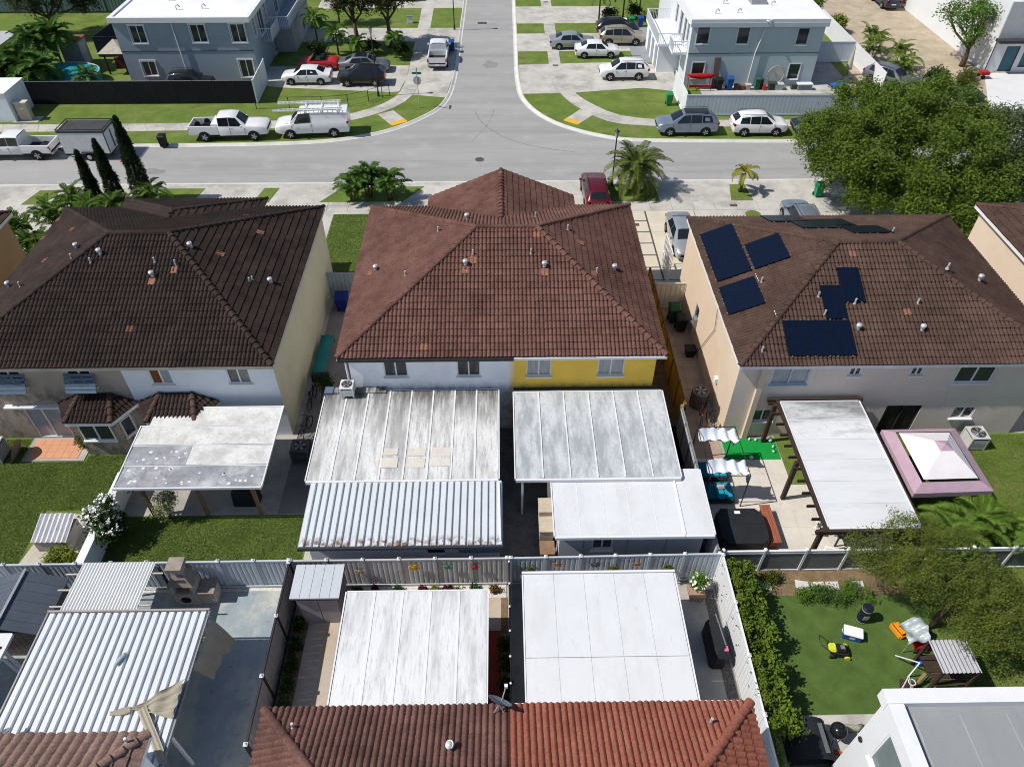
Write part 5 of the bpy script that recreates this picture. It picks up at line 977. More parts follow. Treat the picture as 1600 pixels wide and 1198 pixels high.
def car(kind, label, x, y, head, pm, L=None, Wf=1, Hf=1, z=0, name=None, group=None, roofm=None, extras=()):
    K = KIND[kind]; f = (L or K['L'])/K['L']; t = thing(name or {'sedan': 'sedan', 'suv': 'sport_utility_car', 'van': 'cargo_van', 'pickup': 'pickup_truck'}[kind], label, {'van': 'van', 'pickup': 'pickup truck'}.get(kind, 'car'), (x, y, z), head, group)
    st = [(a*f, b, c*Hf, d*Hf, e*Wf, g*Wf) for a, b, c, d, e, g in K['st']]; rings = []
    for (a, zb, zl, zt, w_, wt) in st:
        h = [(w_*.80, zb), (w_*.96, zb+.09), (w_, zb+(zl-zb)*.5), (w_*.99, zl-.07), (w_*.955, zl), (wt, zt-.055), (wt*.88, zt-.008), (wt*.45, zt+.018)]
        rings.append([(a, yy, zz) for yy, zz in h]+[(a, -yy, zz) for yy, zz in h[::-1]])
    b = B(); b.loft(rings); body = b.out('body', pm, t, smooth=38, local=True)
    i0, i1, i2, i3, i4 = K['k']                       # rear glass base, roof rear, mid, roof front, cowl
    def V(i, k, s=1): p = rings[i][k]; return Vector((p[0], p[1]*s, p[2]))
    def glass(name, pts, inset=.88, lift=.014):
        pts = [Vector(p) for p in pts]; c = sum(pts, Vector())/len(pts); n = (pts[1]-pts[0]).cross(pts[2]-pts[0]).normalized()
        if n.dot(c-Vector((c.x*.8, 0, .6))) < 0: n = -n
        q = [c+(p-c)*inset+n*lift for p in pts]; B().poly(q).out(name, CARGLASS, t, local=True)
    def screen(name, ia, ib, e=.07, wy=.93):
        g_ = B(); lo = [Vector(rings[ia][k]) for k in (6, 7, 8, 9)]; hi = [Vector(rings[ib][k]) for k in (6, 7, 8, 9)]; n = (hi[1]-lo[1]).cross(lo[2]-lo[1]).normalized(); n = n if n.z > 0 else -n
        rows = [[l.lerp(h, u)*1.0 for l, h in zip(lo, hi)] for u in (e, .5, 1-e)]
        g_.loft([[(p.x+n.x*.014, p.y*wy, p.z+n.z*.014) for p in r] for r in rows], False, False); g_.out(name, CARGLASS, t, local=True)
    screen('windshield', i4, i3)
    if kind != 'van': screen('rear_window', i0, i1, .10, .9)
    for s in (1, -1):
        fr = [V(i4, 4, s).lerp(V(i3, 4, s), .30), V(i2, 4, s), V(i2, 5, s), V(i3, 5, s)]; glass('side_window', fr, .94, .016)
        if kind in ('sedan', 'pickup') : glass('side_window', [V(i2, 4, s), V(i1, 4, s).lerp(V(i0, 4, s), .35 if kind == 'sedan' else 0), V(i1, 5, s), V(i2, 5, s)], .93, .016)
        if kind == 'suv':
            glass('side_window', [V(i2, 4, s), V(3, 4, s), V(3, 5, s), V(i2, 5, s)], .95, .016); glass('side_window', [V(3, 4, s), V(i1, 4, s).lerp(V(i0, 4, s), .3), V(i1, 5, s), V(3, 5, s)], .90, .016)
        B().box((st[i4][0]-.28*f)-.07, (st[i4][0]-.28*f)+.05, s*(st[i4][4]+.02)-.0 if s > 0 else -st[i4][4]-.19, (st[i4][4]+.19) if s > 0 else -st[i4][4]-.02, st[i4][2]+.0, st[i4][2]+.14).out('mirror', pm, t, local=True)
        # lamps
        xf = st[-2][0]; wv = st[-2][4]
        B().add([(xf+.02, s*wv*1.0, .60*Hf*(1.25 if kind in ('van', 'pickup') else 1)), (xf+.16*f, s*wv*.72, .60*Hf*(1.25 if kind in ('van', 'pickup') else 1)), (xf+.13*f, s*wv*.72, .76*Hf*(1.25 if kind in ('van', 'pickup') else 1)), (xf-.06, s*wv*1.01, .76*Hf*(1.25 if kind in ('van', 'pickup') else 1))], [(0, 1, 2, 3)] if s < 0 else [(3, 2, 1, 0)]).out('headlight', HLIGHT, t, local=True)
        if kind != 'pickup':
            xr = st[0][0]; wr = st[1][4]; zz = st[1][2]
            B().box(xr-.0, xr+.16, (wr*.62 if s > 0 else -wr*1.005), (wr*1.005 if s > 0 else -wr*.62), zz-.16, zz+.02).out('taillight', TLIGHT, t, local=True)
        for wx in K['wb']:
            r = K['r']; wx = wx*f; wy = s*(st[3][4]-.09)
            n = 14; pts = [(wx+(r+.075)*math.cos(math.pi*k/n), s*(st[3][4]+.010), r+(r+.075)*math.sin(math.pi*k/n)) for k in range(n+1)]
            B().poly(pts if s < 0 else pts[::-1]).out('wheel_arch', TRIMB, t, local=True)
            tb = B(); tb.disc((wx, wy, r), (0, 1, 0), r, .17, 20); tb.disc((wx, wy+s*.10, r), (0, s, 0), r, .035, 20, r*.9); ty = tb.out('tyre', RUBBER, t, local=True, smooth=40)
            rb = B(); rb.disc((wx, wy+s*.112, r), (0, s, 0), r*.62, .03, 16); rb.out('rim', DARKM, ty, local=True)
            sb = B()
            for k in range(5): a = k*2*math.pi/5; sb.bar((wx, wy+s*.13, r), (wx+math.cos(a)*r*.62, wy+s*.13, r+math.sin(a)*r*.62), .075, .02, (0, s, 0))
            sb.out('spokes', CHROME, ty, local=True)
    # bumpers, grille, plates, sill
    xf = st[-1][0]; hz = st[-1][2]; B().box(xf-.06, xf+.015, -st[-1][4]*.8, st[-1][4]*.8, hz-.20, hz-.02).out('grille', TRIMB, t, local=True)
    if kind != 'pickup': B().box(st[0][0]-.012, st[0][0]+.05, -.26, .26, .62, .74).out('number_plate', HLIGHT, t, local=True)
    for s in (1, -1): B().box(K['wb'][0]*f+.45, K['wb'][1]*f-.45, s*st[3][4]*.93-.03, s*st[3][4]*.93+.03, st[3][1]-.02, st[3][1]+.05).out('sill', TRIMB, t, local=True)
    for s in (1, -1):          # shut lines and handles
        for xx in (st[i2][0], st[i4][0]-.1): B().box(xx-.008, xx+.008, s*(st[3][4]+.002)-.004, s*(st[3][4]+.002)+.004, st[3][1]+.15, st[3][2]-.05).out('door_seam', TRIMB, t, local=True)
        B().box(st[i2][0]+.06, st[i2][0]+.22, s*(st[3][4]*.99)-.02, s*(st[3][4]*.99)+.02, st[3][2]-.14, st[3][2]-.11).out('door_handle', pm, t, local=True)
    if roofm: B().box(st[i1][0]+.25, st[i3][0]-.12, -st[i2][5]*.72, st[i2][5]*.72, st[i2][3]+.0, st[i2][3]+.028).out('sunroof', CARGLASS, t, local=True)
    if kind == 'suv':
        for s in (1, -1): B().tube([(st[i1][0]+.05, s*st[i2][5]*.93, st[i1][3]+.0), (st[i1][0]+.15, s*st[i2][5]*.93, st[i2][3]+.05), (st[i3][0]-.1, s*st[i2][5]*.93, st[i2][3]+.05), (st[i3][0], s*st[i2][5]*.93, st[i3][3])], .018, 6).out('roof_rail', extras[0] if extras else TRIMB, t, local=True)
    if kind == 'pickup':
        x0, x1 = -2.95*f, -.74*f; W_ = st[2][4]
        for s in (1, -1):
            sb = B(); prof = [(W_*.86, .50), (W_*.98, .60), (W_, .88), (W_*.97, 1.20*Hf), (W_*.86, 1.20*Hf), (W_*.84, .85), (W_*.84, .6)]
            sb.loft([[(xx, s*a, c) for a, c in prof] for xx in (x0, x0+.5, x1)]); sb.out('bed_side', pm, t, local=True, smooth=40)
            B().box(x0-.02, x0+.1, (W_*.86 if s > 0 else -W_*.99), (W_*.99 if s > 0 else -W_*.86), .82, 1.08).out('taillight', TLIGHT, t, local=True)
        B().box(x0, x1, -W_*.85, W_*.85, .62, .72).out('bed_floor', TRIMB, t, local=True); B().box(x0, x0+.08, -W_*.85, W_*.85, .62, 1.19*Hf).out('tailgate', pm, t, local=True); B().box(x1-.06, x1, -W_*.85, W_*.85, .62, 1.19*Hf).out('bed_front', pm, t, local=True)
        B().box(x0-.12, x0-.005, -W_*.9, W_*.9, .46, .64).out('rear_bumper', CHROME, t, local=True); B().box(x0-.135, x0-.12, -.22, .22, .5, .62).out('number_plate', HLIGHT, t, local=True)
    return t
car('pickup', 'white crew cab pickup towing the box trailer, at the left edge', -38.25, 55.5, 180, P_WHITE, L=5.9, z=RZ)
F = car('pickup', 'white crew cab pickup loaded with gear, parked in front of the ladder van', -22.15, 58.35, 2, P_WHITE, L=6.3, Hf=1.06)
car('van', 'white cargo van with ladders on its roof rack', -15.5, 58.85, 184, P_WHITE, L=5.95)
car('sedan', 'white sedan parked nearest the left grey house', -18.05, 69.7, 180, P_WHITE)
car('suv', 'black sport utility car parked behind the white sedan', -12.9, 69.3, 181, P_BLACK, L=4.4)
car('sedan', 'grey sedan parked beside the black sport utility car', -13.1, 72.5, 0, P_GREY, L=4.8, roofm=1)
car('pickup', 'white pickup facing away on the side street', -6.1, 75.0, 90, P_WHITE, L=5.6)
car('sedan', 'silver sedan with its tail over the right sidewalk', 7.3, 78.4, 0, P_SILV)
car('sedan', 'white sedan with black wheels parked on the grass strip', 9.6, 75.95, 0, P_WHITE, L=4.4)
car('suv', 'white sport utility car alone on the right driveway', 11.6, 70.35, 180, P_WHITE)
car('suv', 'tan sport utility car next to the silver sedan', 12.5, 79.4, 0, P_TAN, L=4.7)
car('suv', 'black car half hidden behind the tan one', 12.4, 82.3, 0, P_BLACK, L=4.5, Hf=.93)
car('suv', 'big blue-grey sport utility car parked on the verge by the white fence', 15.35, 58.65, 180, P_BLUE, L=5.0, Hf=1.05, roofm=1)
car('suv', 'white sport utility car on the verge left of the big tree', 21.25, 58.5, 0, P_WHITE, L=4.5)
car('sedan', 'navy car half hidden under the big tree', 26.5, 58.6, 180, P_NAVY)
car('suv', 'maroon sport utility car on the forecourt right of the middle roof', 6.72, 47.7, 90, P_MAR, L=4.6)
car('sedan', 'silver sedan nose towards the camera between middle and right houses', 12.0, 41.9, -90, P_SILV, L=4.7)
car('suv', 'blue-grey car behind the right house roof', 20.4, 43.6, 90, P_BLUE, L=4.5)
car('suv', 'dark grey car beside the white slanting fence', 36.0, 68.2, -50, P_GREY, L=4.6)
car('suv', 'dark blue car parked on the sandy plot at the top edge', 44.6, 91.5, 90, P_NAVY, L=4.8)
car('suv', 'black off-road car behind the black fence, in front of the left grey house', -28.4, 68.0, 0, P_BLACK, L=4.2, Wf=.9, Hf=1.02)
car('suv', 'white car at the top edge left of the side street', -11.6, 94.3, 0, P_WHITE)
# ladders on the van
lm = mat('white_fibreglass', (.74, .74, .73), .5)
t = thing('roof_rack', 'white roof rack on the cargo van', 'rack', (-15.5, 58.85, 2.1), 184)
for xx in (-2.2, -.9, .4): B().bar((xx, -.95, .16), (xx, .95, .16), .06, .05).out('crossbar', lm, t, local=True)
for xx in (-2.2, -.9, .4):
    for s in (-1, 1): B().box(xx-.03, xx+.03, s*.82-.03, s*.82+.03, -.08, .16).out('foot', lm, t, local=True)
for s, x0, x1, lb in ((1, -2.6, 2.9, 'long white ladder on the near side of the van roof'), (-1, -2.4, 2.7, 'long white ladder on the far side of the van roof')):
    t = thing('ladder', lb, 'ladder', (-15.5, 58.85, 2.28), 184)
    for w_ in (-.16, .16): B().bar((x0, s*.72+w_, .03), (x1, s*.72+w_, .03), .05, .09).out('rail', lm, t, local=True)
    for i in range(14): B().bar((x0+.2+i*.37, s*.72-.15, .03), (x0+.2+i*.37, s*.72+.15, .03), .035, .03).out('rung', lm, t, local=True)
# gear in the pickup bed
for i, (dx, dy, sx, sy, sz, lb) in enumerate(((-1.0, 0, .35, .85, .5, 'white toolbox across the loaded pickup bed'), (-1.9, .35, .4, .3, .35, 'dark machine part in the loaded pickup bed, nearest the cab side'), (-2.5, -.2, .35, .4, .3, 'dark machine part in the loaded pickup bed, nearest the tailgate'))):
    o = thing('toolbox' if i == 0 else 'machine_part', lb, 'toolbox' if i == 0 else 'machinery', (-22.15+dx*1.05, 58.35+dy, .74), 2)
    if i == 0: B().box(-.25, .25, -.85, .85, 0, .62).out('box', P_WHITE, o, local=True, bevel=.03); B().box(-.27, .27, -.87, .87, .62, .66).out('lid', P_WHITE, o, local=True)
    else:
        b = B(); b.box(-.3, .3, -.25, .25, 0, .3); b.out('block', DARKM, o, local=True, bevel=.03); B().disc((.05, 0, .42), (0, 1, 0), .22, .12, 14).out('flywheel', RUBBER, o, local=True); B().tube([(-.25, -.1, .3), (-.1, 0, .6), (.3, .1, .5)], .03, 6).out('pipe', GREYM, o, local=True)
# box trailer
t = thing('box_trailer', 'white box trailer with a dark roof rack, hitched to the left pickup', 'trailer', (-32.4, 55.5, RZ), 0)
TW_ = mat('dusty_white_panel', (.62, .64, .66), .5, .1, 1.2, .08, dirt=((.45, .45, .45), .57, 1.5, (1, 1, 1), .5))
B().box(-1.75, 1.8, -.98, .98, .55, 2.25).out('body', TW_, t, local=True, bevel=.02); B().box(-1.78, 1.83, -1.0, 1.0, 2.25, 2.36).out('roof', mat('trailer_roof', (.06, .06, .065), .7, .25, 1.5, .1), t, local=True)
for s in (-1, 1): B().bar((-1.78, s*.98, 2.5), (1.83, s*.98, 2.5), .05, .05).out('roof_rail', DARKM, t, local=True)
for xx in (-1.75, 1.8): B().bar((xx, -.98, 2.5), (xx, .98, 2.5), .05, .05).out('roof_rail', DARKM, t, local=True)
for xx in (-1.75, 1.8):
    for s in (-1, 1): B().box(xx-.02, xx+.02, s*.98-.02, s*.98+.02, 2.36, 2.5).out('rail_post', DARKM, t, local=True)
B().box(-1.75, 1.8, -1.0, 1.0, .45, .56).out('chassis', TRIMB, t, local=True)
for s in (-1, 1):
    b = B(); b.disc((.1, s*1.02, .33), (0, 1, 0), .33, .2, 18); ty = b.out('tyre', RUBBER, t, local=True); B().disc((.1, s*1.13, .33), (0, 1, 0), .18, .03, 12).out('rim', CHROME, ty, local=True)
    B().box(-.4, .6, s*1.02-.14, s*1.02+.14, .68, .72).out('mudguard', DARKM, t, local=True)
    B().bar((-1.75, s*.6, .5), (-2.75, 0, .5), .07, .09).out('drawbar', TRIMB, t, local=True)
for s in (-1, 1): B().box(1.8, 1.83, s*.49-.46, s*.49+.46, .62, 2.2).out('rear_door', TW_, t, local=True); B().bar((1.85, s*.06, .7), (1.85, s*.06, 2.1), .03, .03).out('door_bar', DARKM, t, local=True)
B().bar((1.8, .99, .6), (1.8, .99, 2.2), .06, .06).out('corner_trim', DARKM, t, local=True); B().bar((1.8, -.99, .6), (1.8, -.99, 2.2), .06, .06).out('corner_trim', DARKM, t, local=True)
# red open car
t = thing('convertible_car', 'red open-topped car beside the left grey house', 'car', (-17.6, 73.0, 0), 180)
rings = []
for (a, zb, zt, w_) in ((-1.95, .35, .75, .6), (-1.85, .25, .9, .8), (-1.2, .2, .95, .85), (0, .2, .9, .86), (.7, .2, .92, .86), (1.4, .22, .85, .82), (1.85, .28, .7, .72), (1.98, .35, .55, .5)):
    h = [(w_*.85, zb), (w_, zb+.15), (w_, zt-.12), (w_*.9, zt), (w_*.4, zt+.02)]; rings.append([(a, y_, z_) for y_, z_ in h]+[(a, -y_, z_) for y_, z_ in h[::-1]])
B().loft(rings).out('body', P_RED, t, smooth=40, local=True); B().box(-1.0, .55, -.62, .62, .80, .99).out('cockpit', TRIMB, t, local=True, bevel=.03)
B().add([(.75, .7, .93), (.75, -.7, .93), (.45, -.6, 1.3), (.45, .6, 1.3)], [(0, 1, 2, 3)]).out('windshield', HLIGHT, t, local=True)
for s in (-1, 1):
    B().box(-.7, -.3, s*.3-.2, s*.3+.2, .95, 1.25).out('seat', TRIMB, t, local=True, bevel=.04)
    for wx in (-1.2, 1.2): ty = B().disc((wx, s*.78, .31), (0, 1, 0), .31, .2, 18).out('tyre', RUBBER, t, local=True); B().disc((wx, s*.88, .31), (0, 1, 0), .19, .03, 12).out('rim', CHROME, ty, local=True)
    B().box(-1.97, -1.85, s*.5-.15, s*.5+.15, .62, .76).out('taillight', TLIGHT, t, local=True)
# ------------------------------------------------------------------ plants
def leaves(centres, n, size, spread, flat=.8, jitter=.45, aspect=.45):
    """n small bent leaves gathered round cluster centres (k,3); returns verts, faces"""
    c = np.array(centres); k = RNG.integers(0, len(c), n); sp = np.array(spread) if np.ndim(spread) else np.full(3, spread)
    p = c[k]+RNG.normal(0, 1, (n, 3))*sp
    nrm = RNG.normal(0, 1, (n, 3)); nrm[:, 2] = np.abs(nrm[:, 2])+flat; nrm /= np.linalg.norm(nrm, axis=1)[:, None]
    d = RNG.normal(0, 1, (n, 3)); d -= nrm*np.sum(d*nrm, 1)[:, None]; d /= np.linalg.norm(d, axis=1)[:, None]; s = np.cross(nrm, d)
    L = size*(1+RNG.uniform(-jitter, jitter, n))[:, None]; w_ = L*aspect
    v = np.stack([p-d*L*.5, p+s*w_*.5+nrm*L*.08, p+d*L*.5-nrm*L*.08, p-s*w_*.5+nrm*L*.08], 1).reshape(-1, 3)
    i = np.arange(n)*4; f = np.concatenate([np.stack([i, i+1, i+2], 1), np.stack([i, i+2, i+3], 1)]); return v, f
def mesh_np(name, v, f, m, parent, kind=None):
    mi = np.array(XF[parent.name].inverted()); v = v @ mi[:3, :3].T+mi[:3, 3]
    me = bpy.data.meshes.new(name); me.vertices.add(len(v)); me.vertices.foreach_set('co', v.astype(np.float32).ravel()); nl = f.shape[1]
    me.loops.add(f.size); me.loops.foreach_set('vertex_index', f.astype(np.int32).ravel()); me.polygons.add(len(f)); me.polygons.foreach_set('loop_start', np.arange(0, f.size, nl, dtype=np.int32))
    me.update(calc_edges=True); me.validate(); me.materials.append(m); o = bpy.data.objects.new(name, me); COL.objects.link(o); o.parent = parent; XF[o.name] = XF[parent.name]
    if kind: o['kind'] = kind
    return o
def blob_centres(blobs, per, inner=.45):
    out = []
    for (cx, cy, cz, rx, ry, rz) in blobs:
        d = RNG.normal(0, 1, (per, 3)); d[:, 2] = np.where(RNG.random(per) < .75, np.abs(d[:, 2]), d[:, 2]); d /= np.linalg.norm(d, axis=1)[:, None]
        r = inner+(1-inner)*RNG.random(per)**.5; out.append(np.array([cx, cy, cz])+d*r[:, None]*np.array([rx, ry, rz]))
    return np.concatenate(out)
G_DARK = leafmat('dark_leaf', (.018, .042, .010), (.055, .105, .018)); G_OLIVE = leafmat('olive_leaf', (.040, .060, .010), (.125, .145, .022)); G_BRIGHT = leafmat('bright_leaf', (.05, .12, .015), (.15, .26, .035)); G_GREY = leafmat('grey_green_leaf', (.028, .045, .022), (.085, .115, .055))
G_PALM = leafmat('palm_leaf', (.04, .10, .014), (.14, .25, .035), 2.5); G_DATE = leafmat('date_palm_leaf', (.06, .10, .015), (.20, .24, .05), 2); G_BROWNISH = leafmat('dark_olive_leaf', (.022, .035, .008), (.075, .085, .018)); G_YEL = leafmat('yellow_green_leaf', (.10, .16, .015), (.32, .36, .05))
def tree(label, x, y, trunk, blobs, m, n, size, per=26, spread=.32, name='broadleaf_tree', bark=BARK, aspect=.5, group=None, cat='tree'):
    t = thing(name, label, cat, (x, y, 0), 0, group); top = max(b[2] for b in blobs)
    B().tube([(x, y, -.1), (x+.05, y+.03, trunk*.5), (x-.03, y, trunk)], [.30 if top > 4 else .12, .22 if top > 4 else .09, .16 if top > 4 else .06], 9).out('trunk', bark, t, smooth=True)
    for b in blobs:
        mx = ((x+b[0])/2+random.uniform(-.3, .3), (y+b[1])/2+random.uniform(-.3, .3), trunk+(b[2]-trunk)*.4); r0 = .13 if top > 4 else .05
        B().tube([(x-.03, y, trunk-.1), mx, (b[0], b[1], b[2])], [r0, r0*.7, r0*.25], 6).out('branch', bark, t, smooth=True)
        for _ in range(3):
            d = Vector((random.uniform(-1, 1), random.uniform(-1, 1), random.uniform(-.1, .8))); B().tube([mx, (b[0]+d.x*b[3]*.6, b[1]+d.y*b[4]*.6, b[2]+d.z*b[5]*.6)], [r0*.5, r0*.15], 5).out('branch', bark, t, smooth=True)
    v, f = leaves(blob_centres(blobs, per), n, size, spread, aspect=aspect); mesh_np('crown', v, f, m, t); return t
def frond(b, base, az, elev, L, droop, nl=22, lw=.045, ll=.5, vshape=.35):
    """a feather palm frond: arched rachis with paired leaflets"""
    p = Vector(base); pts = [p.copy()]; e = elev; seg = 9
    for i in range(seg):
        p = p+Vector((math.cos(az)*math.cos(e), math.sin(az)*math.cos(e), math.sin(e)))*(L/seg); pts.append(p.copy()); e -= droop/seg*(.6+.8*i/seg)
    for i in range(seg):
        d = (pts[i+1]-pts[i]); s = d.cross(Vector((0, 0, 1))).normalized()*.018*(1-i/seg*.7); b[0].extend([pts[i]-s, pts[i]+s, pts[i+1]+s*.8, pts[i+1]-s*.8]); k = len(b[0])-4; b[1].append((k, k+1, k+2, k+3))
    for j in range(nl):
        u = .16+.84*j/nl; i = min(int(u*seg), seg-1); q = pts[i].lerp(pts[i+1], u*seg-i); d = (pts[i+1]-pts[i]).normalized(); s = d.cross(Vector((0, 0, 1))).normalized(); up = s.cross(d)
        l = ll*math.sin(math.pi*(.18+.78*u))**.7
        for sg in (-1, 1):
            dr = (s*sg*(.85)+d*.55+up*vshape*random.uniform(.3, 1.2)).normalized(); w2 = d*lw*.5; tip = q+dr*l-Vector((0, 0, .12*l))
            md = q+dr*l*.55+up*.02; b[0].extend([q-w2, q+w2, md+w2*.9, tip, md-w2*.9]); k = len(b[0])-5; b[1].append((k, k+1, k+2, k+3, k+4))
def palm(label, x, y, h, n, L, m=None, trunk=(.14, .1), droop=1.6, lean=(0, 0), ll=.5, nl=22, name='palm_tree', e0=1.25, e1=-.25, z=0, tm=None, group=None, lw=.075):
    t = thing(name, label, 'palm', (x, y, z), 0, group); m = m or G_PALM; tx, ty = x+lean[0], y+lean[1]
    if h > .15: B().tube([(x, y, z-.1), ((x+tx)/2, (y+ty)/2, z+h*.5), (tx, ty, z+h)], [trunk[0], (trunk[0]+trunk[1])/2, trunk[1]], 9).out('trunk', tm or BARK, t, smooth=True)
    for i in range(n):
        b = ([], []); u = i/n; frond(b, (tx, ty, z+h-.03), i*2.39996+random.uniform(-.2, .2), e0+(e1-e0)*u+random.uniform(-.12, .12), L*random.uniform(.82, 1.08), droop*random.uniform(.8, 1.2), nl, lw, ll)
        bb = B(); bb.v = [tuple(q) for q in b[0]]; bb.f = b[1]; bb.out('frond', m, t)
    return t
def cluster(label, x, y, r, h, stems, m=None, L=1.5, ll=.34, name='areca_palm', per=5):
    """a clumping palm: several short stems each with arching fronds"""
    t = thing(name, label, 'palm', (x, y, 0)); m = m or G_PALM
    for s in range(stems):
        a = random.uniform(0, 6.28); q = r*math.sqrt(random.random())*.6; sx, sy = x+q*math.cos(a), y+q*math.sin(a); hh = h*random.uniform(.45, 1)
        B().tube([(x+(sx-x)*.4, y+(sy-y)*.4, -.05), (sx, sy, hh)], [.05, .035], 6).out('stem', leafmat('green_stem', (.08, .1, .03), (.15, .17, .05)), t, smooth=True)
        for i in range(per):
            b = ([], []); frond(b, (sx, sy, hh-.02), i*6.283/per+random.uniform(-.4, .4), random.uniform(.3, 1.25), L*random.uniform(.75, 1.1), random.uniform(1.2, 2.0), 20, .055, ll); bb = B(); bb.v = [tuple(p) for p in b[0]]; bb.f = b[1]; bb.out('frond', m, t)
    return t
def bush(label, x, y, blobs, m, n, size, name='shrub', spread=.16, per=14, aspect=.55, cat='shrub'):
    t = thing(name, label, cat, (x, y, 0))
    for b in blobs: B().tube([(x, y, 0), (b[0], b[1], b[2])], [.04, .015], 5).out('stem', BARK, t)
    v, f = leaves(blob_centres(blobs, per, .3), n, size, spread, aspect=aspect); mesh_np('foliage', v, f, m, t); return t
# big trees right
bl = []
for (dx, dy, dz, r) in ((-4.6, 1.5, 4.4, 2.3), (-3.4, -2.2, 4.6, 2.3), (-1.0, .5, 6.2, 2.6), (-1.8, 4.2, 5.2, 2.4), (1.6, -2.6, 5.4, 2.5), (2.2, 2.4, 6.0, 2.6), (-.5, -4.6, 3.9, 2.0), (3.8, -.2, 5.0, 2.2), (-2.5, -.5, 5.4, 2.4), (1.0, 5.2, 4.6, 2.0), (-4.9, -.6, 3.4, 1.7), (2.4, -5.2, 3.8, 1.9), (-.8, -5.9, 2.9, 1.7), (-3.4, -3.6, 2.9, 1.6), (1.4, -6.4, 2.8, 1.6), (3.9, -3.6, 3.9, 1.9)):
    bl.append((27.6+dx, 46.6+dy, dz, r*1.12, r*1.12, r*.72))
tree('huge spreading olive green tree hiding the street at upper right', 27.7, 46.6, 2.4, bl, leafmat('bright_olive_leaf', (.045, .088, .011), (.175, .245, .032)), 190000, .165, per=75, spread=.25)  # leaf colour is the tree's own brighter olive green
bl = [(34.2+dx, 46.0+dy, dz, r*1.1, r*1.1, r*.75) for dx, dy, dz, r in ((0, 0, 5.2, 2.2), (-1.6, 2.6, 4.4, 1.9), (1.8, 1.8, 5.0, 2.1), (3.4, -.6, 4.2, 2.0), (-.8, -2.6, 4.0, 1.7), (2.2, -3.0, 3.8, 1.8), (.5, 4.4, 4.0, 1.6), (4.5, 3.0, 4.4, 1.9))]
tree('grey-green tree at the right edge behind the big olive tree', 34.4, 46.2, 2.2, bl, leafmat('pale_grey_green_leaf', (.045, .07, .03), (.14, .18, .08)), 42000, .18, per=44, spread=.3)
bl = [(16.6+dx, 13.9+dy, dz, r*1.1, r*1.1, r*.65) for dx, dy, dz, r in ((-2.3, 1.9, 2.7, 1.0), (-.8, 2.2, 3.2, 1.2), (.2, 1.4, 3.6, 1.2), (-.9, .5, 3.3, 1.1), (.9, -.4, 3.4, 1.2), (1.3, .2, 3.0, 1.0), (1.7, -1.5, 2.8, 1.0), (-1.5, 1.0, 2.8, .9), (.1, -1.2, 2.9, .9))]
tree('feathery olive tree growing over the fence at lower right', 16.9, 14.2, 1.7, bl, leafmat('feathery_leaf', (.045, .075, .010), (.20, .235, .040)), 46000, .075, per=85, spread=.12, aspect=.42)
# top centre shade trees
for x, y, lb in ((-14.6, 78.3, 'dark shade tree above the grey sedan, left of the pair'), (-11.3, 78.6, 'dark shade tree above the grey sedan, right of the pair')):
    tree(lb, x, y, 2.6, [(x+dx, y+dy, dz, r, r, r*.75) for dx, dy, dz, r in ((0, 0, 5.4, 1.7), (-1.2, .6, 4.7, 1.4), (1.2, -.3, 4.8, 1.5), (.2, 1.4, 4.6, 1.5), (-.2, -1.3, 4.5, 1.3))], G_BROWNISH, 16000, .2, per=30, spread=.28)
tree('small olive tree beside the green bin near the left grey house', -17.6, 85.5, 1.6, [(-17.6+dx, 85.5+dy, dz, r, r, r*.8) for dx, dy, dz, r in ((0, 0, 3.6, 1.4), (-1.2, .5, 3.2, 1.1), (1.2, .3, 3.2, 1.2))], G_BRIGHT, 5000, .2, per=24, spread=.25)
# upper left garden
tree('sprawling grey-green tree on the far left lawn', -46.8, 82, 2.0, [(-46.8+dx, 82+dy, dz, r, r, r*.8) for dx, dy, dz, r in ((0, 0, 4.6, 1.9), (-2.2, .4, 3.8, 1.6), (2.2, .2, 3.9, 1.7), (.4, 1.8, 4.0, 1.6), (-1, -1.3, 3.6, 1.4), (3.8, .9, 3.2, 1.4))], G_GREY, 20000, .2, per=30, spread=.28)
tree('bright green tree behind the left grey house', -37.8, 89, 1.6, [(-37.8+dx, 89+dy, dz, r, r, r*.8) for dx, dy, dz, r in ((0, 0, 3.4, 1.8), (-2, .5, 3.0, 1.5), (2, .2, 3.0, 1.6))], G_BRIGHT, 6000, .22, per=26, spread=.28)
for i, (x, y, h, lb) in enumerate(((-45.3, 69.6, 2.2, 'coconut palm farthest left by the pool'), (-43.6, 68.4, 2.0, 'coconut palm at the near end of the pool, second from the left'), (-43.9, 71.8, 3.0, 'tall coconut palm left behind the pool'), (-41.6, 68.0, 1.9, 'coconut palm overhanging the turquoise pool'), (-42.2, 73.0, 3.2, 'tallest coconut palm left of the garden shed'), (-46.5, 67.6, 1.8, 'low coconut palm at the left edge by the black fence'))):
    palm(lb, x, y, h, 24, 2.5, leafmat('coconut_leaf', (.03, .085, .014), (.13, .24, .04), 2), (.11, .08), 1.7, (random.uniform(-.3, .3), random.uniform(-.3, .3)), .7, 24, lw=.11)
palm('small drooping palm between the pool and the rust paved strip', -37.6, 68.0, 1.3, 15, 1.7, leafmat('coconut_leaf', (1, 1, 1), (1, 1, 1)), (.09, .07), 1.9, (0, 0), .5, 18)
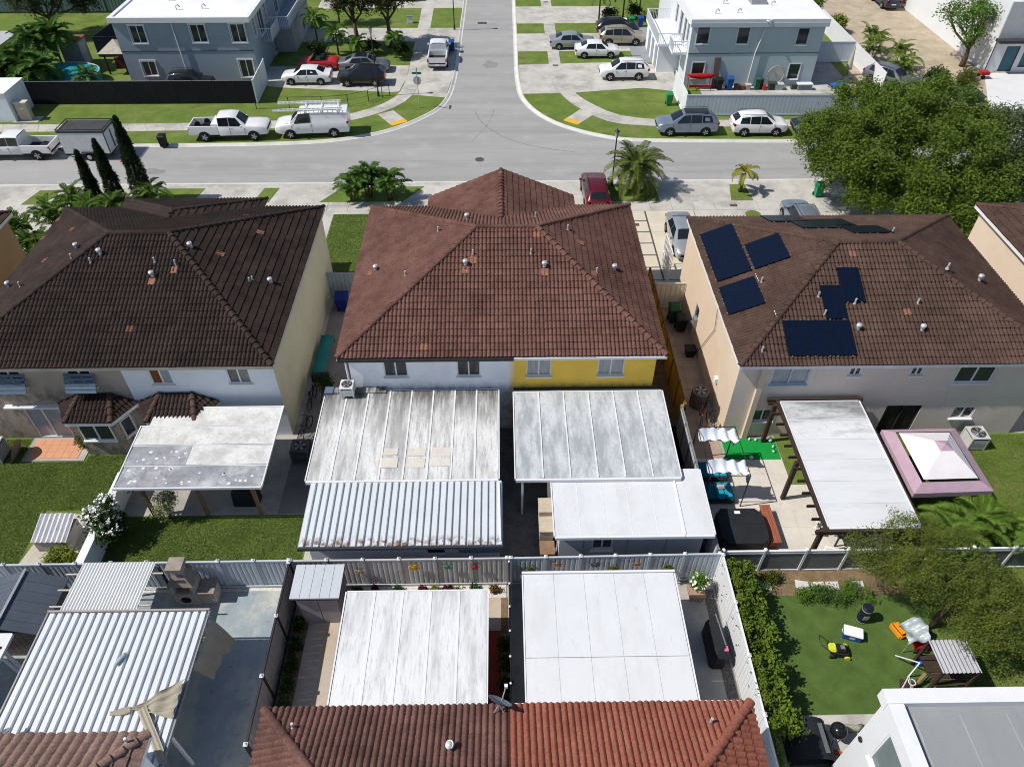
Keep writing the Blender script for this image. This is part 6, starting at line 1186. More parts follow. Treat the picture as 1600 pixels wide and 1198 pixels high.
# palms near the far driveways
for x, y, h, n, L, lb in ((-19.0, 80.0, 2.4, 14, 1.7, 'leafy palm against the left grey house wall'), (-16.3, 76.6, 2.0, 15, 1.7, 'palm behind the red open car'), (-10.4, 75.7, 1.9, 12, 1.3, 'small palm right of the shade trees'), (-14.2, 76.0, 1.3, 12, 1.4, 'low palm under the left shade tree'),
                          (10.9, 86.4, 2.6, 14, 1.8, 'queen palm behind the black car, leftmost'), (13.6, 86.8, 2.8, 14, 1.8, 'queen palm behind the black car, middle'), (15.6, 88.2, 3.0, 16, 2.0, 'queen palm behind the right bins, rightmost')):
    palm(lb, x, y, h, n, L, None, (.1, .07), 1.9, (0, 0), .5, 18)
for i, (x, y, lb) in enumerate(((12.1, 86.4, 'dark shrub between the two queen palms'), (14.8, 86.9, 'dark shrub behind the green bin'), (-12.7, 76.4, 'dark shrub between the shade tree trunks'), (-18.3, 76.2, 'dark shrub beside the left grey house door'), (-9.6, 75.2, 'low dark shrub at the end of the shade tree bed'))):
    bush(lb, x, y, [(x+random.uniform(-.4, .4), y+random.uniform(-.4, .4), .6+random.uniform(0, .4), .7, .6, .6) for _ in range(4)], G_DARK, 1600, .18)
# upper right shrubs
tree('sparse light green tree beside the white modern building', 45.0, 72.6, 1.8, [(45.0+dx, 72.6+dy, dz, r, r, r*.7) for dx, dy, dz, r in ((0, 0, 4.6, 1.3), (-1.6, .8, 4.0, 1.1), (-1.8, 2.4, 4.2, 1.0), (1.4, 1.2, 4.4, 1.1), (.2, 2.6, 5.0, 1.2), (-.6, -.8, 3.2, 1.0), (2.0, 2.6, 4.6, 1.0))], G_BRIGHT, 4200, .24, per=20, spread=.3)
for i, (x, y, lb) in enumerate(((37.2, 76.5, 'feathery bright palm at the top of the shrub row by the sandy plot'), (36.6, 74.0, 'feathery bright palm below the top one in the shrub row'), (38.2, 71.8, 'feathery bright palm in the middle of the shrub row'), (37.9, 69.6, 'feathery bright palm low in the shrub row'))): cluster(lb, x, y, 1.0, 1.8, 5, leafmat('fresh_palm_leaf', (.09, .16, .02), (.25, .33, .06), 2), 1.7, .36)
for i, (x, y, r, lb) in enumerate(((39.4, 67.0, 1.1, 'dark shrub under the row of bright palms'), (38.3, 64.6, 1.0, 'dark shrub at the near end of the shrub row'), (33.6, 86.5, 1.6, 'rounded green shrub behind the right grey house'), (31.2, 88.0, 1.7, 'leafy shrub beyond the right grey house roof'), (35.8, 82.2, .9, 'yellow-green shrub at the white slanting fence'))): bush(lb, x, y, [(x+random.uniform(-r, r)*.6, y+random.uniform(-r, r)*.6, r*.7+random.uniform(0, .5), r*.7, r*.7, r*.6) for _ in range(5)], (G_DARK, G_DARK, G_BRIGHT, G_BRIGHT, G_YEL)[i], 2600, .2, spread=.22)
for i, (x, y, lb) in enumerate(((44.2, 68.8, 'scrubby bush beside the red cart'), (42.6, 67.6, 'scrubby bush left of the green utility pad'))): bush(lb, x, y, [(x+random.uniform(-.6, .6), y+random.uniform(-.6, .6), .4, .6, .6, .4) for _ in range(4)], G_OLIVE, 900, .18, spread=.22)
bush('dry brown bush on the sandy plot at the top edge', 47.2, 90.5, [(47.2+dx, 90.5, .8, .8, .7, .7) for dx in (-.6, .1, .7)], leafmat('dry_leaf', (.05, .02, .012), (.14, .06, .03)), 1600, .2)
# near side of the street: cypresses, palms
def cypress(label, x, y, h, r):
    t = thing('cypress', label, 'tree', (x, y, 0)); B().tube([(x, y, -.1), (x, y, h*.8)], [.12, .03], 7).out('trunk', BARK, t)
    n = int(2600*h); u = RNG.random(n)**.8; rr = r*np.sin(np.pi*np.clip(.16+.84*(1-u), 0, 1)**.75)**.9*(1-u*.35); rr = r*(1-u)**.62*np.clip(u*6+.55, 0, 1); a = RNG.uniform(0, 6.283, n); q = rr*np.sqrt(.55+.45*RNG.random(n))*(1+.16*np.sin(a*3+u*17))
    c = np.stack([x+q*np.cos(a), y+q*np.sin(a), .2+u*(h-.2)], 1); v, f = leaves(c, n, .13, .05, flat=.0, aspect=.4); mesh_np('foliage', v, f, leafmat('cypress_leaf', (.010, .024, .010), (.035, .065, .022)), t)
cypress('tallest of the three dark cypresses, nearest the street verge', -25.7, 47.9, 6.3, .75); cypress('middle of the three dark cypresses', -27.7, 47.9, 4.7, .62); cypress('shortest and leftmost of the three dark cypresses', -29.2, 47.9, 3.9, .52)
for i, (x, y, r, h, s, lb) in enumerate(((-26.7, 46.2, 1.1, .8, 7, 'areca palm at the foot of the tallest cypress'), (-28.7, 46.0, 1.1, .8, 7, 'areca palm at the foot of the middle cypress'), (-30.6, 46.8, 1.1, .9, 7, 'areca palm left of the shortest cypress'), (-24.6, 46.9, .9, 1.6, 5, 'areca palm right of the tallest cypress'), (-30.6, 44.3, 1.3, 1.4, 9, 'areca palm above the far corner of the left roof'), (-28.2, 44.0, 1.1, 1.5, 8, 'areca palm touching the far edge of the left roof'),
        (-32.2, 42.4, 1.3, 1.4, 8, 'areca palm beside the tan house, upper one'), (-30.3, 41.0, 1.2, 1.5, 8, 'areca palm between the tan house and the left roof'), (-30.0, 38.4, 1.0, 1.4, 7, 'areca palm lowest in the gap beside the tan house'))):
    cluster(lb, x, y, r, h, s, leafmat('areca_leaf', (.045, .10, .014), (.16, .27, .04), 2.2), 1.45, .34)
for i, (x, y, h, lb) in enumerate(((-10.9, 47.6, 1.6, 'green palm on the verge left of the middle house, leftmost of the clump'), (-9.6, 48.3, 2.0, 'green palm in the middle of the verge clump'), (-8.2, 47.9, 1.8, 'green palm on the verge clump, rightmost'))): cluster(lb, x, y, 1.0, h, 7, leafmat('verge_palm_leaf', (.03, .085, .014), (.14, .25, .04), 2.2), 1.35, .40, name='clump_palm')
palm('date palm with a stout brown trunk on the verge right of the maroon car', 9.75, 49.0, 1.75, 46, 2.75, G_DATE, (.40, .34), 1.75, (0, 0), .50, 34, 'date_palm', 1.35, -.35, 0, mat('orange_brown_palm_trunk', (.19, .09, .035), .95, .35, 6, .3, .8, 18), lw=.05)
palm('small yellowish palm on the narrow verge', 17.5, 48.6, 1.5, 10, 1.25, leafmat('yellowing_palm', (.16, .17, .02), (.36, .34, .05), 2), (.12, .07), 2.2, (.1, 0), .34, 16)
# right back yard
for x, y, lb in ((18.6, 17.6, 'areca palm at the near right corner of the pergola'), (19.8, 18.4, 'areca palm in front of the purple gazebo'), (22.6, 17.4, 'spreading palm at the right edge below the gazebo')): cluster(lb, x, y, 1.1, 1.5, 11, leafmat('garden_palm_leaf', (.05, .11, .014), (.20, .31, .05), 2.5), 1.4, .36)
# hedge along the white wall: separate shrubs
for i in range(7):
    y = 10.3+i*.92; x = 9.45+random.uniform(-.1, .15); lb = ('lowest', 'second lowest', 'third from the bottom', 'middle', 'third from the top', 'second from the top', 'topmost')[i]
    bush(lb+' shrub in the row along the white plank wall', x, y, [(x+random.uniform(-.25, .3), y+random.uniform(-.35, .35), .55+random.uniform(0, .75), .42, .42, .45) for _ in range(6)], leafmat('hedge_leaf', (.045, .10, .012), (.21, .29, .035)), 2100, .15, spread=.12, per=12)
t = thing('wall_creeper', 'creeper spilling over the top of the white plank wall', 'creeper', (8.85, 12.5, 0)); b_ = [(8.92+random.uniform(-.06, .14), 8.4+i*.12, 1.55+random.uniform(-.4, .42)) for i in range(66)]; B().tube([(8.9, 8.4+i*.8, 1.2+.3*math.sin(i)) for i in range(11)], .02, 5).out('stem', BARK, t); v, f = leaves(b_, 7000, .085, .09, aspect=.6); mesh_np('foliage', v, f, leafmat('creeper_leaf', (.06, .11, .012), (.19, .25, .03)), t)
for i, (x, y, s, m, lb) in enumerate(((9.9, 15.8, .55, G_BRIGHT, 'leafy shrub at the corner of the mulched bed'), (12.4, 15.55, .42, G_BRIGHT, 'grassy plant beside the stepping stones'), (13.2, 15.5, .4, leafmat('bluish_leaf', (.04, .10, .02), (.10, .19, .05)), 'blue-green plant beside the stepping stones'), (14.2, 15.6, .5, G_BRIGHT, 'weedy plant under the feathery tree'), (11.0, 16.4, .3, G_OLIVE, 'thin weed at the back of the mulched bed'))): bush(lb, x, y, [(x+random.uniform(-s, s), y+random.uniform(-s, s)*.5, s*.6, s*.7, s*.6, s*.6) for _ in range(4)], m, 1500, .09, spread=.1, aspect=.3)
# left back yard
bush('bush covered in white flowers on the low white wall', -17.2, 18.9, [(-17.2+dx, 18.9+dy, z, .5, .5, .5) for dx, dy, z in ((0, 0, 1.3), (.4, -.3, 1.1), (-.4, .2, 1.2), (.1, .4, 1.6), (-.1, -.4, .8), (.3, .2, .9))], G_DARK, 4200, .12, name='flowering_bush', spread=.14)
fb = bpy.data.objects['flowering_bush']; v, f = leaves(blob_centres([(-17.2+dx, 18.9+dy, z, .58, .58, .6) for dx, dy, z in ((0, 0, 1.35), (.4, -.3, 1.1), (-.4, .2, 1.25), (.1, .4, 1.65))], 40, .8), 520, .11, .04, flat=1, aspect=.95); mesh_np('blossoms', v, f, mat('white_petal', (.80, .80, .76), .8), fb)
bush('pale flowering shrub under the edge of the left patio roof', -15.0, 19.9, [(-15.0+dx, 19.9, z, .35, .35, .35) for dx, z in ((0, .9), (.25, 1.3), (-.2, .5), (.1, 1.6))], leafmat('variegated_leaf', (.12, .16, .04), (.48, .48, .30)), 1500, .1, spread=.11)
bush('small weed growing on the back lawn wall', -17.5, 21.4, [(-17.5, 21.4, .5, .3, .3, .5)], G_DARK, 500, .12)
# ------------------------------------------------------------------ small things
def acunit(label, x, y, z=0, s=.78, h=.85, m=None, rnd=False):
    t = thing('air_conditioner', label, 'air conditioner', (x, y, z)); m = m or mat('ac_beige', (.50, .50, .48), .6, .06, 2)
    if rnd:
        B().cyl(x, y, z, z+h, s/2, 20).out('casing', m, t)
        for k in range(20): a = k*math.pi/10; B().box(-.012, .012, -.012, .012, .06, h-.08).out('fin', DARKM, t, local=True).location = (s/2*1.01*math.cos(a), s/2*1.01*math.sin(a), 0)
    else:
        B().box(x-s/2+.04, x+s/2-.04, y-s/2+.04, y+s/2-.04, z+.03, z+h-.05).out('coil', DARKM, t)
        for i in range(8):
            zz = z+.1+i*(h-.2)/8; 
            B().box(x-s/2, x+s/2, y-s/2, y+s/2, zz, zz+.035).out('louvre', m, t)
        for sx in (-1, 1):
            for sy in (-1, 1): B().box(x+sx*(s/2-.03)-.035, x+sx*(s/2-.03)+.035, y+sy*(s/2-.03)-.035, y+sy*(s/2-.03)+.035, z, z+h-.03).out('corner_post', m, t)
        b = B(); b.box(x-s/2-.01, x+s/2+.01, y-s/2-.01, y+s/2+.01, z+h-.06, z+h); b.out('lid', m, t, bevel=.02)
    B().cyl(x, y, z+h-.02, z+h+.006, s*.40, 20).out('fan_opening', BLACK, t)
    fb = B()
    for k in range(5): a = k*1.2566; fb.add([(x, y, z+h+.014), (x+s*.34*math.cos(a), y+s*.34*math.sin(a), z+h+.010), (x+s*.36*math.cos(a+.55), y+s*.36*math.sin(a+.55), z+h+.018)], [(0, 1, 2)])
    fb.out('fan', GREYM, t)
    g = B()
    for r in (.14, .24, .34, .40):
        g.tube([(x+s*r*math.cos(k*.3307), y+s*r*math.sin(k*.3307), z+h+.03) for k in range(20)], .006, 4, False)
    g.out('guard', GREYM, t, kind='stuff'); return t
acunit('air conditioner on the white wall above the streaked patio roof', -7.35, 24.92, 2.86, .62, .6, mat('ac_white', (.66, .66, .65), .5))
acunit('dark caged air conditioner in the alley beside the left patio roof', -9.75, 23.4, 0, .85, .9, mat('ac_dark', (.10, .10, .105), .6))
acunit('air conditioner cut off by the left edge near the orange doorstep', -24.6, 23.7, 0, .95, .95)
acunit('air conditioner at the right end of the yellow wall', 7.75, 25.75, 0, .75, .85, mat('ac_dark', (1, 1, 1)))
acunit('round brown air conditioner in the tan alley', 10.05, 26.7, 0, .85, 1.05, mat('ac_brown', (.17, .14, .115), .6), True)
acunit('air conditioner on the lawn behind the purple gazebo', 23.0, 23.8, 0, .85, .85)
def bin_(label, x, y, c, h=1.05, s=.58, z=0, name='wheelie_bin', lid=None, rz=0):
    t = thing(name, label, 'bin', (x, y, z), rz); m = mat('bin_%02d%02d%02d' % tuple(int(v*99) for v in c), c, .45, .08, 3)
    b = B(); b.loft([[(-s*.38, -s*.40, .12), (s*.38, -s*.40, .12), (s*.38, s*.42, .06), (-s*.38, s*.42, .06)], [(-s*.48, -s*.5, h*.88), (s*.48, -s*.5, h*.88), (s*.48, s*.5, h*.92), (-s*.48, s*.5, h*.92)]]); b.out('body', m, t, local=True)
    b = B(); b.loft([[(-s*.52, -s*.55, h*.88), (s*.52, -s*.55, h*.88), (s*.52, s*.55, h*.92), (-s*.52, s*.55, h*.92)], [(-s*.5, -s*.52, h*.93), (s*.5, -s*.52, h*.93), (s*.5, s*.55, h), (-s*.5, s*.55, h)], [(-s*.34, -s*.36, h*.98), (s*.34, -s*.36, h*.98), (s*.34, s*.45, h*1.03), (-s*.34, s*.45, h*1.03)]]); b.out('lid', m, t, local=True)
    for sx in (-1, 1): B().disc((sx*s*.40, s*.42, .12), (1, 0, 0), .12, .06, 12).out('wheel', RUBBER, t, local=True)
    B().tube([(-s*.4, s*.6, h*.9), (s*.4, s*.6, h*.9)], .018, 6).out('handle', m, t, local=True); return t
GR, BL, BK = (.02, .17, .06), (.02, .07, .25), (.018, .018, .02)
bin_('black wheelie bin alone at the far kerb', -27.3, 56.7, BK, z=RZ); bin_('green wheelie bin at the corner of the white fence', 14.85, 64.0, (.03, .22, .08), 1.1)
bin_('green wheelie bin near the left grey house', -19.4, 84.2, (.02, .25, .10), 1.1); bin_('blue wheelie bin at the kerb by the side street pickup', -4.95, 77.4, BL); bin_('green wheelie bin behind the tan car', 14.2, 84.3, (.02, .20, .07)); bin_('blue wheelie bin behind the tan car', 15.2, 84.4, BL)
bin_('green wheelie bin at the left foot of the big tree', 23.0, 47.9, (.02, .25, .10)); bin_('dark green wheelie bin in the tan alley', 9.95, 33.6, (.015, .07, .03), 1.15, .68); bin_('black wheelie bin in front of the green one in the tan alley', 10.2, 32.75, BK, 1.05, .62); bin_('blue wheelie bin in the dark alley by the gate', -9.55, 35.0, (.012, .025, .16), 1.1, .75)
bin_('black wheelie bin by the right grey house wall', 20.0, 67.3, BK); bin_('tall blue wheelie bin by the right grey house wall', 20.95, 67.3, (.02, .09, .28), 1.15)
# traffic cone, lamps, sign, mailboxes
t = thing('traffic_cone', 'red traffic cone behind the box trailer', 'cone', (-29.75, 54.4, RZ)); CO = mat('cone_red', (.45, .06, .03), .5); B().box(-29.98, -29.52, 54.17, 54.63, RZ, RZ+.05).out('base', CO, t); B().cyl(-29.75, 54.4, RZ+.05, RZ+.95, .17, 14, .04).out('cone', CO, t); B().cyl(-29.75, 54.4, RZ+.5, RZ+.65, .118, 14, .092).out('band', WHITE, t)
def lamp(label, x, y, h, z=0):
    t = thing('street_lamp', label, 'street lamp', (x, y, z)); B().cyl(x, y, z, z+.5, .12, 10, .07).out('base', DARKM, t); B().cyl(x, y, z+.5, z+h-.6, .06, 8, .045).out('pole', DARKM, t)
    B().cyl(x, y, z+h-.6, z+h-.12, .09, 10, .17).out('lantern', mat('lantern_glass', (.35, .36, .36), .2), t); B().cyl(x, y, z+h-.12, z+h, .22, 10, .06).out('cap', DARKM, t); B().cyl(x, y, z+h, z+h+.15, .03, 6, .01).out('finial', DARKM, t)
lamp('black street lamp on the corner lawn behind the van', -11.1, 66.3, 6.0); lamp('black street lamp beside the date palm', 8.2, 49.75, 4.3); lamp('black street lamp on the far verge of the side street', -4.95, 83.8, 5.6)
t = thing('street_sign', 'round-cornered sign seen from behind with a green name blade on the left corner', 'sign', (-7.2, 63.75, 0)); B().cyl(-7.2, 63.75, 0, 3.1, .035, 8).out('pole', GALV, t); B().disc((-7.2, 63.78, 2.35), (.15, 1, 0), .38, .02, 8).out('sign_plate', mat('sign_back', (.42, .45, .44), .5, metal=.3), t); B().box(-7.6, -6.8, 63.74, 63.77, 2.9, 3.1).out('name_blade', mat('sign_green', (.03, .22, .14), .5), t); B().box(-7.215, -7.185, 63.35, 64.15, 3.12, 3.32).out('name_blade', mat('sign_green', (1, 1, 1)), t)
t = thing('mailbox', 'pair of black post boxes under the date palm', 'mailbox', (8.75, 48.9, 0)); B().cyl(8.75, 48.9, 0, 1.0, .05, 8).out('post', BLACK, t)
for s in (-.16, .16): B().box(8.75+s-.12, 8.75+s+.12, 48.65, 49.15, 1.0, 1.22).out('box', BLACK, t, bevel=.04)
# satellite dishes
def dish(label, x, y, z, d=(-.55, -.45, .75), arm=.5):
    t = thing('satellite_dish', label, 'satellite dish', (x, y, z)); dv = Vector(d).normalized(); c = Vector((x, y, z+.55)); b = B(); u = dv.cross(Vector((0, 0, 1))).normalized(); w_ = u.cross(dv); rings = []
    for r, k in ((.02, 0), (.18, .02), (.30, .055), (.38, .09)): rings.append([c+dv*k+(u*math.cos(a*.3927)+w_*math.sin(a*.3927))*r for a in range(16)])
    b.loft(rings, False); b.loft([[p-dv*.012 for p in r] for r in rings], False); b.out('reflector', mat('dish_grey', (.16, .19, .22), .5), t, smooth=True)
    B().tube([c-w_*.3, c+dv*arm-w_*.15], .02, 6).out('arm', GALV, t); B().box(*sum([[q-.05, q+.05] for q in (c+dv*arm-w_*.13)], [])).out('receiver', TRIM, t)
    for a in ((-.25, -.2), (.25, -.2), (0, .25)): B().tube([(x, y, z+.45), (x+a[0], y+a[1], z+.02)], .018, 6).out('strut', GALV, t)
    B().tube([(x, y, z), c], .025, 6).out('mast', GALV, t)
dish('satellite dish on the near roof edge between the two flat roofs', -.25, 9.1, 5.0, (.4, .8, .6)); dish('satellite dish on the left edge of the ribbed canopy', -15.9, 9.2, 2.78, (-.4, .6, .75))
# stone patio furniture
t = thing('hot_tub', 'hot tub under a black folding cover on the stone patio', 'hot tub', (10.2, 18.5, 0)); VB = mat('black_vinyl_cover', (.022, .024, .027), .5, .15, 2, .06, .2, 12)
B().box(9.28, 11.1, 17.68, 19.32, 0, .78).out('cabinet', mat('brown_slat_panel', (.10, .07, .06), .7, .2, 6, .1, stretch=(6, 6, .3)), t)
def octo(x0, x1, y0, y1, c, z): return [(x0+c, y0, z), (x1-c, y0, z), (x1, y0+c, z), (x1, y1-c, z), (x1-c, y1, z), (x0+c, y1, z), (x0, y1-c, z), (x0, y0+c, z)]
for k, (y0, y1, za, zb) in enumerate(((17.6, 18.5, .9, 1.0), (18.51, 19.42, 1.0, .9))):
    b = B(); a = [(9.2+(.25 if k == 0 else 0), y0), (11.2-(.25 if k == 0 else 0), y0), (11.2, y0+(.3 if k == 0 else 0)), (11.2, y1-(.3 if k else 0)), (11.2-(.25 if k else 0), y1), (9.2+(.25 if k else 0), y1), (9.2, y1-(.3 if k else 0)), (9.2, y0+(.3 if k == 0 else 0))]
    b.loft([[(p[0], p[1], .70) for p in a], [(p[0], p[1], za+(zb-za)*(p[1]-y0)/(y1-y0)) for p in a]]); b.out('cover_half', VB, t)
B().box(10.0, 10.25, 19.1, 19.25, .95, .957).out('tag', WHITE, t)
t = thing('bench', 'red-brown wooden bench beside the hot tub', 'bench', (11.6, 18.8, 0)); RW = mat('red_cedar', (.30, .10, .06), .7, .15, 3, .1)
for i in range(3): B().box(11.36+i*.16, 11.505+i*.16, 17.85, 19.85, .52, .57).out('slat', RW, t)
for y in (18.0, 19.7): B().box(11.4, 11.8, y-.04, y+.04, 0, .52).out('leg', RW, t)
TEAL = mat('teal_cushion', (.02, .26, .36), .9, .12, 2, .06, .2, 18); TEALD = mat('dark_teal_cushion', (.012, .12, .18), .9, .1, 2, .06)
for i, (y0, lb) in enumerate(((21.55, 'teal cushioned daybed farther from the hot tub'), (20.3, 'teal cushioned daybed nearer the hot tub'))):
    t = thing('daybed', lb, 'daybed', (9.7, y0+.5, 0)); B().box(9.0, 10.45, y0, y0+1.05, .12, .30).out('frame', DARKM, t)
    for sx in (9.1, 10.35):
        for sy in (y0+.1, y0+.95): B().box(sx-.03, sx+.03, sy-.03, sy+.03, 0, .12).out('leg', DARKM, t)
    B().box(9.03, 9.60, y0+.05, y0+.95, .30, .44).out('cushion', TEALD, t, bevel=.04); B().box(9.64, 10.02, y0+.05, y0+.98, .30, .45).out('cushion', TEAL, t, bevel=.04); B().box(10.04, 10.40, y0+.05, y0+.98, .30, .45).out('cushion', TEAL, t, bevel=.04)
    B().box(9.7, 10.1, y0+.55, y0+.75, .46, .56).out('pillow', mat('pink_pillow', (.55, .36, .36), .9), t, bevel=.04)
t = thing('shade_canopy', 'metal frame with two sagging white shade cloths over the teal daybeds', 'canopy', (9.8, 21.5, 0))
for x, y in ((8.95, 20.2), (10.7, 20.2), (8.95, 23.1), (10.7, 23.1)): B().tube([(x, y, 0), (x, y, 2.2)], .03, 6).out('post', DARKM, t)
for p, q in (((8.95, 20.2, 2.2), (8.95, 23.1, 2.2)), ((10.7, 20.2, 2.2), (10.7, 23.1, 2.2)), ((8.95, 23.1, 2.2), (10.7, 23.1, 2.2)), ((8.95, 20.2, 2.2), (10.7, 20.2, 2.2))): B().tube([p, q], .022, 6).out('rail', DARKM, t)
WCL = mat('white_awning_cloth', (.60, .64, .70), .85, .06, 2, .04)
for k, yb in enumerate((22.25, 20.35)): cloth(lambda u, v: (8.97+1.72*u, yb+.75*v+.06*math.sin(u*5), 2.18-.28*math.sin(math.pi*v)*(1+.3*math.sin(u*6))-.09*math.sin(u*23+v*2)*(.3+u)), 26, 8).out('cloth', WCL, t, smooth=True)
for k, yb in enumerate((22.9, 20.4)): cloth(lambda u, v: (10.68+.16*v+.05*math.sin(u*9+v*3), yb+.22*u, 2.15-v*(1.1 if k == 0 else .9)), 6, 8).out('side_cloth', WCL, t, smooth=True)
def chair(label, x, y, rz, m=WHITE, name='folding_chair'):
    t = thing(name, label, 'chair', (x, y, 0), rz); B().box(-.2, .2, -.2, .2, .43, .46).out('seat', m, t, local=True); B().box(-.2, .2, .19, .22, .6, .85).out('backrest', m, t, local=True)
    for s in (-1, 1): B().tube([(s*.19, -.25, 0), (s*.19, .22, .86)], .014, 5).out('leg', m, t, local=True); B().tube([(s*.19, .25, 0), (s*.19, -.18, .45)], .014, 5).out('leg', m, t, local=True)
chair('white folding chair at the left post of the pergola', 13.75, 18.7, 60); chair('white folding chair by the near edge of the pergola', 13.8, 17.5, 160); chair('white folding chair under the near edge of the pergola', 15.0, 17.5, 200)
t = thing('table', 'dark table under the near edge of the pergola', 'table', (14.9, 18.1, 0)); B().box(14.2, 15.6, 17.9, 18.7, .70, .75).out('top', mat('slate_top', (.10, .12, .14), .5), t)
for x in (14.3, 15.5):
    for y in (18.0, 18.6): B().box(x-.03, x+.03, y-.03, y+.03, 0, .70).out('leg', DARKM, t)
for i, (x, y, lb) in enumerate(((12.1, 24.2, 'small white garden ornament left at the back of the putting mat'), (12.4, 24.15, 'small white garden ornament second along the back of the putting mat'), (13.1, 24.1, 'largest white garden ornament at the back corner of the putting mat'), (13.15, 23.7, 'small white garden ornament on the right edge of the putting mat'), (13.1, 23.4, 'dark and white garden ornament nearest on the right edge of the putting mat'), (11.9, 23.0, 'flat white stone at the near edge of the putting mat'))):
    t = thing('garden_ornament', lb, 'ornament', (x, y, .03)); r = (.06, .06, .11, .06, .07, .1)[i]; B().sphere((x, y, .03+r), r, r, r, 10, 6).out('body', mat('ornament_white', (.7, .68, .64), .7), t, smooth=True)
    if i < 5: B().sphere((x, y, .03+r*2.3), r*.6, r*.6, r*.6, 8, 5).out('head', mat('ornament_white', (1, 1, 1)) if i != 4 else DARKM, t, smooth=True)
# alley things
def bicycle(label, x, y, rz, c):
    t = thing('bicycle', label, 'bicycle', (x, y, 0), rz); m = mat('bike_%d' % int(c[0]*99), c, .4)
    for wx in (-.5, .5):
        b = B(); b.tube([(wx+.32*math.cos(k*.3142), 0, .33+.32*math.sin(k*.3142)) for k in range(21)], .022, 5, False); w_ = b.out('tyre', RUBBER, t, local=True); s = B()
        for k in range(8): s.tube([(wx, 0, .33), (wx+.3*math.cos(k*.785), 0, .33+.3*math.sin(k*.785))], .005, 3)
        s.out('spokes', GALV, w_, local=True)
    b = B()
    for p, q in (((-.5, 0, .33), (-.05, 0, .32)), ((-.5, 0, .33), (-.2, 0, .75)), ((-.05, 0, .32), (-.2, 0, .85)), ((-.05, 0, .32), (.36, 0, .78)), ((-.2, 0, .75), (.36, 0, .8)), ((.36, 0, .9), (.5, 0, .33))): b.tube([p, q], .018, 5)
    b.out('frame', m, t, local=True); B().box(-.32, -.1, -.06, .06, .85, .9).out('saddle', BLACK, t, local=True); B().tube([(.3, -.25, .98), (.37, 0, .92), (.3, .25, .98)], .014, 5).out('handlebar', BLACK, t, local=True)
bicycle('pink bicycle leaning in the tan alley', 9.95, 25.6, 80, (.35, .08, .14)); bicycle('black bicycle nearest the corner of the right house', 10.35, 25.0, 95, (.02, .02, .02)); bicycle('dark bicycle in the alley behind the left house', -9.95, 27.2, 85, (.03, .03, .03)); bicycle('teal bicycle at the end of the dark alley', -9.9, 25.0, 75, (.02, .18, .16))
t = thing('planter_pot', 'black square planter pot against the cream wall', 'pot', (10.35, 30.6, 0)); b = B(); b.loft([[(10.15, 30.4, 0), (10.55, 30.4, 0), (10.55, 30.8, 0), (10.15, 30.8, 0)], [(10.05, 30.3, .55), (10.65, 30.3, .55), (10.65, 30.9, .55), (10.05, 30.9, .55)]]); b.out('pot', BLACK, t); B().tube([(10.35, 30.6, .5), (10.3, 30.7, 1.2)], .015, 5).out('stem', BARK, t)
t = thing('tarp_roll', 'long teal tarpaulin frame lying in the dark alley', 'tarp', (-9.9, 30.5, 0)); TT = mat('teal_tarp', (.02, .16, .16), .7, .2, 2, .1, .3, 10); cloth(lambda u, v: (-10.3+.7*v, 28.8+3.2*u, .45+.12*math.sin(v*3)+.05*math.sin(u*13)), 16, 5).out('sheet', TT, t, smooth=True)
for y in (28.8, 32.0): B().tube([(-10.3, y, 0), (-10.3, y, .5), (-9.6, y, .5), (-9.6, y, 0)], .02, 5).out('frame', DARKM, t)
t = thing('grill', 'black barbecue grill standing in the dark alley', 'grill', (-9.6, 28.2, 0)); B().disc((-9.6, 28.2, .85), (1, 0, 0), .28, .8, 14).out('barrel', BLACK, t); 
for sx in (-1, 1):
    for sy in (-1, 1): B().tube([(-9.6+sx*.3, 28.2+sy*.15, .7), (-9.6+sx*.35, 28.2+sy*.25, 0)], .02, 5).out('leg', DARKM, t)
bush('potted spiky plant in the dark alley', -9.55, 29.0-1.9, [(-9.3, 27.6, .9, .3, .3, .4)], G_DARK, 500, .22, aspect=.15)
t = thing('covered_grill', 'black covered grill under the left patio roof', 'grill', (-11.8, 20.9, 0)); b = B(); b.loft([octo(-12.4, -11.2, 20.5, 21.2, .08, 0), octo(-12.35, -11.25, 20.55, 21.15, .1, .8), octo(-12.1, -11.5, 20.65, 21.05, .1, 1.15)]); b.out('cover', VB, t)
t = thing('covered_grill', 'long black covered grill beside the clean white flat roof', 'grill', (8.0, 13.4, 0)); b = B(); b.loft([octo(7.7, 8.3, 12.6, 14.2, .12, 0), octo(7.7, 8.3, 12.6, 14.2, .12, .85), octo(7.82, 8.18, 12.85, 13.95, .1, 1.12)]); b.out('cover', VB, t); B().tube([(8.1, 14.3, 1.1), (8.2, 13.0, 1.14)], .02, 5).out('pole', GREYM, t); B().box(8.1, 8.28, 12.8, 13.0, 1.0, 1.08).out('pink_tag', mat('pink_rubber', (.6, .15, .25), .6), t)
t = thing('planter_box', 'square planter with white flowers behind the clean flat roof', 'planter', (7.75, 15.7, 0)); b = B(); b.loft([[(7.5, 15.45, 0), (8.0, 15.45, 0), (8.0, 15.95, 0), (7.5, 15.95, 0)], [(7.42, 15.37, .42), (8.08, 15.37, .42), (8.08, 16.03, .42), (7.42, 16.03, .42)]]); b.out('pot', mat('brick_pot', (.36, .24, .18), .8), t); v, f = leaves(blob_centres([(7.85, 15.85, .8, .35, .3, .35)], 30), 900, .1, .1); mesh_np('foliage', v, f, G_BRIGHT, t); v, f = leaves(blob_centres([(7.85, 15.85, .85, .4, .35, .35)], 20, .8), 60, .12, .03, 1, aspect=.9); mesh_np('blossoms', v, f, mat('white_petal', (1, 1, 1)), t)
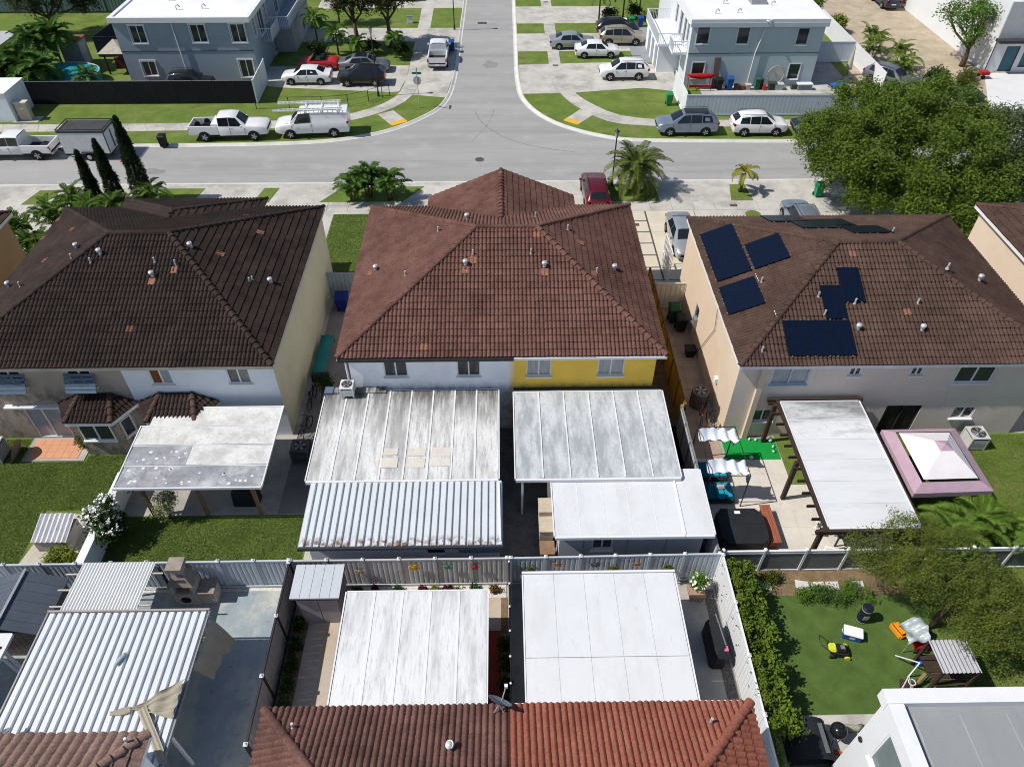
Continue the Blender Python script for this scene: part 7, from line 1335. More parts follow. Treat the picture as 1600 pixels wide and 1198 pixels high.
# succulents along the gravel bed, fence ornaments
SUCC = [(-6.1, (.05, .09, .02)), (-5.4, (.12, .02, .03)), (-4.5, (.04, .1, .03)), (-3.4, (.14, .015, .03)), (-2.95, (.22, .24, .04)), (-2.4, (.13, .02, .04)), (-2.05, (.16, .26, .03)), (-1.3, (.06, .12, .03)), (-.5, (.20, .13, .03))]
for i, (x, c) in enumerate(SUCC):
    bush(('dark green succulent next to the grey shed', 'maroon succulent right of the grey shed', 'small green succulent left of the red pair', 'dark red succulent, left of the pair below the yellow sun', 'yellow-green succulent between the two red ones', 'dark red succulent, right of the yellow-green one', 'bright lime succulent in the gravel bed', 'small green succulent right of the lime one', 'ochre plant at the right end of the gravel bed')[i], x, 16.05, [(x, 16.05, .14, .17, .15, .14)], leafmat('succulent_%d' % i, tuple(v*.6 for v in c), c), 260, .11, name='succulent', spread=.05, per=10, cat='plant')
for i in range(7):
    y = 9.8+i*.78; bush(('lowest', 'second', 'third', 'fourth', 'fifth', 'sixth', 'highest')[i]+' dark plant up the strip right of the grey dividing fence', -8.2, y, [(-8.2, y, .25, .16, .25, .22)], G_DARK, 350, .12, name='strip_plant', spread=.08, cat='plant')
for i in range(5):
    y = 10.4+i*.8; bush(('lowest', 'second', 'middle', 'fourth', 'highest')[i]+' dark plant up the strip beside the thin post fence', -.1, y, [(-.1, y, .3, .14, .25, .25)], G_DARK, 300, .12, name='strip_plant', spread=.08, cat='plant')
def ornament(label, x, z, c, kind, y=16.34):
    t = thing('fence_ornament', label, 'ornament', (x, y-.03, z)); m = mat('orn_%d_%d_%d' % tuple(int(v*99) for v in c), c, .6); n = 16 if kind == 'sun' else 10; b = B(); pts = []
    for k in range(n): r = (.26 if k % 2 == 0 else .17) if kind == 'sun' else (.24 if k % 2 == 0 else .10); pts.append((x+r*math.cos(2*math.pi*k/n+.3), r*math.sin(2*math.pi*k/n+.3)*.9+z))
    b.add([(px, y-.04, pz) for px, pz in pts]+[(px, y-.015, pz) for px, pz in pts], [tuple(range(n)), tuple(range(2*n-1, n-1, -1))]+[(k, n+k, n+(k+1) % n, (k+1) % n) for k in range(n)]); b.out('plate', m, t); B().disc((x, y-.05, z), (0, 1, 0), .09, .03, 12).out('centre', m, t)
ornament('yellow sun plaque on the stained fence', -3.7, 1.45, (.55, .33, .02), 'sun'); ornament('tan butterfly plaque on the stained fence', -5.9, 1.2, (.40, .30, .20), 'star'); ornament('green frog plaque on the stained fence', -2.35, 1.45, (.04, .25, .12), 'star'); ornament('small red plaque on the stained fence', -1.25, 1.4, (.35, .05, .04), 'star')
ornament('brown star plaque left on the fence behind the clean flat roof', 2.1, 1.55, (.35, .15, .07), 'star'); ornament('brown star plaque in the middle of the fence behind the clean flat roof', 5.3, 1.5, (.38, .18, .08), 'star'); ornament('dark plaque on the fence behind the clean flat roof', 3.6, 1.5, (.12, .13, .16), 'sun')
for x, lb in ((1.0, 'hanging plant at the left end of the fence behind the clean flat roof'), (6.55, 'hanging plant at the right part of the fence behind the clean flat roof'), (4.35, 'small hanging plant in the middle of the fence behind the clean flat roof')): bush(lb, x, 16.2, [(x, 16.2, 1.2, .16, .1, .22)], G_OLIVE, 260, .1, spread=.06, name='hanging_plant', cat='plant')
# brick barbecue
t = thing('barbecue_oven', 'masonry barbecue with a stepped chimney on the blue patio', 'barbecue', (-12.9, 16.0, 0)); BR_ = mat('beige_masonry', (.50, .455, .39), .9, .2, 3, .12, .2, 25); BRD = mat('brown_masonry', (.31, .26, .22), .9, .2, 3, .12, .2, 25)
B().box(-13.35, -12.4, 15.6, 16.3, 0, .85).out('base', BR_, t, bevel=.02); B().box(-12.39, -11.75, 15.65, 16.25, 0, .8).out('side_counter', BR_, t); B().box(-12.4, -11.7, 15.6, 16.3, .8, .86).out('counter_top', BRD, t)
B().box(-13.35, -13.2, 15.62, 16.3, .85, 1.35).out('cheek', BR_, t); B().box(-12.55, -12.4, 15.62, 16.3, .85, 1.35).out('cheek', BR_, t); B().box(-13.2, -12.55, 16.15, 16.3, .85, 1.35).out('back', DARKM, t)
b = B(); b.loft([[(-13.4, 15.58, 1.35), (-12.35, 15.58, 1.35), (-12.35, 16.32, 1.35), (-13.4, 16.32, 1.35)], [(-13.08, 15.8, 1.95), (-12.67, 15.8, 1.95), (-12.67, 16.2, 1.95), (-13.08, 16.2, 1.95)]]); b.out('hood', BRD, t); B().box(-13.08, -12.67, 15.8, 16.2, 1.95, 2.2).out('chimney', BR_, t); B().box(-13.18, -12.57, 15.7, 16.3, 2.22, 2.42).out('chimney_cap', BRD, t); B().disc((-12.9, 15.6, .42), (0, 1, 0), .2, .06, 12).out('wood_store', BLACK, t)
# left yard: crate of sheets, pots, doorstep
t = thing('metal_crate', 'bin clad in rusty corrugated sheets on the pale path', 'crate', (-19.4, 18.9, 0)); RC = mat('rusty_corrugated', (.55, .55, .58), .5, .15, 2, .1, dirt=((.28, .12, .06), .55, 2.2, (1.5, .6, 1), .8)); b = B(); n = 28; b.loft([[(-20.2+1.5*k/n, y, z+.035*math.sin(k*math.pi/2.)) for k in range(n+1)] for y, z in ((18.2, .75), (19.5, 1.05))], False, False); b.out('top_sheet', RC, t); B().box(-20.15, -18.75, 18.25, 19.45, 0, .72).out('body', mat('dull_crate', (.40, .36, .33), .8, .2, 2), t)
t = thing('plant_pot', 'black pot overflowing with yellow-green leaves on the pale path', 'plant', (-18.8, 17.6, 0)); B().cyl(-18.8, 17.6, 0, .35, .42, 16, .55).out('pot', BLACK, t); v, f = leaves(blob_centres([(-18.8, 17.6, .5, .6, .5, .25)], 40), 1900, .12, .1, aspect=.35); mesh_np('foliage', v, f, G_YEL, t)
t = thing('doorstep', 'orange tiled doorstep outside the sliding door of the left house', 'step', (-21.9, 24.1, 0)); OT = mat('orange_floor_tile', (.60, .30, .18), .7, .12, 2.5, .08); B().box(-23.3, -20.3, 23.35, 24.85, 0, .05).out('slab', CONC2, t)
for i in range(6):
    for j in range(3): B().box(-23.1+i*.41, -22.7+i*.41, 23.5+j*.42, 23.91+j*.42, .05, .065).out('tile', OT, t)
t = thing('board', 'curved grey board leaning between the air conditioner and the doorstep', 'board', (-23.5, 23.7, 0)); cloth(lambda u, v: (-23.75+.35*v+.1*math.sin(u*3), 23.2+1.0*u, 1.05*v*(1-.35*(2*u-1)**2)), 10, 5).out('panel', mat('stained_board', (.22, .2, .18), .85, .25, 2, .15), t)
for i, (x, y, lb) in enumerate(((-20.6, 24.3, 'potted plant at the right of the orange doorstep'), (-20.2, 24.0, 'pale pot beside the bay window'))):
    t = thing('plant_pot', lb, 'plant', (x, y, 0)); B().cyl(x, y, 0, .3, .13, 12, .18).out('pot', (BLACK, mat('pale_pot', (.5, .47, .42), .8))[i], t); v, f = leaves(blob_centres([(x, y, .55, .25, .25, .3)], 20), 300, .16, .1, aspect=.25); mesh_np('foliage', v, f, G_OLIVE, t)
# lower right turf things
t = thing('lawn_mower', 'yellow and black lawn mower on the artificial turf', 'mower', (12.8, 13.2, 0), -8); LY = mat('lime_yellow', (.55, .58, .05), .5); b = B(); b.loft([octo(-.32, .36, -.24, .24, .08, .12), octo(-.30, .34, -.22, .22, .08, .28)]); b.out('deck', BLACK, t, local=True); B().box(-.14, .24, -.16, .16, .28, .44).out('motor', BLACK, t, local=True, bevel=.04); B().box(-.42, -.12, -.18, .18, .26, .42).out('grass_bag', LY, t, local=True, bevel=.05); B().box(0, .16, -.08, .08, .44, .47).out('battery_lid', GREYM, t, local=True)
for sx in (-.26, .30):
    for s in (-1, 1): B().disc((sx, s*.27, .11), (0, 1, 0), .11, .06, 12).out('wheel', LY if sx > 0 else BLACK, t, local=True)
B().tube([(-.3, .2, .3), (-.85, .2, .8), (-.9, 0, .84), (-.85, -.2, .8), (-.3, -.2, .3)], .014, 5).out('handle', BLACK, t, local=True)
t = thing('cool_box', 'blue cool box with a white lid on the artificial turf', 'cool box', (13.55, 13.85, 0), -18); B().box(-.34, .34, -.2, .2, 0, .34).out('body', mat('cooler_blue', (.02, .08, .30), .4), t, local=True, bevel=.02); B().box(-.36, .36, -.22, .22, .34, .42).out('lid', WHITE, t, local=True, bevel=.02); B().tube([(-.36, -.1, .3), (-.4, 0, .3), (-.36, .1, .3)], .015, 5).out('handle', WHITE, t, local=True); B().box(-.1, .1, -.205, -.2, .14, .24).out('badge', mat('pale_badge', (.5, .55, .65), .5), t, local=True)
t = thing('drum_heater', 'tall black cylinder with silver bands on the artificial turf', 'cylinder', (14.2, 14.55, 0)); B().cyl(14.2, 14.55, 0, .95, .2, 18).out('body', mat('navy_black', (.015, .018, .03), .4), t); B().cyl(14.2, 14.55, .06, .10, .207, 18).out('band', GALV, t); B().cyl(14.2, 14.55, .82, .87, .207, 18).out('band', GALV, t); B().cyl(14.2, 14.55, .95, 1.0, .21, 18, .16).out('lid', mat('navy_black', (1, 1, 1)), t); B().box(14.08, 14.3, 14.34, 14.36, .35, .6).out('sticker', GALV, t)
t = thing('toy_chest', 'orange plastic toy chest near the play frame', 'toy', (15.45, 14.0, 0), 20); OR = mat('orange_plastic', (.72, .27, .02), .4); B().box(-.18, .18, -.32, .32, 0, .28).out('body', OR, t, local=True, bevel=.05); B().box(-.15, .15, -.28, .28, .28, .34).out('lid', OR, t, local=True, bevel=.04)
t = thing('bucket', 'blue bucket beside the play frame', 'bucket', (15.75, 12.75, 0)); B().cyl(15.75, 12.75, 0, .3, .16, 14, .2).out('body', mat('bright_blue', (.01, .16, .6), .4), t); B().tube([(15.55, 12.75, .3), (15.75, 12.75, .42), (15.95, 12.75, .3)], .01, 4).out('handle', GREYM, t)
t = thing('toy_cart', 'red toy cart under the clear sheet', 'toy', (16.0, 13.4, 0)); RP = mat('red_plastic', (.4, .02, .02), .4); B().box(15.75, 16.25, 13.15, 13.65, .12, .4).out('body', RP, t, bevel=.04)
for sx in (15.8, 16.2):
    for s in (13.12, 13.68): B().disc((sx, s, .1), (0, 1, 0), .1, .05, 10).out('wheel', BLACK, t)
t = thing('plastic_sheet', 'crumpled clear plastic sheet draped beside the feathery tree', 'sheet', (15.6, 13.7, 0)); cloth(lambda u, v: (15.25+.95*u, 13.1+.95*v+.2*u, .75+.18*math.sin(u*6+v*4)+.07*math.sin(v*17)), 12, 12).out('sheet', mat('milky_plastic', (.38, .43, .45), .25, .35, 5, .2, spec=.6), t, smooth=True)
for p in ((15.3, 13.15), (16.15, 14.2)): B().tube([(p[0], p[1], 0), (p[0], p[1], .8)], .015, 5).out('pole', GALV, t)
t = thing('play_frame', 'wooden play frame with a corrugated grey roof beside the grey flat roof', 'play frame', (16.1, 12.0, 0)); b = B(); n = 36; b.loft([[(15.45+1.4*k/n, y, 1.8+.035*math.sin(k*math.pi/2)) for k in range(n+1)] for y in (11.5, 12.75)], False, False); b.out('roof_sheet', mat('grey_corrugated', (.36, .36, .39), .45, .1, 2, .05, metal=.3), t)
for x in (15.5, 16.8):
    for y in (11.55, 12.7): B().box(x-.05, x+.05, y-.05, y+.05, 0, 1.78).out('post', DWOOD, t)
for i in range(5): B().box(15.5, 16.8, 11.55+i*.24, 11.75+i*.24, .7, .74).out('deck_board', DWOOD, t)
B().bar((15.45, 11.6, .05), (14.7, 11.9, .05), .5, .02).out('ramp', DWOOD, t); B().bar((15.45, 12.0, .72), (14.85, 11.6, .1), .1, .06).out('ladder_rail', WOOD, t)
t = thing('basketball_stand', 'white framed toy basketball stand by the play frame', 'basketball stand', (14.75, 12.0, 0))
for p, q in (((14.55, 11.55, 0), (14.6, 11.75, 1.1)), ((14.6, 11.75, 1.1), (15.1, 12.15, 1.25)), ((14.6, 11.75, 1.1), (15.0, 11.5, .1)), ((15.1, 12.15, 1.25), (15.15, 12.2, 0)), ((15.1, 12.15, 1.25), (14.85, 12.9, .3))): B().tube([p, q], .025, 6).out('tube', TRIM, t)
B().tube([(14.72+.12*math.cos(k*.5236), 11.6+.12*math.sin(k*.5236), .9) for k in range(13)], .018, 5, False).out('hoop', TRIM, t)
t = thing('covered_trailer', 'black covered cart with a curved top at the foot of the white wall', 'cart', (10.35, 9.9, 0)); rings = []
for k in range(9): a = math.pi*k/8; rings.append([(9.7+.75-.75*math.cos(a)*1.0+.05, y, .25+.75*math.sin(a)**.8) for y in (9.0, 9.75, 10.4)])
B().loft(rings, False, False).out('cover', VB, t, smooth=True); B().box(9.75, 11.2, 9.05, 10.35, .0, .3).out('body', VB, t)
B().box(10.6, 10.95, 9.2, 10.2, .93, .95).out('panel', mat('smoke_panel', (.12, .13, .14), .3), t)
t = thing('kettle_grill', 'round black kettle grill on the pale pad', 'grill', (11.55, 10.0, 0)); B().sphere((11.55, 10.0, .75), .3, .3, .27, 16, 9).out('kettle', mat('gloss_black', (.012, .012, .014), .12, spec=.6), t, smooth=True); B().box(11.5, 11.6, 9.97, 10.03, 1.0, 1.06).out('handle', BLACK, t)
for k in range(3): a = k*2.094; B().tube([(11.55, 10, .6), (11.55+.32*math.cos(a), 10+.32*math.sin(a), 0)], .018, 5).out('leg', GREYM, t)
t = thing('garden_hose', 'coil of orange-red hose beside the black cart', 'hose', (11.5, 9.2, 0)); B().tube([(11.45+(.16+.002*k)*math.cos(k*.6), 9.3+(.16+.002*k)*math.sin(k*.6), .08+.05*math.sin(k*1.7)+.003*k) for k in range(60)], .016, 5).out('coil', mat('hose_orange', (.42, .12, .06), .5), t, smooth=True)
t = thing('log', 'knobbly pale log lying on the pad', 'log', (12.2, 10.3, 0)); B().tube([(11.7, 10.2, .12), (12.1, 10.33, .15), (12.5, 10.3, .12), (12.75, 10.42, .1)], [.07, .13, .12, .06], 9).out('wood', mat('pale_driftwood', (.36, .34, .27), .9, .3, 5, .2), t, smooth=True)
# upper left garden
t = thing('swimming_pool', 'round turquoise above-ground pool behind the black fence', 'pool', (-40.5, 69.8, 0)); WTR = mat('pool_water', (.02, .30, .36), .08, .12, .8, 0, .12, 3, spec=.5); n = 28
B().prism([(-40.5+3.2*math.cos(k*6.2832/n), 69.7+2.4*math.sin(k*6.2832/n)) for k in range(n)], 0, 1.0).out('liner', mat('pool_liner', (.05, .32, .40), .5), t); B().prism([(-40.5+3.08*math.cos(k*6.2832/n), 69.7+2.28*math.sin(k*6.2832/n)) for k in range(n)], .9, 1.012).out('water', WTR, t)
B().tube([(-40.5+3.2*math.cos(k*6.2832/n), 69.7+2.4*math.sin(k*6.2832/n), 1.03) for k in range(n+1)], .07, 6, False).out('rim', mat('pool_rim', (.4, .44, .46), .5), t)
t = thing('garden_shed', 'pale grey upright shed with a rusty roof by the pool', 'shed', (-41.3, 74.6, 0)); B().box(-42.3, -40.4, 73.8, 75.4, 0, 2.3).out('body', mat('pale_shed', (.30, .32, .34), .7), t); B().box(-42.4, -40.3, 73.7, 75.5, 2.3, 2.42).out('roof', mat('rust_roof', (.20, .09, .05), .8, .3, 2, .15), t); B().box(-40.385, -40.38, 74.1, 75.0, .1, 2.0).out('door', mat('pale_shed_door', (.38, .40, .42), .6), t)
t = thing('thatched_hut', 'small open hut with a beige roof against the left grey house', 'hut', (-36.4, 72.8, 0))
for x in (-37.3, -35.6):
    for y in (71.8, 73.8): B().box(x-.06, x+.06, y-.06, y+.06, 0, 2.1).out('post', DWOOD, t)
B().add([(-37.7, 71.4, 2.0), (-35.2, 71.4, 2.0), (-35.2, 74.2, 2.0), (-37.7, 74.2, 2.0), (-36.45, 72.8, 2.9)], [(0, 1, 4), (1, 2, 4), (2, 3, 4), (3, 0, 4), (3, 2, 1, 0)]).out('roof', mat('beige_thatch', (.42, .38, .31), .9, .2, 3, .15), t); B().box(-37.2, -35.7, 73.2, 73.7, 0, 1.0).out('counter', mat('dark_red_wood', (.10, .03, .03), .7), t)
fence('navy plank fence behind the pool', (-40.2, 76.4), (-34.8, 76.4), 1.9, mat('navy_plank', (.02, .028, .045), .7), pw=.22, posts=0); fence('dark plank fence running back from the pool', (-40.2, 76.4), (-39.0, 88), 1.9, mat('navy_plank', (1, 1, 1)), pw=.3, posts=0); fence('teal-grey fence at the back of the far left lawn', (-62, 90), (-42, 90), 1.9, mat('teal_grey', (.14, .20, .20), .7), pw=.4, posts=2.4, pm=DARKM)
t = thing('grey_shed', 'tall grey shed behind the left grey house', 'shed', (-37.2, 83, 0)); B().box(-38.3, -36.2, 82, 84.5, 0, 2.7).out('body', mat('mid_grey_shed', (.20, .21, .22), .8), t); B().add([(-38.5, 81.8, 2.7), (-36.0, 81.8, 2.7), (-36.0, 84.7, 2.9), (-38.5, 84.7, 2.9), (-38.5, 81.8, 2.8), (-36.0, 81.8, 2.8), (-36.0, 84.7, 3.0), (-38.5, 84.7, 3.0)], [(0, 3, 2, 1), (4, 5, 6, 7), (0, 1, 5, 4), (1, 2, 6, 5), (2, 3, 7, 6), (3, 0, 4, 7)]).out('roof', mat('slate_shed_roof', (.16, .17, .18), .7), t)
t = thing('parasol', 'small white parasol behind the left grey house', 'parasol', (-35.9, 79.5, 0)); B().cyl(-35.9, 79.5, 0, 2.2, .03, 6).out('pole', DARKM, t); B().cyl(-35.9, 79.5, 1.9, 2.4, 1.0, 8, .05).out('canopy', WFAB, t)
t = thing('white_annex', 'low white outbuilding at the left edge beyond the palms', 'building', (-47.5, 71, 0)); B().box(-52, -46.6, 69.0, 75.5, 0, 2.6).out('wall', WHITEW, t); B().box(-52.1, -46.5, 68.9, 75.6, 2.6, 2.75).out('roof', mat('grey_flat', (.42, .43, .45), .8), t)
# along the right grey house
def stuffbox(label, x, y, c, sx, sy, h, name='storage_bin', cat='box'):
    t = thing(name, label, cat, (x, y, .012)); m = mat('sb_%d_%d_%d' % tuple(int(v*99) for v in c), c, .6); b = B(); b.loft([[(x-sx*.42, y-sy*.42, .01), (x+sx*.42, y-sy*.42, .01), (x+sx*.42, y+sy*.42, .01), (x-sx*.42, y+sy*.42, .01)], [(x-sx*.5, y-sy*.5, h*.9), (x+sx*.5, y-sy*.5, h*.9), (x+sx*.5, y+sy*.5, h*.9), (x-sx*.5, y+sy*.5, h*.9)]]); b.out('body', m, t); B().box(x-sx*.54, x+sx*.54, y-sy*.54, y+sy*.54, h*.9, h).out('lid', m, t)
for a in ((21.7, .06, .05, .05, .5, .5, .45, 'dark box right of the tall blue bin'), (22.2, .22, .09, .06, .4, .4, .4, 'small brown box under the downspout'), (22.7, .5, .48, .45, .45, .4, .5, 'white crate right of the downspout'), (23.5, .03, .12, .09, .45, .45, 1.0, 'dark green bin right of the downspout'), (24.9, .05, .06, .06, .7, .6, .65, 'black box under the round wheel'), (25.5, .45, .48, .5, .8, .6, .55, 'pale tub near the right ground floor window'), (26.9, .08, .09, .1, .5, .4, .5, 'small dark box below the right ground floor window')): stuffbox(a[7], a[0], 67.3, a[1:4], *a[4:7])
t = thing('plank_board', 'tall brown board leaning on the right grey house wall', 'board', (19.6, 67.85, 0)); B().add([(19.4, 67.6, .02), (19.95, 67.6, .02), (19.95, 68.03, 2.6), (19.4, 68.03, 2.6), (19.4, 67.66, .02), (19.95, 67.66, .02), (19.95, 68.07, 2.6), (19.4, 68.07, 2.6)], [(0, 1, 2, 3), (7, 6, 5, 4), (4, 5, 1, 0), (5, 6, 2, 1), (6, 7, 3, 2), (7, 4, 0, 3)]).out('board', mat('grey_brown_board', (.12, .095, .085), .8, .2, 3), t)
t = thing('kayak', 'red kayak on a rack below the left window of the right grey house', 'kayak', (18.3, 67.5, .9)); b = B(); b.tube([(16.9, 67.5, 1.35), (17.4, 67.5, 1.2), (18.4, 67.5, 1.15), (19.2, 67.5, 1.2), (19.6, 67.5, 1.32)], [.03, .2, .28, .2, .03], 10); b.out('hull', RP, t, smooth=True)
t = thing('kayak_rack', 'red metal rack under the kayak', 'rack', (18.3, 67.3, 0))
for x in (17.2, 19.2): B().tube([(x, 67.0, .012), (x, 67.0, 1.0), (x, 67.7, 1.0), (x, 67.7, .012)], .03, 6).out('frame', RP, t)
B().bar((17.2, 67.0, .45), (19.2, 67.0, .45), .1, .18).out('bar', RP, t)
t = thing('round_hoop', 'round cane hoop chair against the right grey house', 'chair', (25.1, 67.75, .65)); B().tube([(25.2+.75*math.cos(k*.3142), 67.85+.08*math.sin(k*.3142), 1.1+.75*math.sin(k*.3142)) for k in range(21)], .05, 6, False).out('hoop', mat('cane', (.42, .36, .28), .8), t)
for k in range(8): a = k*.393; B().tube([(25.2+.72*math.cos(a), 67.85, 1.1+.72*math.sin(a)), (25.2-.72*math.cos(a), 67.85, 1.1-.72*math.sin(a))], .012, 4).out('strand', mat('cane', (1, 1, 1)), t)
t = thing('fuel_can', 'red fuel can by the right grey house wall', 'can', (24.15, 67.2, 0)); B().box(24.0, 24.3, 67.0, 67.3, .012, .45).out('body', mat('fuel_red', (.6, .06, .03), .4), t, bevel=.04); B().tube([(24.05, 67.15, .45), (24.15, 67.15, .55), (24.25, 67.15, .45)], .02, 5).out('handle', mat('fuel_red', (1, 1, 1)), t)
t = thing('charcoal_barrel', 'dark red barrel beside the fuel can', 'barrel', (23.85, 67.6, 0)); B().cyl(23.85, 67.6, .012, .8, .3, 14).out('body', mat('dark_red_barrel', (.12, .03, .025), .6), t); B().cyl(23.85, 67.6, .8, .86, .31, 14, .25).out('lid', DARKM, t)
t = thing('storage_bench', 'pale lidded box by the right corner of the grey house', 'box', (27.9, 67.2, 0)); B().box(27.2, 28.5, 66.95, 67.45, .012, .5).out('body', mat('dull_blue_box', (.22, .25, .29), .6), t); B().box(27.15, 28.55, 66.9, 67.5, .5, .58).out('lid', TRIM, t)
t = thing('parasol', 'closed beige parasol in the yard right of the grey house', 'parasol', (33.0, 70.5, 0)); B().cyl(33.0, 70.5, 0, 2.6, .03, 6).out('pole', WOOD, t); B().cyl(33.0, 70.5, .6, 2.5, .3, 10, .06).out('folded_canopy', mat('beige_canvas', (.5, .44, .34), .9), t)
t = thing('rock_pile', 'heap of beige rocks round the closed parasol', 'rocks', (33.0, 69.3, 0)); 
for k in range(9): a = k*.7; q = .3+.07*k; B().sphere((33+q*math.cos(a), 69.3+q*math.sin(a)*.8, .12), .28, .22, .17, 7, 5).out('rock', mat('beige_rock', (.46, .39, .29), .9, .2, 3, .15, .4, 15), t)
t = thing('blue_tarp', 'crumpled blue tarpaulin on the yard slab', 'tarp', (31.2, 67.8, 0)); cloth(lambda u, v: (30.4+1.6*u, 67.2+1.1*v, .15+.14*math.sin(u*8+v*5)+.1*math.cos(v*9)), 12, 9).out('sheet', mat('blue_tarpaulin', (.015, .10, .38), .5), t)
t = thing('utility_pad', 'dark green utility box pad among white stones at upper right', 'utility box', (41.8, 64.9, 0)); B().box(40.7, 42.9, 63.9, 65.9, 0, .55).out('cabinet', mat('dark_green_metal', (.025, .065, .045), .6, .2, 2, .1), t, bevel=.03); B().box(40.6, 43.0, 63.8, 66.0, .55, .6).out('lid', mat('dark_green_metal', (1, 1, 1)), t)
t = thing('hand_cart', 'red hand cart by the sparse tree', 'cart', (45.6, 69.6, 0)); B().box(45.2, 46.0, 69.3, 70.0, .35, .65).out('tray', RP, t, bevel=.03)
for s in (69.25, 70.05): B().disc((45.4, s, .2), (0, 1, 0), .2, .06, 12).out('wheel', RUBBER, t)
B().tube([(46.0, 69.4, .5), (46.6, 69.4, .85)], .02, 5).out('handle', RP, t)
for i, (x, y) in enumerate(((-6.1, 81.9), (-13.5, 86.6))): pass
t = thing('utility_box', 'small white utility box on the grass by the far driveway', 'utility box', (-8.0, 86.2, 0)); t.location = (-9.9, 86.0, 0); XF[t.name] = Matrix.Translation((-9.9, 86.0, 0)); B().box(-10.2, -9.6, 85.8, 86.2, 0, .7).out('cabinet', WHITE, t, bevel=.02); B().box(-10.24, -9.56, 85.76, 86.24, .7, .76).out('lid', GREYM, t)
# low white gutter lamp, fan washing machine behind the tan car
t = thing('washing_machine', 'white washing machine left of the green bin behind the tan car', 'washing machine', (13.3, 84.2, 0)); B().box(12.95, 13.65, 83.9, 84.5, .004, .9).out('body', WHITE, t, bevel=.02); B().disc((13.3, 83.9, .5), (0, 1, 0), .22, .03, 16).out('door', DARKM, t)
# meter covers in the sidewalk
for x, y, lb in ((5.35, 73.4, 'small dark meter cover in the right sidewalk'), (5.35, 93.0, 'small dark meter cover far up the right sidewalk'), (16.6, 46.7, 'rusty meter cover in the near sidewalk'), (9.2, 44.2, 'rusty meter cover in the cream driveway')):
    t = thing('meter_cover', lb, 'cover', (x, y, .012)); B().box(x-.26, x+.26, y-.16, y+.16, .0, .022).out('frame', DARKM, t); B().box(x-.22, x+.22, y-.12, y+.12, .0, .027).out('lid', mat('rusty_iron', (.13, .08, .06), .8), t)
# white carved gate post at the right house front
t = thing('entry_gate', 'white ornamental gate beside the right house front corner', 'gate', (10.3, 38, 0)); B().bar((10.2, 36.9, 1.1), (10.2, 39.3, 1.1), .05, .08).out('rail', TRIM, t); B().bar((10.2, 36.9, 2.4), (10.2, 39.3, 2.4), .05, .08).out('rail', TRIM, t)
for i in range(9): B().tube([(10.2, 37.0+i*.28, 0), (10.2, 37.0+i*.28+.08*math.sin(i), 1.3), (10.2, 37.0+i*.28, 2.4)], .03, 5).out('baluster', TRIM, t)
# ------------------------------------------------------------------ grass blades on the nearer lawns
def blades(name, polys, dens, h, m, label, seed=3):
    g = np.random.default_rng(seed); P_ = []
    for (x0, x1, y0, y1) in polys:
        n = int((x1-x0)*(y1-y0)*dens); P_.append(np.stack([g.uniform(x0, x1, n), g.uniform(y0, y1, n), np.full(n, .008)], 1))
    p = np.concatenate(P_); n = len(p); a = g.uniform(0, 6.283, n); hh = h*g.uniform(.5, 1.4, n); d = np.stack([np.cos(a), np.sin(a), np.zeros(n)], 1); l = np.stack([-np.sin(a), np.cos(a), np.zeros(n)], 1)*g.uniform(-.6, .6, n)[:, None]*hh[:, None]; up = np.array([0, 0, 1.])*hh[:, None]
    v = np.stack([p-d*.009, p+d*.009, p+up+l], 1).reshape(-1, 3); f = np.arange(3*n).reshape(-1, 3)
    me = bpy.data.meshes.new(name); me.vertices.add(len(v)); me.vertices.foreach_set('co', v.astype(np.float32).ravel()); me.loops.add(3*n); me.loops.foreach_set('vertex_index', f.astype(np.int32).ravel()); me.polygons.add(n); me.polygons.foreach_set('loop_start', np.arange(0, 3*n, 3, dtype=np.int32)); me.update(calc_edges=True); me.materials.append(m)
    o = bpy.data.objects.new(name, me); COL.objects.link(o); setp(o, label, None, None, 'stuff')
GB = leafmat('grass_blade', (.085, .135, .024), (.215, .265, .065), 1.0, .25)
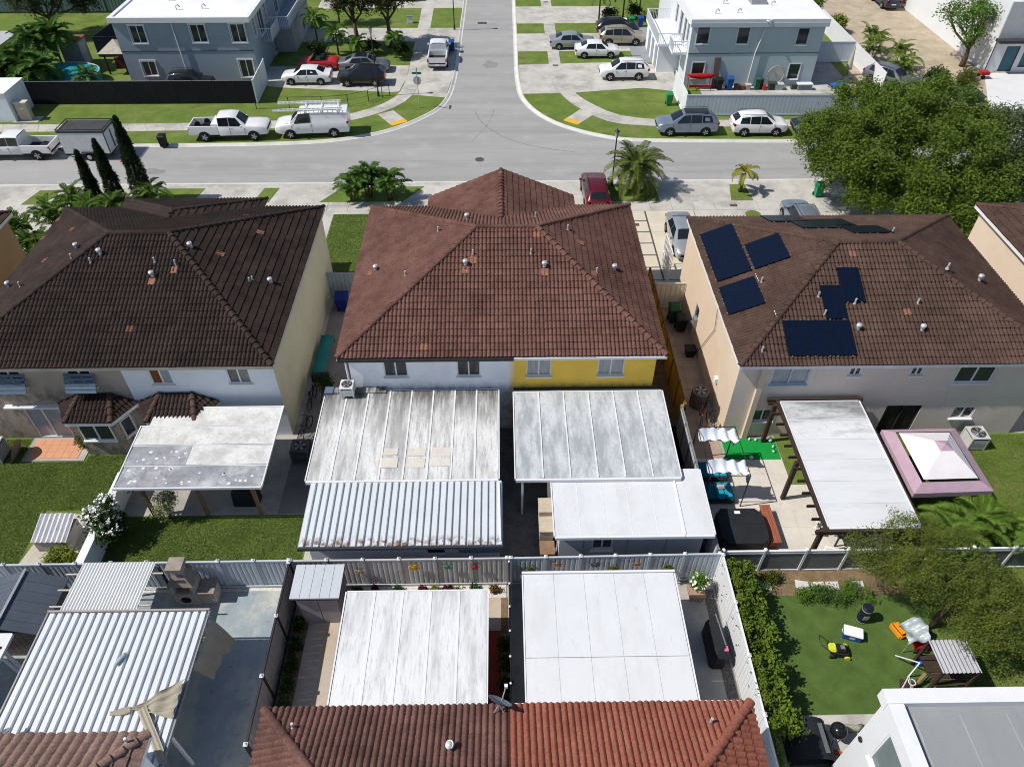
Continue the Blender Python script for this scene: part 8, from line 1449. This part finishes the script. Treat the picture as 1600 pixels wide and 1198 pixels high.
blades('grass', [(-26, -20.8, 17.0, 20.4), (-26, -17.7, 20.4, 23.3), (-26, -23.4, 23.3, 24.8), (-20.2, -17.7, 23.3, 23.7)], 2400, .05, GB, 'grass of the back lawn by the orange doorstep', 3)
blades('grass', [(-17.2, -8.75, 16.75, 20.0)], 2400, .05, GB, 'grass of the back lawn before the left patio roof', 4)
blades('grass', [(17.05, 27, 9.8, 24.4)], 1500, .05, GB, 'grass of the lawn round the gazebo', 5)
blades('grass', [(-11.85, -7.45, 37.0, 45.85)], 1300, .055, GB, 'grass of the front lawn between left and middle houses', 6)

# ------------------------------------------------------------------ groups of alike things
GROUPS = {'duplex_house': 'tiled duplex houses along the near row', 'grey_apartment_house': 'grey two storey houses across the street', 'sedan': 'cars parked along the streets and driveways', 'sport_utility_car': 'cars parked along the streets and driveways',
          'pickup_truck': 'white pickup trucks', 'wheelie_bin': 'wheelie bins', 'air_conditioner': 'air conditioners in the yards', 'patio_roof': 'flat patio roofs', 'plank_fence': 'plank fences', 'street_lamp': 'black street lamps', 'palm_tree': 'palm trees',
          'areca_palm': 'areca palms', 'clump_palm': 'palms on the verge', 'shrub': 'garden shrubs', 'succulent': 'succulents in the gravel bed', 'strip_plant': 'plants in the narrow strips', 'cypress': 'dark cypresses', 'broadleaf_tree': 'broadleaf trees',
          'bicycle': 'bicycles in the alleys', 'folding_chair': 'white folding chairs', 'daybed': 'teal daybeds', 'garden_ornament': 'ornaments on the putting mat', 'fence_ornament': 'plaques on the back fences', 'hanging_plant': 'plants hung on the fence', 'ladder': 'ladders on the van',
          'satellite_dish': 'satellite dishes', 'meter_cover': 'meter covers', 'manhole_cover': 'manhole covers', 'storage_bin': 'boxes by the right grey house', 'storage_box': 'cabinets beside the white annex', 'covered_grill': 'covered grills', 'plant_pot': 'potted plants', 'machine_part': 'machine parts in the pickup bed', 'garden_shed': 'garden sheds', 'parasol': 'parasols', 'utility_box': 'utility boxes'}
for o in list(bpy.data.objects):
    if o.parent is None and 'category' in o:
        s_ = o.name.split('.')[0]
        if s_ in GROUPS: o['group'] = GROUPS[s_]
